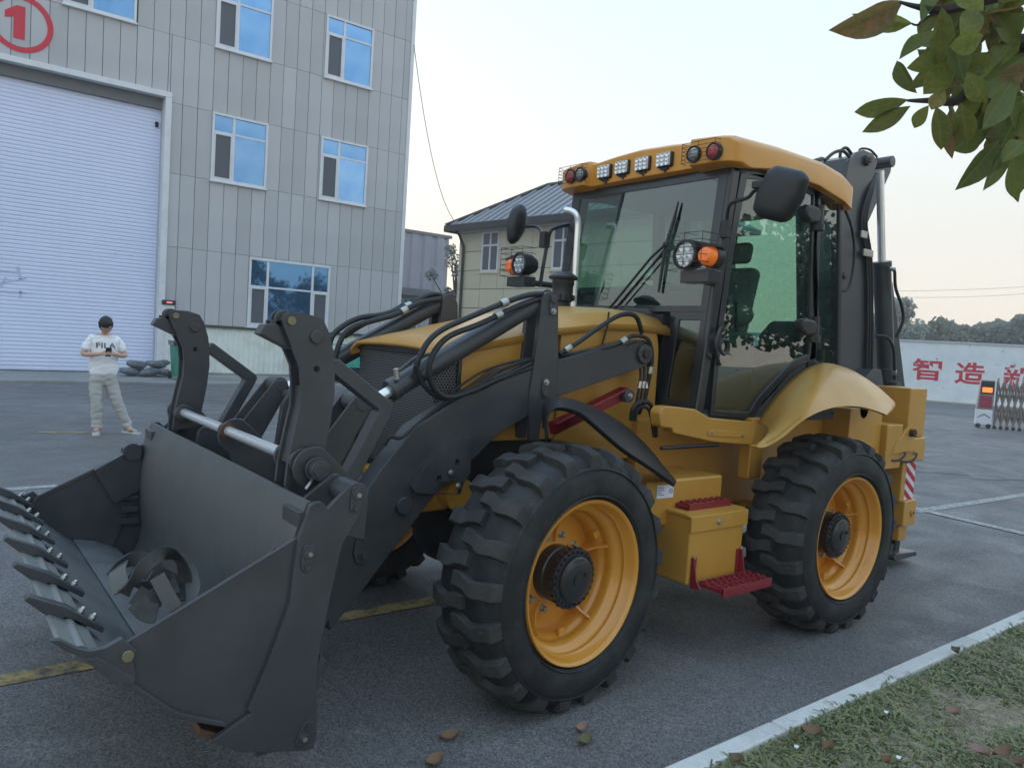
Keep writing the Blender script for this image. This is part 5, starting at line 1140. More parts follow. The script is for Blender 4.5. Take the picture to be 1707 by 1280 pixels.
MB().tube(chaikin([Y(872, 378, yM), Y(893, 377, 4.75), Y(902, 383, 4.6), Y(904, 400, 4.5), Y(905, 408, 4.45)], 2), 0.012).build('mirror_arm', M_blk, mr)
MB().obox(Y(908, 400, 4.45), (0.03, 0, 0), (0, 0.03, 0), (0, 0, 0.06)).build('mirror_clamp', M_blk, mr, bevel=0.005)
MB().tube(chaikin([Y(900, 478, 4.40), Y(906, 440, 4.42), Y(915, 390, 4.44), Y(922, 380, 4.44), Y(957, 373, 4.42)], 2), 0.014).build('grab_rail', M_blk, bh)
# wipers
wp = empty('wiper', (0, 0, 0)); wp.parent = bh
def W(u, v, off=0.03):                      # on the raked windscreen
    n_ = Vector((1, 0, -0.1196)); d = ray(u, v); p0_ = Vector((sx(1.33) - off, 0, 1.33)); t = (p0_ - CP).dot(n_) / d.dot(n_); return CP + d * t
MB().tube([W(1012, 519), W(1085, 430), W(1110, 407)], 0.009).tube([W(1022, 519), W(1095, 432), W(1112, 410)], 0.006).build('wiper_arm', M_blk, wp)
MB().tube([W(1131, 336, 0.02), W(1124, 365, 0.02), W(1108, 420, 0.02), W(1098, 487, 0.02)], [0.005, 0.013, 0.014, 0.009], 6).build('wiper_blade', M_blk, wp)
MB().ball(W(1110, 408), 0.022).build('wiper_joint', M_blk, wp)
# exhaust and pre-cleaner
c = Y(937, 500, 3.9)
MB().lathe([(0.05, -0.12), (0.05, 0.02), (0.072, 0.03), (0.075, 0.05), (0.070, 0.06), (0.070, 0.13), (0.074, 0.14), (0.074, 0.17), (0.098, 0.175), (0.10, 0.19), (0.085, 0.2), (0.05, 0.225), (0.0, 0.23)], (c.x, 3.9, 1.96), (0, 0, 1), n=36).build('air_precleaner', M_blk, bh, smooth=35)
for k in range(10): a = k * math.tau / 10; MB().box(c.x + 0.074 * math.cos(a) - 0.008, c.x + 0.074 * math.cos(a) + 0.008, 3.9 + 0.074 * math.sin(a) - 0.008, 3.9 + 0.074 * math.sin(a) + 0.008, 1.995, 2.03).build('precleaner_clip', M_blk, bh)
e = [Y(956, 515, 4.12), Y(958, 470, 4.12), Y(962, 400, 4.12), Y(964, 372, 4.12), Y(962, 358, 4.12), Y(953, 351, 4.16), Y(943, 350, 4.22)]
MB().tube(chaikin(e, 2), 0.022, 20).build('exhaust_pipe', M_chr, bh)
# sill panel and rear fenders
for side in (0, 1):
    f = my if side else (lambda y: y)
    P = S(2.88, [(1100, 688), (1106, 678), (1118, 677), (1160, 682), (1185, 697), (1262, 704), (1254, 742), (1190, 737), (1123, 722), (1121, 714), (1102, 712)])
    m = MB().plate(f(2.88), f(2.96), rpoly(P, 0.012, 2)); sp = m.build('sill_panel', M_yel, bh, bevel=0.012, seg=3)
    a = S(2.876, [(1180, 716), (1245, 721), (1245, 730), (1180, 726)]); MB().plate(f(2.874), f(2.88), rpoly(a, 0.01, 3)).build('sill_plate', M_yel, sp, bevel=0.002)
    for (u, v) in ((1187, 721), (1237, 726)): p = Y(u, v, 2.874); bolt('bolt', (p.x, f(p.y), p.z), NY if not side else -NY, 0.007, sp)
    # fender: loft from the cab wall out over the tyre
    inn = [Y(u, v, 2.95) for u, v in ((1262, 704), (1275, 682), (1300, 650), (1333, 620), (1362, 606), (1382, 606), (1408, 616), (1440, 637), (1470, 662))]
    outp = [Y(u, v, 2.47) for u, v in ((1258, 744), (1276, 745), (1306, 728), (1340, 700), (1372, 684), (1404, 677), (1436, 678), (1462, 685), (1480, 692))]
    IN = spline(inn, 4); OU = spline(outp, 4); n = len(IN); vs = []
    K = 9
    for i in range(n):
        a = IN[i]; c = OU[i]; t0 = i / (n - 1)
        for k in range(K):
            s_ = k / (K - 2) if k < K - 1 else 1.0
            s1 = min(s_, 1.0)
            yv = a.y + (c.y - a.y) * s1
            # stay high, then roll over the outer edge
            hgt = s1 ** 2.6
            x = a.x + (c.x - a.x) * (0.5 * s1 + 0.5 * hgt); z = a.z + (c.z - a.z) * hgt
            if k == K - 1: yv += 0.03; z -= 0.005
            vs.append((x, f(yv), z))
    fs = [(i * K + k, i * K + k + 1, (i + 1) * K + k + 1, (i + 1) * K + k) for i in range(n - 1) for k in range(K - 1)]
    fe = MB().add(vs, fs).build('rear_fender', M_yel, bh, smooth=60); s_ = fe.modifiers.new('t', 'SOLIDIFY'); s_.thickness = 0.012
# ---- rear frame, stabilisers
MB().box(5.6, 6.1, 3.0, 4.4, 0.8, 1.35).build('rear_frame', M_yel, bh, bevel=0.01)
MB().box(6.10, 6.36, 2.95, my(2.95), 0.86, 1.22).build('slide_frame', M_yel, bh, bevel=0.012)
MB().cyl((5.8, 3.0, 1.33), (5.8, 4.4, 1.33), 0.06).build('rear_shaft', M_under, bh)
M_str = mat('white_reflective', (0.7, 0.72, 0.75), 0.4); M_strr = mat('red_reflective', (0.5, 0.01, 0.03), 0.4)
for side in (0, 1):
    f = my if side else (lambda y: y)
    st_ = empty('stabiliser', (0, 0, 0)); st_.parent = bh
    def bb(x0, x1, y0, y1, z0, z1, nm, mt=M_yel, bv=0.012): return MB().box(x0, x1, min(f(y0), f(y1)), max(f(y0), f(y1)), z0, z1).build(nm, mt, st_, bevel=bv, seg=3)
    bb(6.50, 6.80, 2.98, 3.28, 1.10, 1.515, 'outer_box'); bb(6.30, 6.815, 2.965, 3.30, 0.90, 1.098, 'clamp_band')
    bb(6.54, 6.77, 3.01, 3.25, 0.55, 0.90, 'leg_tube'); bb(6.58, 6.80, 2.985, 3.27, 0.34, 0.56, 'lower_collar'); bb(6.62, 6.76, 3.03, 3.22, 0.20, 0.34, 'inner_tube')
    bb(6.64, 6.73, 3.06, 3.18, 0.10, 0.20, 'ankle', M_blk)
    MB().plate(f(2.98), f(3.24), [(6.5, 0.06), (6.88, 0.06), (6.86, 0.10), (6.5, 0.12), (6.46, 0.09)]).build('foot_pad', M_dark, st_, bevel=0.006)
    # striped reflector on the side of the leg
    rp_ = MB().box(6.60, 6.765, f(3.01) - (0.003 if not side else -0.0), f(3.01) + (0.0 if not side else 0.003), 0.565, 0.885).build('reflector_sheet', M_str, st_, smooth=0)
    m = MB(); z = 0.50
    while z < 0.885:
        P = [(6.60, z), (6.765, z + 0.0 - 0.11), (6.765, z - 0.06), (6.60, z + 0.05)]
        P = [(6.60, z + 0.11), (6.60, z + 0.16), (6.765, z + 0.05), (6.765, z)]
        lo_, hi_ = 0.566, 0.884
        def clipz(poly, zc, keep_above):
            o_ = []
            for i in range(len(poly)):
                a, b = poly[i - 1], poly[i]; ia = (a[1] >= zc) == keep_above; ib = (b[1] >= zc) == keep_above
                if ia != ib: t = (zc - a[1]) / (b[1] - a[1]); o_.append((a[0] + (b[0] - a[0]) * t, zc))
                if ib: o_.append(b)
            return o_
        P = clipz(clipz(P, lo_, True), hi_, False) if P else []
        if len(P) > 2: yy = f(3.01); s_ = -1 if not side else 1; m.plate(yy + s_ * 0.0035, yy + s_ * 0.005, P)
        z += 0.10
    m.build('red_stripe', M_strr, rp_, smooth=0)
    p = (6.72, f(2.985), 0.45); MB().lathe([(0.014, 0), (0.03, 0), (0.03, 0.014), (0.014, 0.014)], p, (0, -1 if not side else 1, 0), n=18).build('collar_ring', M_yel, st_)
    MB().plate(f(2.94), f(2.97), [(6.25, 1.08), (6.50, 1.22), (6.55, 1.1), (6.55, 1.0), (6.2, 0.98)]).build('ear_plate', M_yel, st_, bevel=0.004)
    MB().cyl((6.47, f(2.90), 1.15), (6.47, f(2.97), 1.15), 0.032, n=20).build('pivot_pin', mat('rusted_pin', (0.07, 0.035, 0.02), 0.6, metal=0.3) if not side else MATS['rusted_pin'], st_, bevel=0.004)
    for (x, z) in ((6.42, 1.0), (6.62, 0.98)):
        MB().tube(spline([(x, f(2.955), z), (x - 0.06, f(2.92), z - 0.03), (x - 0.16, f(2.93), z - 0.07), (x - 0.3, f(3.0), z - 0.06)], 5), 0.009).build('hose', M_hose, st_)
        MB().cyl((x, f(2.97), z), (x - 0.03, f(2.93), z - 0.012), 0.013, n=6).build('hose_fitting', M_steel, st_)
# ---- backhoe boom folded upright behind the cab
yb0 = 3.48; 
A = S(yb0, [(1400, 352), (1416, 268), (1428, 254), (1440, 250), (1455, 256), (1463, 270), (1434, 368), (1448, 460), (1460, 560), (1464, 655), (1400, 655)])
for y in (yb0, 3.86): MB().plate(y, y + 0.03, A).build('boom_plate', M_dark, bh, bevel=0.004)
MB().plate(yb0 + 0.03, 3.86, S(yb0, [(1403, 360), (1424, 262), (1440, 256), (1448, 268), (1425, 368), (1440, 560), (1440, 655), (1403, 655)])).build('boom_core', M_dark, bh)
A2 = S(3.62, [(1455, 262), (1486, 263), (1494, 270), (1492, 286), (1470, 335), (1452, 375), (1440, 382), (1440, 330)])
for y in (3.66, 3.78): MB().plate(y, y + 0.02, A2).build('dipper_plate', M_dark, bh, bevel=0.003)
p = Y(1444, 268, yb0); MB().cyl((p.x, yb0 - 0.03, p.z), (p.x, 3.92, p.z), 0.045, n=24).build('boom_pin', M_dark, bh, bevel=0.005); MB().cyl((p.x, yb0 - 0.04, p.z), (p.x, yb0, p.z), 0.028, n=20).build('pin_face', MATS['rusty_bush'], bh)
p2 = Y(1470, 272, 3.55); MB().cyl((p2.x, 3.45, p2.z), (p2.x, 3.9, p2.z), 0.05, n=24).build('rod_pin', M_dark, bh, bevel=0.005)
c0 = Y(1467, 285, 3.55); c1 = Y(1470, 436, 3.55); c2 = Y(1477, 632, 3.55); d_ = (c2 - c0).normalized()
MB().cyl(c0, c1 + d_ * 0.05, 0.034, n=24).build('boom_rod', M_chr, bh)
MB().cyl(c1, c2, 0.078, n=32).cyl(c1 - d_ * 0.0, c1 + d_ * 0.05, 0.084, n=32).cyl(c2 - d_ * 0.12, c2 - d_ * 0.02, 0.084, n=32).build('boom_cylinder', M_dark, bh, bevel=0.006)
MB().cyl(c2, c2 + d_ * 0.09, 0.05).cyl(c2 + d_ * 0.08 + Vector((0, -0.12, 0)), c2 + d_ * 0.08 + Vector((0, 0.12, 0)), 0.06).build('cylinder_foot', M_dark, bh, bevel=0.004)
MB().plate(3.62, 3.66, S(3.62, [(1488, 470), (1508, 640), (1512, 655), (1480, 655), (1484, 560)])).build('dipper_arm', mat('dark_green_grey', (0.03, 0.045, 0.04), 0.5), bh, bevel=0.003)
MB().plate(3.35, 3.5, rpoly(S(3.4, [(1425, 640), (1445, 615), (1460, 615), (1466, 655), (1470, 668), (1425, 668)]), 0.03)).build('swing_bracket', M_dark, bh, bevel=0.006)
MB().box(6.36, 6.9, 3.35, 4.0, 0.9, 1.42).build('swing_post', M_dark, bh, bevel=0.02)
def hose(pts, r=0.011, name='hose', fit=()):
    P = spline(pts, 6); h = MB().tube(P, r, 8).build(name, M_hose, bh)
    for t in fit:
        i = int(t * (len(P) - 2)); d = (P[i + 1] - P[i]).normalized(); MB().cyl(P[i] - d * 0.022, P[i] + d * 0.022, r * 1.45, n=10).build('hose_fitting', M_steel, h, bevel=0.002)
hose([Y(1485, 449, 3.45), Y(1491, 452, 3.42), Y(1493, 480, 3.42), Y(1503, 510, 3.42), Y(1505, 535, 3.42), Y(1494, 562, 3.45)], 0.014, fit=(0.12,))
hose([Y(1460, 560, 3.45), Y(1478, 562, 3.4), Y(1489, 580, 3.4), Y(1491, 612, 3.42), Y(1491, 632, 3.45)], 0.014, fit=(0.9,))
for k in range(3): hose([Y(1443 + k * 5, 640, 3.46), Y(1446 + k * 4, 520, 3.46), Y(1444 + k * 4, 430, 3.46), Y(1436 + k * 4, 370, 3.46), Y(1448 + k * 3, 320, 3.46), Y(1460, 290, 3.5)], 0.013)
for (u, v, w_) in ((1440, 391, 0.05), (1447, 422, 0.08)): MB().obox(Y(u, v, 3.43), (w_, 0, 0), (0, 0.008, 0), (0, 0, 0.03)).build('hose_clamp', M_steel, bh, bevel=0.004)
hose([Y(1375, 268, 3.5), Y(1390, 255, 3.5), Y(1405, 252, 3.5), Y(1416, 262, 3.5)], 0.014); hose([Y(1400, 268, 3.7), Y(1402, 252, 3.7), Y(1411, 247, 3.7), Y(1420, 258, 3.7)], 0.014)
hose([Y(1432, 262, 3.6), Y(1434, 249, 3.6), Y(1450, 250, 3.6), Y(1462, 262, 3.6)], 0.01)
hose([Y(1400, 330, 3.42), Y(1420, 380, 3.40), Y(1424, 430, 3.40), Y(1415, 480, 3.40), Y(1398, 484, 3.42)], 0.012)
bolt('boom_stop', Y(1404, 460, yb0), NY, 0.03, bh, m=M_dark); bolt('bolt', Y(1396, 509, yb0 - 0.02), NY, 0.014, bh, m=M_dark)
# ---- hydraulic hoses at the front
def H(pts, y, **k): hose([Y(u, v, y + (dy if dy is not None else 0)) for u, v, dy in pts], **k)
H([(905, 490, 0), (880, 492, -.02), (840, 505, -.03), (780, 530, -.04), (740, 548, -.05), (715, 568, -.05), (697, 600, -.04), (693, 622, -.02)], 3.17, r=0.015, fit=(0.3,))
H([(905, 496, 0), (860, 512, -.03), (800, 540, -.05), (750, 560, -.06), (725, 585, -.06), (715, 615, -.06), (722, 645, -.05), (745, 662, -.04), (785, 652, -.03), (830, 632, -.02), (886, 612, -.01)], 3.17, r=0.015, fit=(0.16,))
H([(693, 608, -.03), (705, 640, -.02), (735, 664, -.01), (775, 655, 0), (800, 648, 0), (840, 628, 0), (884, 606, 0)], 3.15, r=0.012)
H([(790, 660, 0), (815, 628, -.01), (850, 610, -.01), (889, 598, 0)], 3.16, r=0.008); H([(750, 655, .02), (800, 622, .02), (840, 607, 0), (889, 596, 0)], 3.18, r=0.007)
H([(933, 590, 0), (965, 570, -.02), (1000, 545, -.03), (1035, 525, -.04), (1060, 528, -.04), (1070, 555, -.02)], 3.17, r=0.014, fit=(0.12,))
H([(933, 593, 0.02), (990, 585, 0.0), (1030, 573, -.02), (1055, 560, -.03), (1080, 566, -.03), (1087, 595, -.03), (1082, 630, -.02), (1072, 680, 0)], 3.17, r=0.013, fit=(0.35, 0.85))
H([(933, 596, 0.04), (980, 590, 0.02), (1030, 580, 0), (1060, 568, -.02)], 3.17, r=0.010, fit=(0.5,))
for k in range(3): H([(1066 + 7 * k, 600, 0.02), (1068 + 6 * k, 630, 0), (1062 + 6 * k, 665, 0), (1058 + 4 * k, 690, 0.03)], 3.16, r=0.009, fit=(0.5,))
H([(1052, 700, 0), (1056, 680, -.02), (1070, 669, -.03), (1085, 675, -.03), (1092, 700, -.02), (1093, 728, 0)], 3.10, r=0.014); H([(1058, 702, 0), (1062, 685, -.0), (1072, 678, -.0), (1082, 684, -.0), (1087, 705, 0), (1090, 728, 0)], 3.13, r=0.010)
a = Y(655, 625, 3.15); MB().tube([Y(661, 621, 3.16), Y(680, 606, 3.17), Y(696, 594, 3.18), Y(730, 588, 3.2)], 0.009).build('pipe', M_dark, bh); MB().cyl(Y(662, 633, 3.16), Y(660, 614, 3.16), 0.014, n=8).build('pipe_elbow', M_steel, bh, bevel=0.003)
H([(641, 742, 0), (650, 728, -.01), (668, 730, -.01), (690, 712, 0), (730, 680, 0.02), (760, 660, 0.03)], 3.16, r=0.009)
# far arm hoses
H([(735, 492, 0), (715, 492, 0), (680, 510, 0), (640, 524, 0), (600, 530, 0), (570, 545, 0), (552, 565, 0), (548, 600, 0)], 4.15, r=0.017, fit=(0.3,))
H([(735, 498, 0), (700, 505, 0), (660, 524, 0), (620, 535, 0), (590, 545, 0), (572, 560, 0), (560, 590, 0), (557, 612, 0)], 4.12, r=0.017, fit=(0.25,))
H([(720, 500, 0), (690, 500, 0), (650, 520, 0), (600, 545, 0), (575, 562, 0)], 4.18, r=0.012)
at_base(bh, (3.6, YC, 0.0))
for o_, loc in ((fac, (5, 25, 0)), (sh, (18, 45, 0)), (lo, (17, 34.5, 0))): at_base(o_, loc)
# ================================================================ THINGS IN THE YARD
def skinned(name, verts, edges, radii, mt, parent, sub=2, smooth=True):
    me = bpy.data.meshes.new(name); me.from_pydata([tuple(v) for v in verts], edges, []); me.materials.append(mt)
    o = bpy.data.objects.new(name, me); COL.objects.link(o); o.parent = parent
    s = o.modifiers.new('skin', 'SKIN'); s.use_smooth_shade = True
    sv = me.skin_vertices[0].data
    for i, r in enumerate(radii):
        sv[i].radius = r if isinstance(r, tuple) else (r, r); sv[i].use_root = (i == 0)
    q = o.modifiers.new('sub', 'SUBSURF'); q.levels = sub; q.render_levels = sub
    return o
def bake(o):                              # freeze modifiers to a plain mesh
    bpy.context.view_layer.update(); dg = bpy.context.evaluated_depsgraph_get()
    me = bpy.data.meshes.new_from_object(o.evaluated_get(dg)); o.modifiers.clear(); o.data = me; me.shade_smooth(); return o
M_skin = mat('skin', (0.55, 0.34, 0.24), 0.55)
M_tee = mat('white_cotton', (0.86, 0.87, 0.9), 0.9, bump=[(18, 0.5, 0.02), (400, 0.2, 0.001)])
M_trs = mat('light_grey_trouser_cloth', (0.46, 0.455, 0.44), 0.9, bump=[(14, 0.6, 0.025), (400, 0.2, 0.001)])
M_hair = mat('black_hair', (0.008, 0.007, 0.007), 0.5, bump=(120, 0.6, 0.005))
M_shoe = mat('grey_white_trainer', (0.45, 0.46, 0.48), 0.7, var=[(14, (0.12, 0.13, 0.15), 0.5, 0.55)])
M_sole = mat('white_sole', (0.65, 0.65, 0.63), 0.6)
pe = empty('person', (2.10, 12.3, 0), 'person in white T-shirt and light grey trousers standing and looking down at a phone', 'person')
V = []; E_ = []; Rr = []
def node(p, r, par=None):
    V.append(Vector(p)); Rr.append(r); i = len(V) - 1
    if par is not None: E_.append((par, i))
    return i
pel = node((0, 0, 0.90), 0.135)
sp1 = node((0, 0.01, 1.05), 0.125, pel); sp2 = node((0, 0.02, 1.22), 0.135, sp1); ch_ = node((0, 0.01, 1.34), 0.12, sp2); nk = node((0, -0.01, 1.43), 0.055, ch_); nk2 = node((0, -0.035, 1.47), 0.052, nk)
for sd_, kx, ax_f in ((-1, -0.085, -0.06), (1, 0.18, 0.34)):
    hp = node((sd_ * 0.09, 0, 0.84), 0.09, pel); kn = node((kx, -0.04, 0.47), 0.06, hp); an = node((ax_f, 0.01, 0.10), 0.042, kn); toe = node((ax_f + sd_ * 0.03, -0.12, 0.05), 0.035, an)
    sh_ = node((sd_ * 0.17, 0.01, 1.365), 0.06, ch_); el = node((sd_ * 0.275, -0.02, 1.135), 0.043, sh_); wr = node((sd_ * 0.085, -0.25, 1.165), 0.028, el); hd = node((sd_ * 0.045, -0.30, 1.185), 0.033, wr)
    for k in range(4):
        b_ = Vector((sd_ * 0.03, -0.325 + 0.004 * k, 1.165 + 0.017 * k)); f1 = node(b_, 0.0095, hd); f2 = node(b_ + Vector((-sd_ * 0.022, -0.018, 0.002)), 0.0085, f1); node(b_ + Vector((-sd_ * 0.036, 0.0 - 0.002, 0.004)), 0.007, f2)
    t1 = node((sd_ * 0.022, -0.285, 1.215), 0.010, hd); node((sd_ * 0.004, -0.30, 1.222), 0.0085, t1)
body = skinned('body', V, E_, Rr, M_skin, pe, 2)
body = bake(body)
# head: ellipsoid with brow, nose, chin, ears, bowed forward
hm = MB(); hc = Vector((0, -0.07, 1.555))
hm.ball((0, 0, 0), 1, 24, 16, (0.078, 0.098, 0.118))
hv = []
for (x, y, z) in hm.v:
    if y < -0.03 and abs(x) < 0.02 and -0.045 < z < 0.02: y -= 0.022 * (1 - abs(x) / 0.02) * (1 - abs(z + 0.02) / 0.045)      # nose
    if z < -0.05: x *= 0.86; y = y * 0.9 - 0.008
    if y < -0.05 and abs(abs(x) - 0.032) < 0.016 and 0 < z < 0.03: y += 0.008                                                   # eye sockets
    hv.append((x, y, z))
hm.v = hv
for s_ in (-1, 1): hm.ball((s_ * 0.078, 0.005, -0.005), 1, 8, 6, (0.012, 0.02, 0.03))
hm.ball((0, -0.084, -0.062), 1, 10, 5, (0.022, 0.01, 0.006))
rotX = Matrix.Rotation(math.radians(34), 4, 'X')
hm.v = [tuple(hc + rotX @ Vector(v)) for v in hm.v]
head = hm.build('head', M_skin, pe, smooth=80)
m = MB(); m.ball((0, 0.016, 0.03), 1, 28, 14, (0.094, 0.112, 0.112))
m.v = [(x * (1 + 0.14 * mn.noise(Vector((x * 45, y * 45, z * 45)))), y * (1 + 0.10 * mn.noise(Vector((x * 55, 3, z * 55)))), z * (1.04 + 0.05 * mn.noise(Vector((x * 60, y * 60, 9))))) for x, y, z in m.v]
keep = [i for i, (x, y, z) in enumerate(m.v) if not ((y < -0.055 and z < 0.022 + 0.03 * abs(mn.noise(Vector((x * 90, 1, 1))))) or (z < -0.045 and y < 0.05))]
ks = set(keep); m.f = [f for f in m.f if all(i in ks for i in f)]
m.v = [tuple(hc + rotX @ Vector(v)) for v in m.v]; m.build('hair', M_hair, pe, smooth=80)
gm = MB()
for s_ in (-1, 1):
    c = Vector((s_ * 0.033, -0.100, 0.012)); gm.tube([tuple(hc + rotX @ (c + Vector((math.cos(t) * 0.024, 0, math.sin(t) * 0.017)))) for t in [k * math.tau / 12 for k in range(13)]], 0.002, 5)
    gm.tube([tuple(hc + rotX @ Vector(p)) for p in ((s_ * 0.057, -0.1, 0.014), (s_ * 0.08, -0.0, 0.012))], 0.002, 5)
gm.build('glasses', M_blk, pe)
# T-shirt: torso and sleeves
V = []; E_ = []; Rr = []
a = node((0, 0.0, 0.80), (0.20, 0.155)); b_ = node((0, 0.0, 0.95), (0.205, 0.155), a); c_ = node((0.0, 0.01, 1.10), (0.20, 0.15), b_); d_ = node((0, 0.015, 1.25), (0.195, 0.14), c_); e_ = node((0, 0.005, 1.355), (0.15, 0.11), d_); g_ = node((0, -0.005, 1.42), (0.075, 0.075), e_)
for s_ in (-1, 1):
    h1 = node((s_ * 0.16, 0.01, 1.36), 0.075, e_); h2 = node((s_ * 0.215, -0.0, 1.28), 0.066, h1); node((s_ * 0.262, -0.015, 1.185), 0.070, h2)
tee = bake(skinned('t_shirt', V, E_, Rr, M_tee, pe, 3))
def wrinkle(o, amp, sc_):
    for v in o.data.vertices:
        p = v.co; v.co = p + v.normal * amp * (mn.noise(Vector((p.x * sc_, p.y * sc_, p.z * sc_ * 2.2))) + 0.5 * mn.noise(Vector((p.x * sc_ * 3, p.y * 3 * sc_, p.z * sc_ * 4))))
wrinkle(tee, 0.012, 9)
V = []; E_ = []; Rr = []
a = node((0, 0, 0.93), (0.16, 0.125)); b_ = node((0, 0, 0.84), (0.165, 0.13), a)
for s_, kx, ax_f in ((-1, -0.085, -0.06), (1, 0.18, 0.34)):
    h1 = node((s_ * 0.09, 0, 0.75), 0.108, b_); h2 = node(((s_ * 0.09 + kx) / 2, -0.02, 0.62), 0.098, h1); k_ = node((kx, -0.04, 0.47), 0.082, h2); l_ = node(((kx + ax_f) / 2, -0.01, 0.28), 0.082, k_); l2 = node((ax_f, 0.005, 0.13), 0.078, l_); node((ax_f, -0.005, 0.055), 0.080, l2)
trs = bake(skinned('trousers', V, E_, Rr, M_trs, pe, 3)); wrinkle(trs, 0.016, 10)
for s_, ax_f in ((-1, -0.06), (1, 0.34)):
    sm_ = MB(); d = Vector((s_ * (0.2 if s_ < 0 else 0.9), -1, 0)).normalized(); n_ = Vector((-d.y, d.x, 0)); c = Vector((ax_f, 0.03, 0))
    prof = [(-0.06, 0.036, 0.085), (-0.02, 0.042, 0.095), (0.05, 0.042, 0.085), (0.12, 0.047, 0.06), (0.18, 0.044, 0.045), (0.215, 0.025, 0.035)]
    vs = []
    for (t, w_, h_) in prof: vs += [c + d * t - n_ * w_ + Vector((0, 0, 0.02)), c + d * t - n_ * w_ * 0.75 + Vector((0, 0, h_)), c + d * t + n_ * w_ * 0.75 + Vector((0, 0, h_)), c + d * t + n_ * w_ + Vector((0, 0, 0.02))]
    fs = [(i * 4 + j, i * 4 + j + 1, i * 4 + 5 + j, i * 4 + 4 + j) for i in range(5) for j in range(3)] + [(0, 1, 2, 3), (23, 22, 21, 20)]
    shoe = MB().add(vs, fs).build('shoe', M_shoe, pe, bevel=0.01, smooth=80)
    so_ = [c + d * t + n_ * w_ * q * 1.08 for q, seq in ((1, prof), (-1, prof[::-1])) for (t, w_, h_) in seq]
    MB().ext([p + Vector((0, 0, 0.001)) for p in so_], (0, 0, 0.024)).build('sole', M_sole, shoe)
ph = MB().obox((0, -0.325, 1.20), (0.038, 0, 0), (0, 0.005, 0.003), (0, -0.03, 0.062)).build('phone', M_blk, None, bevel=0.004)
ph.location = (2.10, 12.3, 0); tag(ph, 'dark phone held in both hands by the standing man', 'phone')
# lettering on the chest, laid on the cloth
from mathutils.bvhtree import BVHTree
def text_mesh(txt, size, ext=0.0, off=0.0):
    cu = bpy.data.curves.new('t', 'FONT'); cu.body = txt; cu.size = size; cu.align_x = 'CENTER'; cu.offset = off; cu.extrude = ext; cu.space_character = 1.05
    o = bpy.data.objects.new('t', cu); COL.objects.link(o); bpy.context.view_layer.update(); me = bpy.data.meshes.new_from_object(o.evaluated_get(bpy.context.evaluated_depsgraph_get())); bpy.data.objects.remove(o); return me
bv = BVHTree.FromPolygons([v.co for v in tee.data.vertices], [tuple(p.vertices) for p in tee.data.polygons])
M_print = mat('dark_grey_print', (0.10, 0.11, 0.14), 0.8)
me = text_mesh('FILA', 0.105, 0, 0.002)
import bmesh
bm = bmesh.new(); bm.from_mesh(me); bmesh.ops.triangulate(bm, faces=bm.faces); bmesh.ops.subdivide_edges(bm, edges=bm.edges, cuts=2); 
for v in bm.verts:
    p = Vector((v.co.x * 1.25 + 0.0, -1, v.co.y + 1.245)); h = bv.ray_cast(p, Vector((0, 1, 0)))
    v.co = Vector((p.x, (h[0].y if h[0] else -0.13) - 0.003, p.z))
bm.to_mesh(me); bm.free(); me.materials.clear(); me.materials.append(M_print); o = bpy.data.objects.new('chest_print', me); COL.objects.link(o); o.parent = tee

# ---- lifting sling in the bucket
M_sling = mat('worn_grey_webbing', (0.055, 0.055, 0.052), 0.95, bump=[(300, 0.5, 0.002)], var=[(12, (0.12, 0.115, 0.10), 0.45, 0.7), (3, (0.05, 0.05, 0.05), 0.5, 0.7)])
M_sling2 = mat('pale_worn_webbing', (0.12, 0.12, 0.11), 0.95, bump=[(300, 0.5, 0.002)], var=[(30, (0.12, 0.12, 0.11), 0.45, 0.7)])
sg_ = empty('webbing_sling', (0.86, 3.05, 0.42), 'coiled grey webbing sling lying in the bottom of the bucket', 'sling')
AUTO = ('auto',); TW = 25
def ribbon(pts, wdir, wd_, mt, n=6):
    P = spline(pts, n); W_ = [Vector((0.3, 0.9, 0))] * len(pts) if wdir[0] == 'auto' else [Vector(w_) for w_ in wdir]; vs = []; m_ = len(P); th = 0.006
    WS = spline(W_, n)[:m_] if len(W_) == len(pts) else [W_[0]] * m_
    for i, p in enumerate(P):
        t = (P[min(i + 1, m_ - 1)] - P[max(i - 1, 0)]).normalized(); w_ = WS[i]; w_ = (w_ - t * w_.dot(t)).normalized(); nn = t.cross(w_)
        if wdir[0] == 'auto': vw = (p - CP).normalized(); w_ = t.cross(vw).normalized(); w_ = (Matrix.Rotation(math.radians(TW + 35 * math.sin(i * 0.35)), 3, t) @ w_); nn = t.cross(w_)
        for a, b in ((-1, -1), (1, -1), (1, 1), (-1, 1)): vs.append(p + w_ * wd_ / 2 * a + nn * th / 2 * b)
        
    fs = [(i * 4 + j, i * 4 + (j + 1) % 4, (i + 1) * 4 + (j + 1) % 4, (i + 1) * 4 + j) for i in range(m_ - 1) for j in range(4)] + [(0, 1, 2, 3), ((m_ - 1) * 4 + 3, (m_ - 1) * 4 + 2, (m_ - 1) * 4 + 1, (m_ - 1) * 4)]
    b_ = MB(); b_.add(vs, fs); o = b_.build('webbing_loop', mt, sg_, smooth=50); o.matrix_parent_inverse = Matrix.Translation(-Vector((0.86, 3.05, 0.42))); return o
def PX(u, v, y): return Y(u, v, y)
yS_ = 3.0
ribbon([PX(205, 990, 2.95), PX(222, 968, 2.95), PX(250, 935, 2.98), PX(280, 922, 3.05), PX(303, 940, 3.12), PX(308, 975, 3.12), PX(296, 1000, 3.05)], AUTO, 0.052, M_sling)
ribbon([PX(188, 962, 3.15), PX(200, 940, 3.2), PX(232, 930, 3.25), PX(262, 940, 3.2), PX(280, 962, 3.12), PX(287, 990, 3.05)], AUTO, 0.055, M_sling)
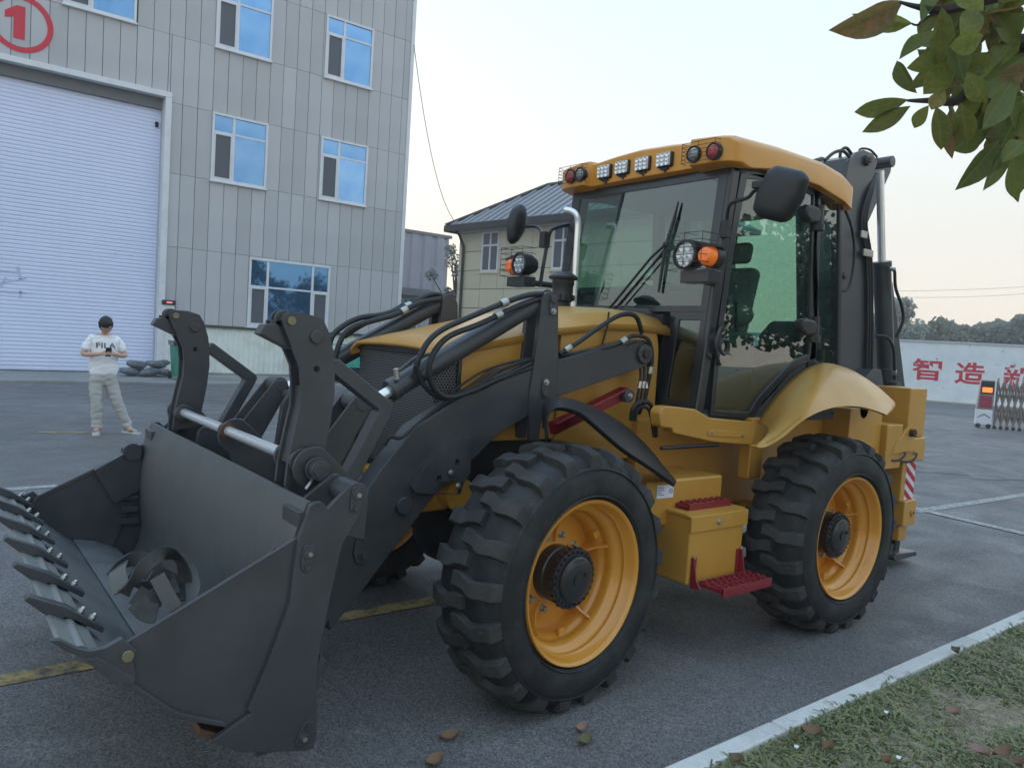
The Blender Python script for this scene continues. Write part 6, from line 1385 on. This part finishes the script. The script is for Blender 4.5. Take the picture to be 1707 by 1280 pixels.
ribbon([PX(200, 938, 3.22), PX(196, 955, 3.12), PX(204, 985, 3.02)], [(0.8, -0.3, 0.3)] * 3, 0.06, M_sling2)
ribbon([PX(262, 960, 2.93), PX(275, 985, 2.9), PX(292, 1015, 2.86)], [(0.8, -0.5, 0.1)] * 3, 0.055, M_sling2)
ribbon([PX(268, 925, 3.2), PX(300, 930, 3.2), PX(318, 960, 3.15), PX(322, 990, 3.05), PX(318, 1010, 2.98)], AUTO, 0.055, M_sling2)
ribbon([PX(225, 990, 2.98), PX(245, 1000, 2.96), PX(262, 996, 2.95), PX(270, 985, 3.0)], [(0.1, 0.4, 0.9)] * 4, 0.07, M_sling)
ribbon([PX(228, 1003, 2.93), PX(245, 1020, 2.9), PX(262, 1022, 2.88)], [(0.1, 0.5, 0.8)] * 3, 0.07, M_sling)
ribbon([PX(215, 960, 3.1), PX(240, 975, 3.05), PX(270, 960, 3.1), PX(300, 975, 3.1)], AUTO, 0.055, M_sling)

# ---- sandbags and bin by the roller door
M_bag = mat('grey_sandbag_cloth', (0.2, 0.22, 0.24), 0.95, bump=[(20, 0.6, 0.02)], var=[(4, (0.08, 0.09, 0.1), 0.4, 0.7)])
bag = MB().ball((0, 0, 0), 1, 16, 8, (0.27, 0.18, 0.11)); bag.v = [(math.copysign(abs(x / 0.27) ** 0.6 * 0.27, x), math.copysign(abs(y / 0.18) ** 0.7 * 0.18, y), z) for x, y, z in bag.v]; bag.v = [(x * (1 + 0.08 * mn.noise(Vector((x * 9, y * 9, z * 9)))), y, z * (0.9 + 0.3 * mn.noise(Vector((x * 6, y * 6, 2))))) for x, y, z in bag.v]
bg0 = None
spots = [(4.95, 23.3, 0.14, 0.3), (5.45, 23.2, 0.13, -0.2), (5.9, 23.35, 0.13, 0.5), (5.2, 23.75, 0.14, 0), (5.7, 23.85, 0.14, 0.2), (5.15, 23.45, 0.34, -0.3), (5.65, 23.4, 0.35, 0.25), (5.85, 23.75, 0.36, 0.1)]
labs = ['leftmost sandbag lying flat on the apron', 'sandbag at the middle of the bottom front row', 'sandbag at the front right corner of the heap', 'sandbag at the back left of the heap foot', 'sandbag at the back right of the heap foot', 'tilted sandbag resting on the two front left bags', 'sandbag resting on the two front right bags', 'sandbag in the second layer by the bin', 'top left sandbag of the heap', 'topmost sandbag beside the door frame']
for (x, y, z, r), l in zip(spots, labs):
    if bg0 is None: o = bag.build('sandbag', M_bag, None, smooth=80); bg0 = o
    else: o = bg0.copy(); COL.objects.link(o)
    o.location = (x - 0.25, y + 0.35, z + 0.05); o.rotation_euler = (random.uniform(-.1, .1), random.uniform(-.2, .2), r); tag(o, 'grey ' + l, 'sandbag', 'sandbags heaped by the roller door')
bn = empty('wheelie_bin', (5.83, 22.75, 0.05), 'green plastic wheelie bin standing beside the grey sandbags', 'bin')
M_bin = mat('green_bin_plastic', (0.04, 0.25, 0.17), 0.5); 
m = MB(); a = [(-0.2, -0.22, 0.08), (0.2, -0.22, 0.08), (0.2, 0.2, 0.08), (-0.2, 0.2, 0.08), (-0.25, -0.3, 0.95), (0.25, -0.3, 0.95), (0.25, 0.27, 0.95), (-0.25, 0.27, 0.95)]
m.add(a, [(0, 3, 2, 1), (4, 5, 6, 7), (0, 1, 5, 4), (1, 2, 6, 5), (2, 3, 7, 6), (3, 0, 4, 7)]).build('bin_body', M_bin, bn, bevel=0.02)
MB().plate(-0.33, 0.3, [(-0.28, 0.955), (0.28, 0.955), (0.26, 1.03), (-0.22, 1.05), (-0.3, 1.1)]).build('bin_lid', M_blkm, bn, bevel=0.015)
for x in (-0.22, 0.22): MB().cyl((x - 0.03, 0.25, 0.1), (x + 0.03, 0.25, 0.1), 0.1).build('wheel', M_blk, bn)

# ---- green cargo tricycle in front of the factory
tc = empty('cargo_tricycle', (11.3, 22.6, 0), 'green motor cargo tricycle parked along the factory wall behind the loader', 'tricycle')
M_tg = mat('sea_green_truck_paint', (0.06, 0.42, 0.33), 0.4, coat=0.4, var=[(3, (0.05, 0.33, 0.26), 0.5, 0.7)])
m = MB().box(-1.0, 0.75, -0.55, -0.51, 0.62, 1.08).box(-1.0, 0.75, 0.51, 0.55, 0.62, 1.08).box(-1.0, -0.96, -0.51, 0.51, 0.62, 1.08).box(0.71, 0.75, -0.51, 0.51, 0.62, 1.08).box(-1.0, 0.75, -0.55, 0.55, 0.56, 0.615)
for k in range(9): m.box(-0.95 + k * 0.2, -0.92 + k * 0.2, -0.575, -0.551, 0.62, 1.08)
m.build('cargo_bed', M_tg, tc, bevel=0.01)
for y in (-0.53, 0.53): MB().tube(chaikin([(-0.95, y, 1.08), (-0.95, y, 1.26), (0.7, y, 1.26), (0.7, y, 1.08)], 2), 0.018).cyl((-0.4, y, 1.08), (-0.4, y, 1.25), 0.014).cyl((0.2, y, 1.08), (0.2, y, 1.25), 0.014).build('side_rail', M_tg, tc)
m = MB().plate(-0.45, 0.45, rpoly([(0.8, 0.45), (0.8, 1.15), (1.05, 1.0), (1.45, 1.1), (1.55, 0.75), (1.4, 0.45)], 0.06)); m.build('front_body', M_tg, tc, bevel=0.02)
MB().tube(chaikin([(0.82, -0.42, 1.1), (0.9, -0.42, 1.75), (1.2, -0.42, 1.8), (1.45, -0.42, 1.3), (1.45, -0.42, 1.1)], 2), 0.028).tube(chaikin([(0.82, 0.42, 1.1), (0.9, 0.42, 1.75), (1.2, 0.42, 1.8), (1.45, 0.42, 1.3), (1.45, 0.42, 1.1)], 2), 0.028).build('canopy_frame', M_tg, tc)
MB().plate(-0.5, 0.5, [(0.75, 1.80), (0.95, 1.92), (1.3, 1.86), (1.5, 1.6), (1.48, 1.58), (1.28, 1.82), (0.95, 1.88)]).build('canopy', mat('pale_canopy', (0.6, 0.58, 0.5), 0.6), tc)
MB().box(0.78, 1.05, -0.3, 0.3, 1.0, 1.2).build('saddle', M_blk, tc, bevel=0.04)
for (x, y) in ((-0.45, -0.52), (-0.45, 0.46), (1.35, -0.04)):
    MB().cyl((x, y, 0.27), (x, y + 0.09, 0.27), 0.27, n=24).build('wheel', M_rub, tc, bevel=0.02)
MB().box(-0.9, 1.35, -0.25, 0.25, 0.36, 0.555).build('chassis', M_under, tc)

# ================================================================ FOLIAGE
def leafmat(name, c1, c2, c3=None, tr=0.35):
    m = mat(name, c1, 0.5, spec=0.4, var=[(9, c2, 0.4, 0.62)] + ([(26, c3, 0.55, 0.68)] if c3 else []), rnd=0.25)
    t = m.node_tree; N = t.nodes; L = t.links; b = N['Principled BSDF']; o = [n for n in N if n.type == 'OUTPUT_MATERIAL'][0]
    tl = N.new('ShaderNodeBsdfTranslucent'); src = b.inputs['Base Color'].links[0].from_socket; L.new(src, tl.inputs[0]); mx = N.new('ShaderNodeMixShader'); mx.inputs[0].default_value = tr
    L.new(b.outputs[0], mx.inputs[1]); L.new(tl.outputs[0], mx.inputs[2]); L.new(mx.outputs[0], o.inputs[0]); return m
M_l1 = leafmat('magnolia_leaf_green', (0.15, 0.19, 0.04), (0.25, 0.25, 0.06), (0.2, 0.13, 0.04), 0.5)
M_l2 = leafmat('magnolia_leaf_dark', (0.12, 0.16, 0.04), (0.16, 0.19, 0.045), None, 0.45)
M_l3 = leafmat('magnolia_leaf_brown', (0.27, 0.14, 0.06), (0.13, 0.13, 0.035), (0.33, 0.18, 0.08), 0.45)
M_l4 = leafmat('magnolia_leaf_yellow', (0.32, 0.25, 0.07), (0.18, 0.18, 0.05), (0.3, 0.16, 0.06), 0.5)
def veins(m):
    t = m.node_tree; N = t.nodes; L = t.links; b = N['Principled BSDF']; tc = N.new('ShaderNodeTexCoord'); sp = N.new('ShaderNodeSeparateXYZ'); L.new(tc.outputs['Object'], sp.inputs[0])
    def M(op, *a):
        n = N.new('ShaderNodeMath'); n.operation = op
        for i, q in enumerate(a):
            if isinstance(q, (int, float)): n.inputs[i].default_value = q
            else: L.new(q, n.inputs[i])
        return n.outputs[0]
    ay = M('ABSOLUTE', sp.outputs[1]); mid = M('LESS_THAN', ay, 0.02); fr = M('FRACT', M('MULTIPLY', M('SUBTRACT', sp.outputs[0], M('MULTIPLY', ay, 0.45)), 9.0)); side = M('MULTIPLY', M('LESS_THAN', fr, 0.10), 0.45)
    f = M('MULTIPLY', M('MAXIMUM', mid, side), 0.6); src = b.inputs['Base Color'].links[0].from_socket
    x = N.new('ShaderNodeMix'); x.data_type = 'RGBA'; L.new(f, x.inputs[0]); L.new(src, x.inputs[6]); x.inputs[7].default_value = (0.26, 0.27, 0.10, 1); L.new(x.outputs[2], b.inputs['Base Color'])
    for n in N:
        if n.type == 'BSDF_TRANSLUCENT': L.new(x.outputs[2], n.inputs[0])
for m_ in (M_l1, M_l2, M_l3, M_l4): veins(m_)
M_bark = mat('dark_twig_bark', (0.05, 0.04, 0.035), 0.9, bump=(60, 0.6, 0.006))
M_trunk = mat('grey_bark', (0.13, 0.11, 0.09), 0.95, bump=(20, 0.8, 0.02))
LM = []
for k in range(6):                       # leaf along +x, unit length, unit width; six bends
    vs = []; nL = 9; fold = 0.10 + 0.10 * random.random(); curl = random.uniform(-0.25, 0.3); wav = random.uniform(0, 6)
    for i in range(nL + 1):
        t = i / nL; w_ = (math.sin(math.pi * min(1, t ** 1.25)) ** 0.75) * 0.5 if 0 < t < 1 else 0.004
        if t > 0.86: w_ *= (1 - (t - 0.86) * 3.0)
        z = -curl * t * t
        for q in (-1, -0.5, 0, 0.5, 1):
            vs.append((t, w_ * q, z + abs(q) * fold * w_ * 2 + 0.02 * math.sin(t * 11 + wav + q * 2) * abs(q)))
    fs = [(i * 5 + j, i * 5 + j + 1, (i + 1) * 5 + j + 1, (i + 1) * 5 + j) for i in range(nL) for j in range(4)]
    row = []
    for mt in (M_l1, M_l2, M_l3, M_l4):
        me = bpy.data.meshes.new('leaf'); me.from_pydata(vs, [], fs); me.materials.append(mt); me.shade_smooth(); row.append(me)
    LM.append(row)
mg = empty('magnolia_tree', (0, 0, 0), 'magnolia with large browning leaves overhanging the top right corner', 'tree')
def leaf(base, tip, width, col, parent, roll=0.0):
    base = Vector(base); d = Vector(tip) - base; L_ = d.length; x = d.normalized()
    view = (base - CP).normalized(); z = (-view - x * (-view).dot(x)).normalized(); z = Matrix.Rotation(roll, 3, x) @ z; y = z.cross(x)
    o = bpy.data.objects.new('leaf', LM[random.randrange(6)][col]); COL.objects.link(o); o.parent = parent
    o.matrix_world = Matrix((( x.x * L_, y.x * width, z.x * L_, base.x), (x.y * L_, y.y * width, z.y * L_, base.y), (x.z * L_, y.z * width, z.z * L_, base.z), (0, 0, 0, 1)))
    return o
LL = [(1507, 3, 1393, 54, 58, 2), (1522, 40, 1425, 28, 34, 0), (1562, 52, 1499, 99, 30, 1), (1562, 22, 1531, 58, 30, 0), (1568, 88, 1518, 116, 34, 0), (1575, 92, 1525, 146, 34, 0), (1529, 156, 1490, 103, 30, 1), (1514, 166, 1424, 188, 34, 0), (1518, 177, 1443, 220, 32, 0),
      (1548, 176, 1523, 214, 26, 0), (1560, 178, 1572, 248, 36, 0), (1588, 178, 1587, 265, 30, 2), (1602, 172, 1612, 240, 44, 0), (1640, 215, 1588, 252, 44, 1), (1666, 234, 1600, 314, 42, 1), (1676, 245, 1651, 309, 30, 1), (1690, 262, 1692, 332, 34, 1), (1634, 168, 1640, 223, 38, 1), (1672, 12, 1588, 102, 34, 3),
      (1712, 22, 1634, 60, 46, 1), (1710, 92, 1616, 164, 54, 1), (1570, 12, 1564, 112, 44, 0), (1592, 98, 1544, 156, 50, 0), (1640, 60, 1585, 80, 44, 0), (1604, 8, 1545, 10, 44, 2), (1612, 120, 1640, 172, 40, 0), (1690, 130, 1640, 215, 46, 1), (1710, 160, 1668, 250, 48, 1), (1700, 60, 1650, 118, 44, 0), (1660, 100, 1612, 118, 44, 0),
      (1655, 88, 1598, 130, 44, 1), (1720, 200, 1690, 300, 44, 1), (1640, 140, 1600, 200, 40, 0), (1600, 30, 1580, 90, 40, 0), (1625, 90, 1640, 140, 40, 1), (1655, 20, 1700, 70, 46, 1), (1590, 62, 1605, 130, 40, 1), (1708, 235, 1674, 265, 34, 1), (1660, 180, 1652, 240, 36, 1), (1700, 0, 1660, 40, 40, 0), (1625, 10, 1612, 60, 44, 0), (1560, 130, 1600, 150, 34, 0),
      (1575, 150, 1552, 185, 30, 3), (1620, 158, 1580, 172, 28, 3), (1650, 55, 1610, 30, 40, 2), (1685, 170, 1725, 230, 46, 1), (1640, 20, 1600, -20, 44, 0), (1712, 120, 1668, 128, 40, 2)]
for (u0, v0, u1, v1, w_, c_) in LL:
    t = random.uniform(2.25, 2.75); a = D(u0, v0, t); b_ = D(u1, v1, t + random.uniform(-0.06, 0.06)); leaf(a, b_, w_ / FPX * t * 0.9, c_, mg, random.uniform(-0.5, 0.5))
for k in range(105):                      # fill between them
    u = random.uniform(1575, 1730); v = random.uniform(-20, min(275, 60 + (u - 1560) * 1.7)); an = random.uniform(1.4, 3.4); L_ = random.uniform(46, 78); t = random.uniform(2.5, 3.1)
    leaf(D(u, v, t), D(u + math.cos(an) * L_ * 0.7, v + math.sin(an) * L_, t + random.uniform(-0.15, 0.1)), random.uniform(20, 34) / FPX * t, random.choice((0, 0, 1, 1, 1, 2, 3)), mg, random.uniform(-0.9, 0.9))
for k in range(120):                     # the rest of the crown, beyond the frame
    u = random.uniform(1725, 2100); v = random.uniform(-500, 180); an = random.uniform(0, 6.28); L_ = random.uniform(55, 90); t = random.uniform(2.4, 3.6)
    leaf(D(u, v, t), D(u + math.cos(an) * L_, v + math.sin(an) * L_, t + random.uniform(-0.15, 0.1)), random.uniform(30, 46) / FPX * t, random.choice((0, 1, 1, 2)), mg, random.uniform(-1.5, 1.5))
def br(pts, r): MB().tube(spline(pts, 5), [r[0] + (r[1] - r[0]) * i / (5 * (len(pts) - 1)) for i in range(5 * (len(pts) - 1) + 1)], 7).build('branch', M_bark, mg)
tb = Vector((4.9, -0.6, 0.05))
MB().tube(spline([tb, tb + Vector((0.05, 0.1, 1.0)), tb + Vector((-0.15, 0.2, 2.0)), tb + Vector((-0.4, 0.5, 2.9)), tb + Vector((-0.6, 0.6, 3.6))], 5), [0.09 - 0.003 * i for i in range(21)], 12).build('trunk', M_trunk, mg)
J = tb + Vector((-0.15, 0.2, 2.0))
br([J, D(2000, 250, 3.0), D(1800, 120, 2.6), D(1707, 70, 2.55), D(1655, 95, 2.5), D(1600, 165, 2.5), D(1545, 168, 2.5), D(1512, 168, 2.5)], (0.04, 0.004))
br([tb + Vector((-0.4, 0.5, 2.9)), D(1900, -80, 2.8), D(1760, -30, 2.6), D(1640, 0, 2.5), D(1570, 18, 2.5), D(1530, 12, 2.5), D(1500, 4, 2.5)], (0.035, 0.004))
br([D(1707, 70, 2.55), D(1690, 150, 2.6), D(1695, 230, 2.6), D(1690, 262, 2.6)], (0.008, 0.003)); br([D(1655, 95, 2.5), D(1650, 170, 2.5), D(1666, 234, 2.5)], (0.006, 0.003)); br([D(1570, 18, 2.5), D(1545, 30, 2.5), D(1530, 42, 2.5), D(1520, 40, 2.5)], (0.005, 0.003))
br([D(1640, 0, 2.5), D(1610, 60, 2.5), D(1600, 110, 2.5), D(1560, 125, 2.5)], (0.006, 0.003))

def cards(n, fn, size, aspect=0.6):
    vs = []; fs = []
    for _ in range(n):
        p = fn(); s = size * random.uniform(0.6, 1.4); a = Vector((random.gauss(0, 1), random.gauss(0, 1), random.gauss(0, 1))).normalized(); b = a.orthogonal().normalized(); b = Matrix.Rotation(random.uniform(0, 6.28), 3, a) @ b; c = a.cross(b)
        k = len(vs); vs += [p - b * s, p - c * s * aspect, p + b * s, p + c * s * aspect]; fs.append((k, k + 1, k + 2, k + 3))
    return vs, fs
M_far1 = leafmat('haze_pale_foliage', (0.30, 0.32, 0.28), (0.22, 0.24, 0.2)); M_far2 = leafmat('near_evergreen', (0.03, 0.05, 0.022), (0.05, 0.075, 0.03))  # first leaf colour is lightened to carry part of the distance haze
def tree(x, y, h, w_, label, group, mt, n, size, z0=0.0, gaps=0.5):
    r = empty('tree', (x, y, z0), label, 'tree', group)
    MB().tube([(0, 0, 0), (0.1, 0.05, h * 0.35), (-0.05, 0.1, h * 0.8)], [h * 0.03, h * 0.022, h * 0.006], 8).build('trunk', M_trunk, r)
    cl = [(Vector((random.gauss(0, w_ * 0.28), random.gauss(0, w_ * 0.28), h * random.uniform(0.3, 0.93))), random.uniform(0.12, 0.24) * w_) for _ in range(18)]
    for c, q in cl: MB().tube([(0, 0.05, max(0.2 * h, c.z * 0.6)), tuple(c)], [h * 0.008, h * 0.003], 5).build('limb', M_trunk, r)
    def fn():
        c, q = random.choice(cl); v = Vector((random.gauss(0, 1), random.gauss(0, 1), random.gauss(0, 0.8))); return c + v.normalized() * q * random.random() ** 0.4
    v, f = cards(n, fn, size); fast('crown', v, f, mt, r, kind='stuff')
# trees behind the photographer, seen only as reflections in the glass
for i, (x, y, h, w_) in enumerate(((15, -9, 5.5, 4.5), (20.5, -10.5, 7, 5), (26, -9.5, 6, 5), (31, -11, 8, 5.5), (37, -10, 6.5, 5.5), (3, -12, 7, 5))):
    tree(x, y, h, w_, ['low dark tree nearest the loader in the row behind the photographer', 'second and taller tree of the row behind the photographer', 'third, lower tree of the row behind the photographer', 'tallest tree of the row behind the photographer', 'last tree of the row behind the photographer', 'lone tree opposite the factory door'][i], 'trees across the road', M_far2, 2600, 0.17)
# wood beyond the painted wall: one far mass
def tl_top(u):
    pts = [(1470, 520), (1488, 500), (1505, 512), (1515, 545), (1545, 548), (1570, 535), (1600, 548), (1640, 545), (1665, 536), (1680, 545), (1695, 530), (1720, 528), (1800, 545), (1950, 530), (2200, 540)]
    for (a, b), (c, d) in zip(pts, pts[1:]):
        if a <= u <= c: return b + (d - b) * (u - a) / (c - a)
    return 530
def fn():
    u = random.uniform(1380, 2150); t = random.uniform(62, 80); vt = tl_top(u) + 8 * mn.noise(Vector((u * 0.13, t * 0.1, 0))) ; v = vt + (600 - vt) * random.random() ** 1.5; return D(u, v, t)
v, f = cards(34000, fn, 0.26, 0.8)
# haze is mixed into this pale leaf colour; nearer clumps stand out darker
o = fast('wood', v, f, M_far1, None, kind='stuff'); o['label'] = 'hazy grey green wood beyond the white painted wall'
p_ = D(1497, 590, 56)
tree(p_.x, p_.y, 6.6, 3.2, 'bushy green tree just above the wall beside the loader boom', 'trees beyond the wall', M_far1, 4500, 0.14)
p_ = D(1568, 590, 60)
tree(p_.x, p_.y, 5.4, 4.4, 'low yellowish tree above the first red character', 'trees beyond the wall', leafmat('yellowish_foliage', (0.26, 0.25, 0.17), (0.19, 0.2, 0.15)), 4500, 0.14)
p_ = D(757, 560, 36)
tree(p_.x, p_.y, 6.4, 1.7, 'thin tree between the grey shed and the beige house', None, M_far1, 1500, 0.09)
# overhead wires
def cable(p, q, sag, r, lab, n=24):
    p = Vector(p); q = Vector(q); P = [p.lerp(q, i / n) - Vector((0, 0, sag * 4 * (i / n) * (1 - i / n))) for i in range(n + 1)]
    o = MB().tube(P, r, 5).build('overhead_cable', M_hdark); tag(o, lab, 'cable')
cable(D(690, 75, 27), D(757, 368, 30), 1.0, 0.014, 'thin cable dropping from the factory corner to the beige house roof')
cable(D(1380, 484, 70), D(1900, 462, 75), 0.5, 0.014, 'upper of the two thin cables above the wood')
cable(D(1380, 490, 70), D(1900, 466, 75), 0.9, 0.014, 'lower of the two thin cables above the wood')

# ---- grass and weeds on the verge
def patch(x, y): return mn.noise(Vector((x * 1.7, y * 1.7, 5))) + 0.5 * mn.noise(Vector((x * 5, y * 5, 8)))
def blades(n, xr, yr_, L0, L1, w0, w1, lo, flat, hz=1.0):
    vs = []; fs = []
    k = 0
    while k < n:
        x = random.uniform(*xr); y = random.uniform(*yr_)
        edge = 0.30 * max(0, 1 - abs(y - 1.68) / 0.2)
        if patch(x, y) + edge < lo + random.uniform(-0.45, 0.35): n -= 0.35; continue
        z = vz(x, y) if y < 1.77 else 0.09; a = random.uniform(0, 6.283); L_ = random.uniform(L0, L1); w_ = random.uniform(w0, w1); ca, sa = math.cos(a), math.sin(a); up = random.uniform(0.15, 1.0) * flat
        b = Vector((x, y, z - 0.003)); d = Vector((ca, sa, 0)); s_ = Vector((-sa, ca, 0)) * w_ / 2
        m1 = b + d * L_ * 0.45 + Vector((0, 0, L_ * up * 0.7)); m2 = b + d * L_ * 0.8 + Vector((0, 0, L_ * up * 0.8)); e = b + d * L_ + Vector((0, 0, L_ * up * 0.6))
        i = len(vs); vs += [b - s_ * 0.4, b + s_ * 0.4, m1 - s_, m1 + s_, m2 - s_ * 0.8, m2 + s_ * 0.8, e]; fs += [(i, i + 1, i + 3, i + 2), (i + 2, i + 3, i + 5, i + 4), (i + 4, i + 5, i + 6)]; k += 1
    return vs, fs
G1 = leafmat('weed_green', (0.25, 0.27, 0.12), (0.17, 0.21, 0.09), None, 0.25); G2 = leafmat('weed_dark_green', (0.14, 0.18, 0.09), (0.19, 0.22, 0.10), None, 0.25); G3 = leafmat('dead_straw', (0.58, 0.5, 0.36), (0.42, 0.36, 0.24), None, 0.2); G4 = leafmat('yellow_green_weed', (0.14, 0.17, 0.05), (0.09, 0.13, 0.04), None, 0.25)
for nm, mt, a in (('grass', G1, (15000, (1.8, 7.5), (0.75, 1.765), 0.03, 0.075, 0.006, 0.014, -0.2, 0.7)), ('grass', G2, (9500, (1.8, 7.5), (0.75, 1.77), 0.025, 0.06, 0.005, 0.012, -0.1, 0.6)), ('dry_grass', G3, (48000, (1.8, 7.5), (0.75, 1.775), 0.02, 0.06, 0.0012, 0.003, -0.9, 0.35)), ('grass', G4, (1500, (1.8, 7.5), (0.75, 1.775), 0.03, 0.055, 0.005, 0.01, 0.25, 0.9)),
                  ('grass', G2, (9000, (-6, 22), (-2.2, 1.77), 0.04, 0.10, 0.006, 0.014, 0.0, 0.7)), ('dry_grass', G3, (5000, (-6, 22), (-2.2, 1.77), 0.04, 0.09, 0.003, 0.006, -0.9, 0.4))):
    v, f = blades(*a); fast(nm, v, f, mt, None, kind='stuff')
# ---- fallen leaves
M_f1 = mat('fallen_leaf_brown', (0.2, 0.12, 0.07), 0.8, var=[(12, (0.12, 0.07, 0.04), 0.45, 0.65)]); M_f2 = mat('fallen_leaf_olive', (0.14, 0.13, 0.06), 0.8, var=[(12, (0.08, 0.08, 0.03), 0.45, 0.65)]); M_f3 = mat('fallen_leaf_pinkish', (0.3, 0.19, 0.15), 0.8, var=[(12, (0.2, 0.12, 0.08), 0.45, 0.65)])
FL = [(727, 1231, 768, 1228, 0.012, M_f1, 'curled brown leaf on the asphalt below the front tyre'), (960, 1243, 990, 1232, 0.012, M_f2, 'olive leaf on the asphalt right of the front tyre foot'), (957, 1217, 982, 1214, 0.012, M_f3, 'small pale leaf on the asphalt just behind the olive one'), (705, 1276, 742, 1265, 0.012, M_f1, 'reddish brown leaf at the bottom edge of the picture'),
      (1212, 1258, 1238, 1275, 0.12, M_f1, 'brown leaf on the weeds next to the kerb at the bottom'), (1330, 1215, 1374, 1226, 0.12, M_f1, 'long dull brown leaf among weeds in the middle of the verge'), (1364, 1238, 1392, 1252, 0.12, M_f1, 'dark curled leaf just below the long dull one'), (1570, 1180, 1604, 1196, 0.12, M_f3, 'pinkish dry leaf on the bare patch of the verge'),
      (1605, 1238, 1655, 1266, 0.12, M_f3, 'large pinkish dry leaf at the lower right of the verge'), (1650, 1258, 1690, 1255, 0.12, M_f1, 'broad brown leaf overlapping the large pinkish one'), (1685, 1262, 1707, 1284, 0.12, M_f1, 'dark red brown leaf in the bottom right corner'), (1315, 1222, 1330, 1240, 0.12, M_f2, 'small rounded olive leaf left of the long brown one'), (1465, 1262, 1485, 1275, 0.12, M_f1, 'brown leaf scrap near the bottom of the bare patch'), (1585, 1040 + 40, 1600, 1090, 0.12, M_f2, 'faded leaf on the weeds near the far part of the kerb')]
for (u0, v0, u1, v1, z, mt, lab) in FL:
    a = Z(u0, v0, z); b_ = Z(u1, v1, z); L_ = (b_ - a).length * 0.8; d = (b_ - a).normalized(); wd_ = L_ * random.uniform(0.45, 0.6); n_ = Vector((-d.y, d.x, 0)); vs = []
    for i in range(9):
        t = i / 8; w_ = 0.5 * math.sin(math.pi * min(t, 1)) ** 0.7 * wd_ + 0.001
        for q in (-1, -0.4, 0, 0.4, 1): vs.append(Vector(((t - 0.5) * L_, w_ * q, 0.018 * abs(q) ** 1.5 + 0.012 * math.sin(t * 7 + len(vs)) * abs(q) + 0.02 * (t - 0.5) ** 2)))
    me = bpy.data.meshes.new('fallen_leaf'); me.from_pydata(vs, [], [(i * 5 + j, i * 5 + j + 1, i * 5 + j + 6, i * 5 + j + 5) for i in range(8) for j in range(4)]); me.materials.append(mt); me.shade_smooth()
    o = bpy.data.objects.new('fallen_leaf', me); COL.objects.link(o); o.location = (a + b_) / 2; o.rotation_euler = (random.uniform(-0.15, 0.15), random.uniform(-0.1, 0.1), math.atan2(d.y, d.x)); tag(o, lab, 'leaf', 'fallen leaves')
for (u, v, lab) in ((1329, 1247, 'torn white scrap among the weeds near the bottom of the verge'), (1479, 1189, 'small white scrap on the verge near the bare earth'), (1500, 1265, 'tiny pale chip at the lower middle of the verge')):
    p = Z(u, v, 0.115); o = MB().add([(0, 0, 0), (0.022, 0.004, 0.003), (0.026, 0.018, 0), (0.01, 0.02, 0.006), (-0.004, 0.012, 0.002)], [(0, 1, 2, 3, 4)]).build('paper_scrap', M_wht); o.location = p; tag(o, lab, 'scrap', 'scraps on the verge')
# ---- evening haze that pales the far trees and walls
hz = MB().box(-110, 170, -75, 160, -1.0, 30).build('haze', M_wht, smooth=0, kind='stuff')
m = bpy.data.materials.new('evening_haze'); m.use_nodes = True; N = m.node_tree.nodes; N.clear()
pv = N.new('ShaderNodeVolumePrincipled'); pv.inputs['Color'].default_value = (0.93, 0.95, 1.0, 1); pv.inputs['Density'].default_value = 0.0024; pv.inputs['Anisotropy'].default_value = 0.25
mo = N.new('ShaderNodeOutputMaterial'); m.node_tree.links.new(pv.outputs[0], mo.inputs['Volume']); hz.data.materials.clear(); hz.data.materials.append(m)
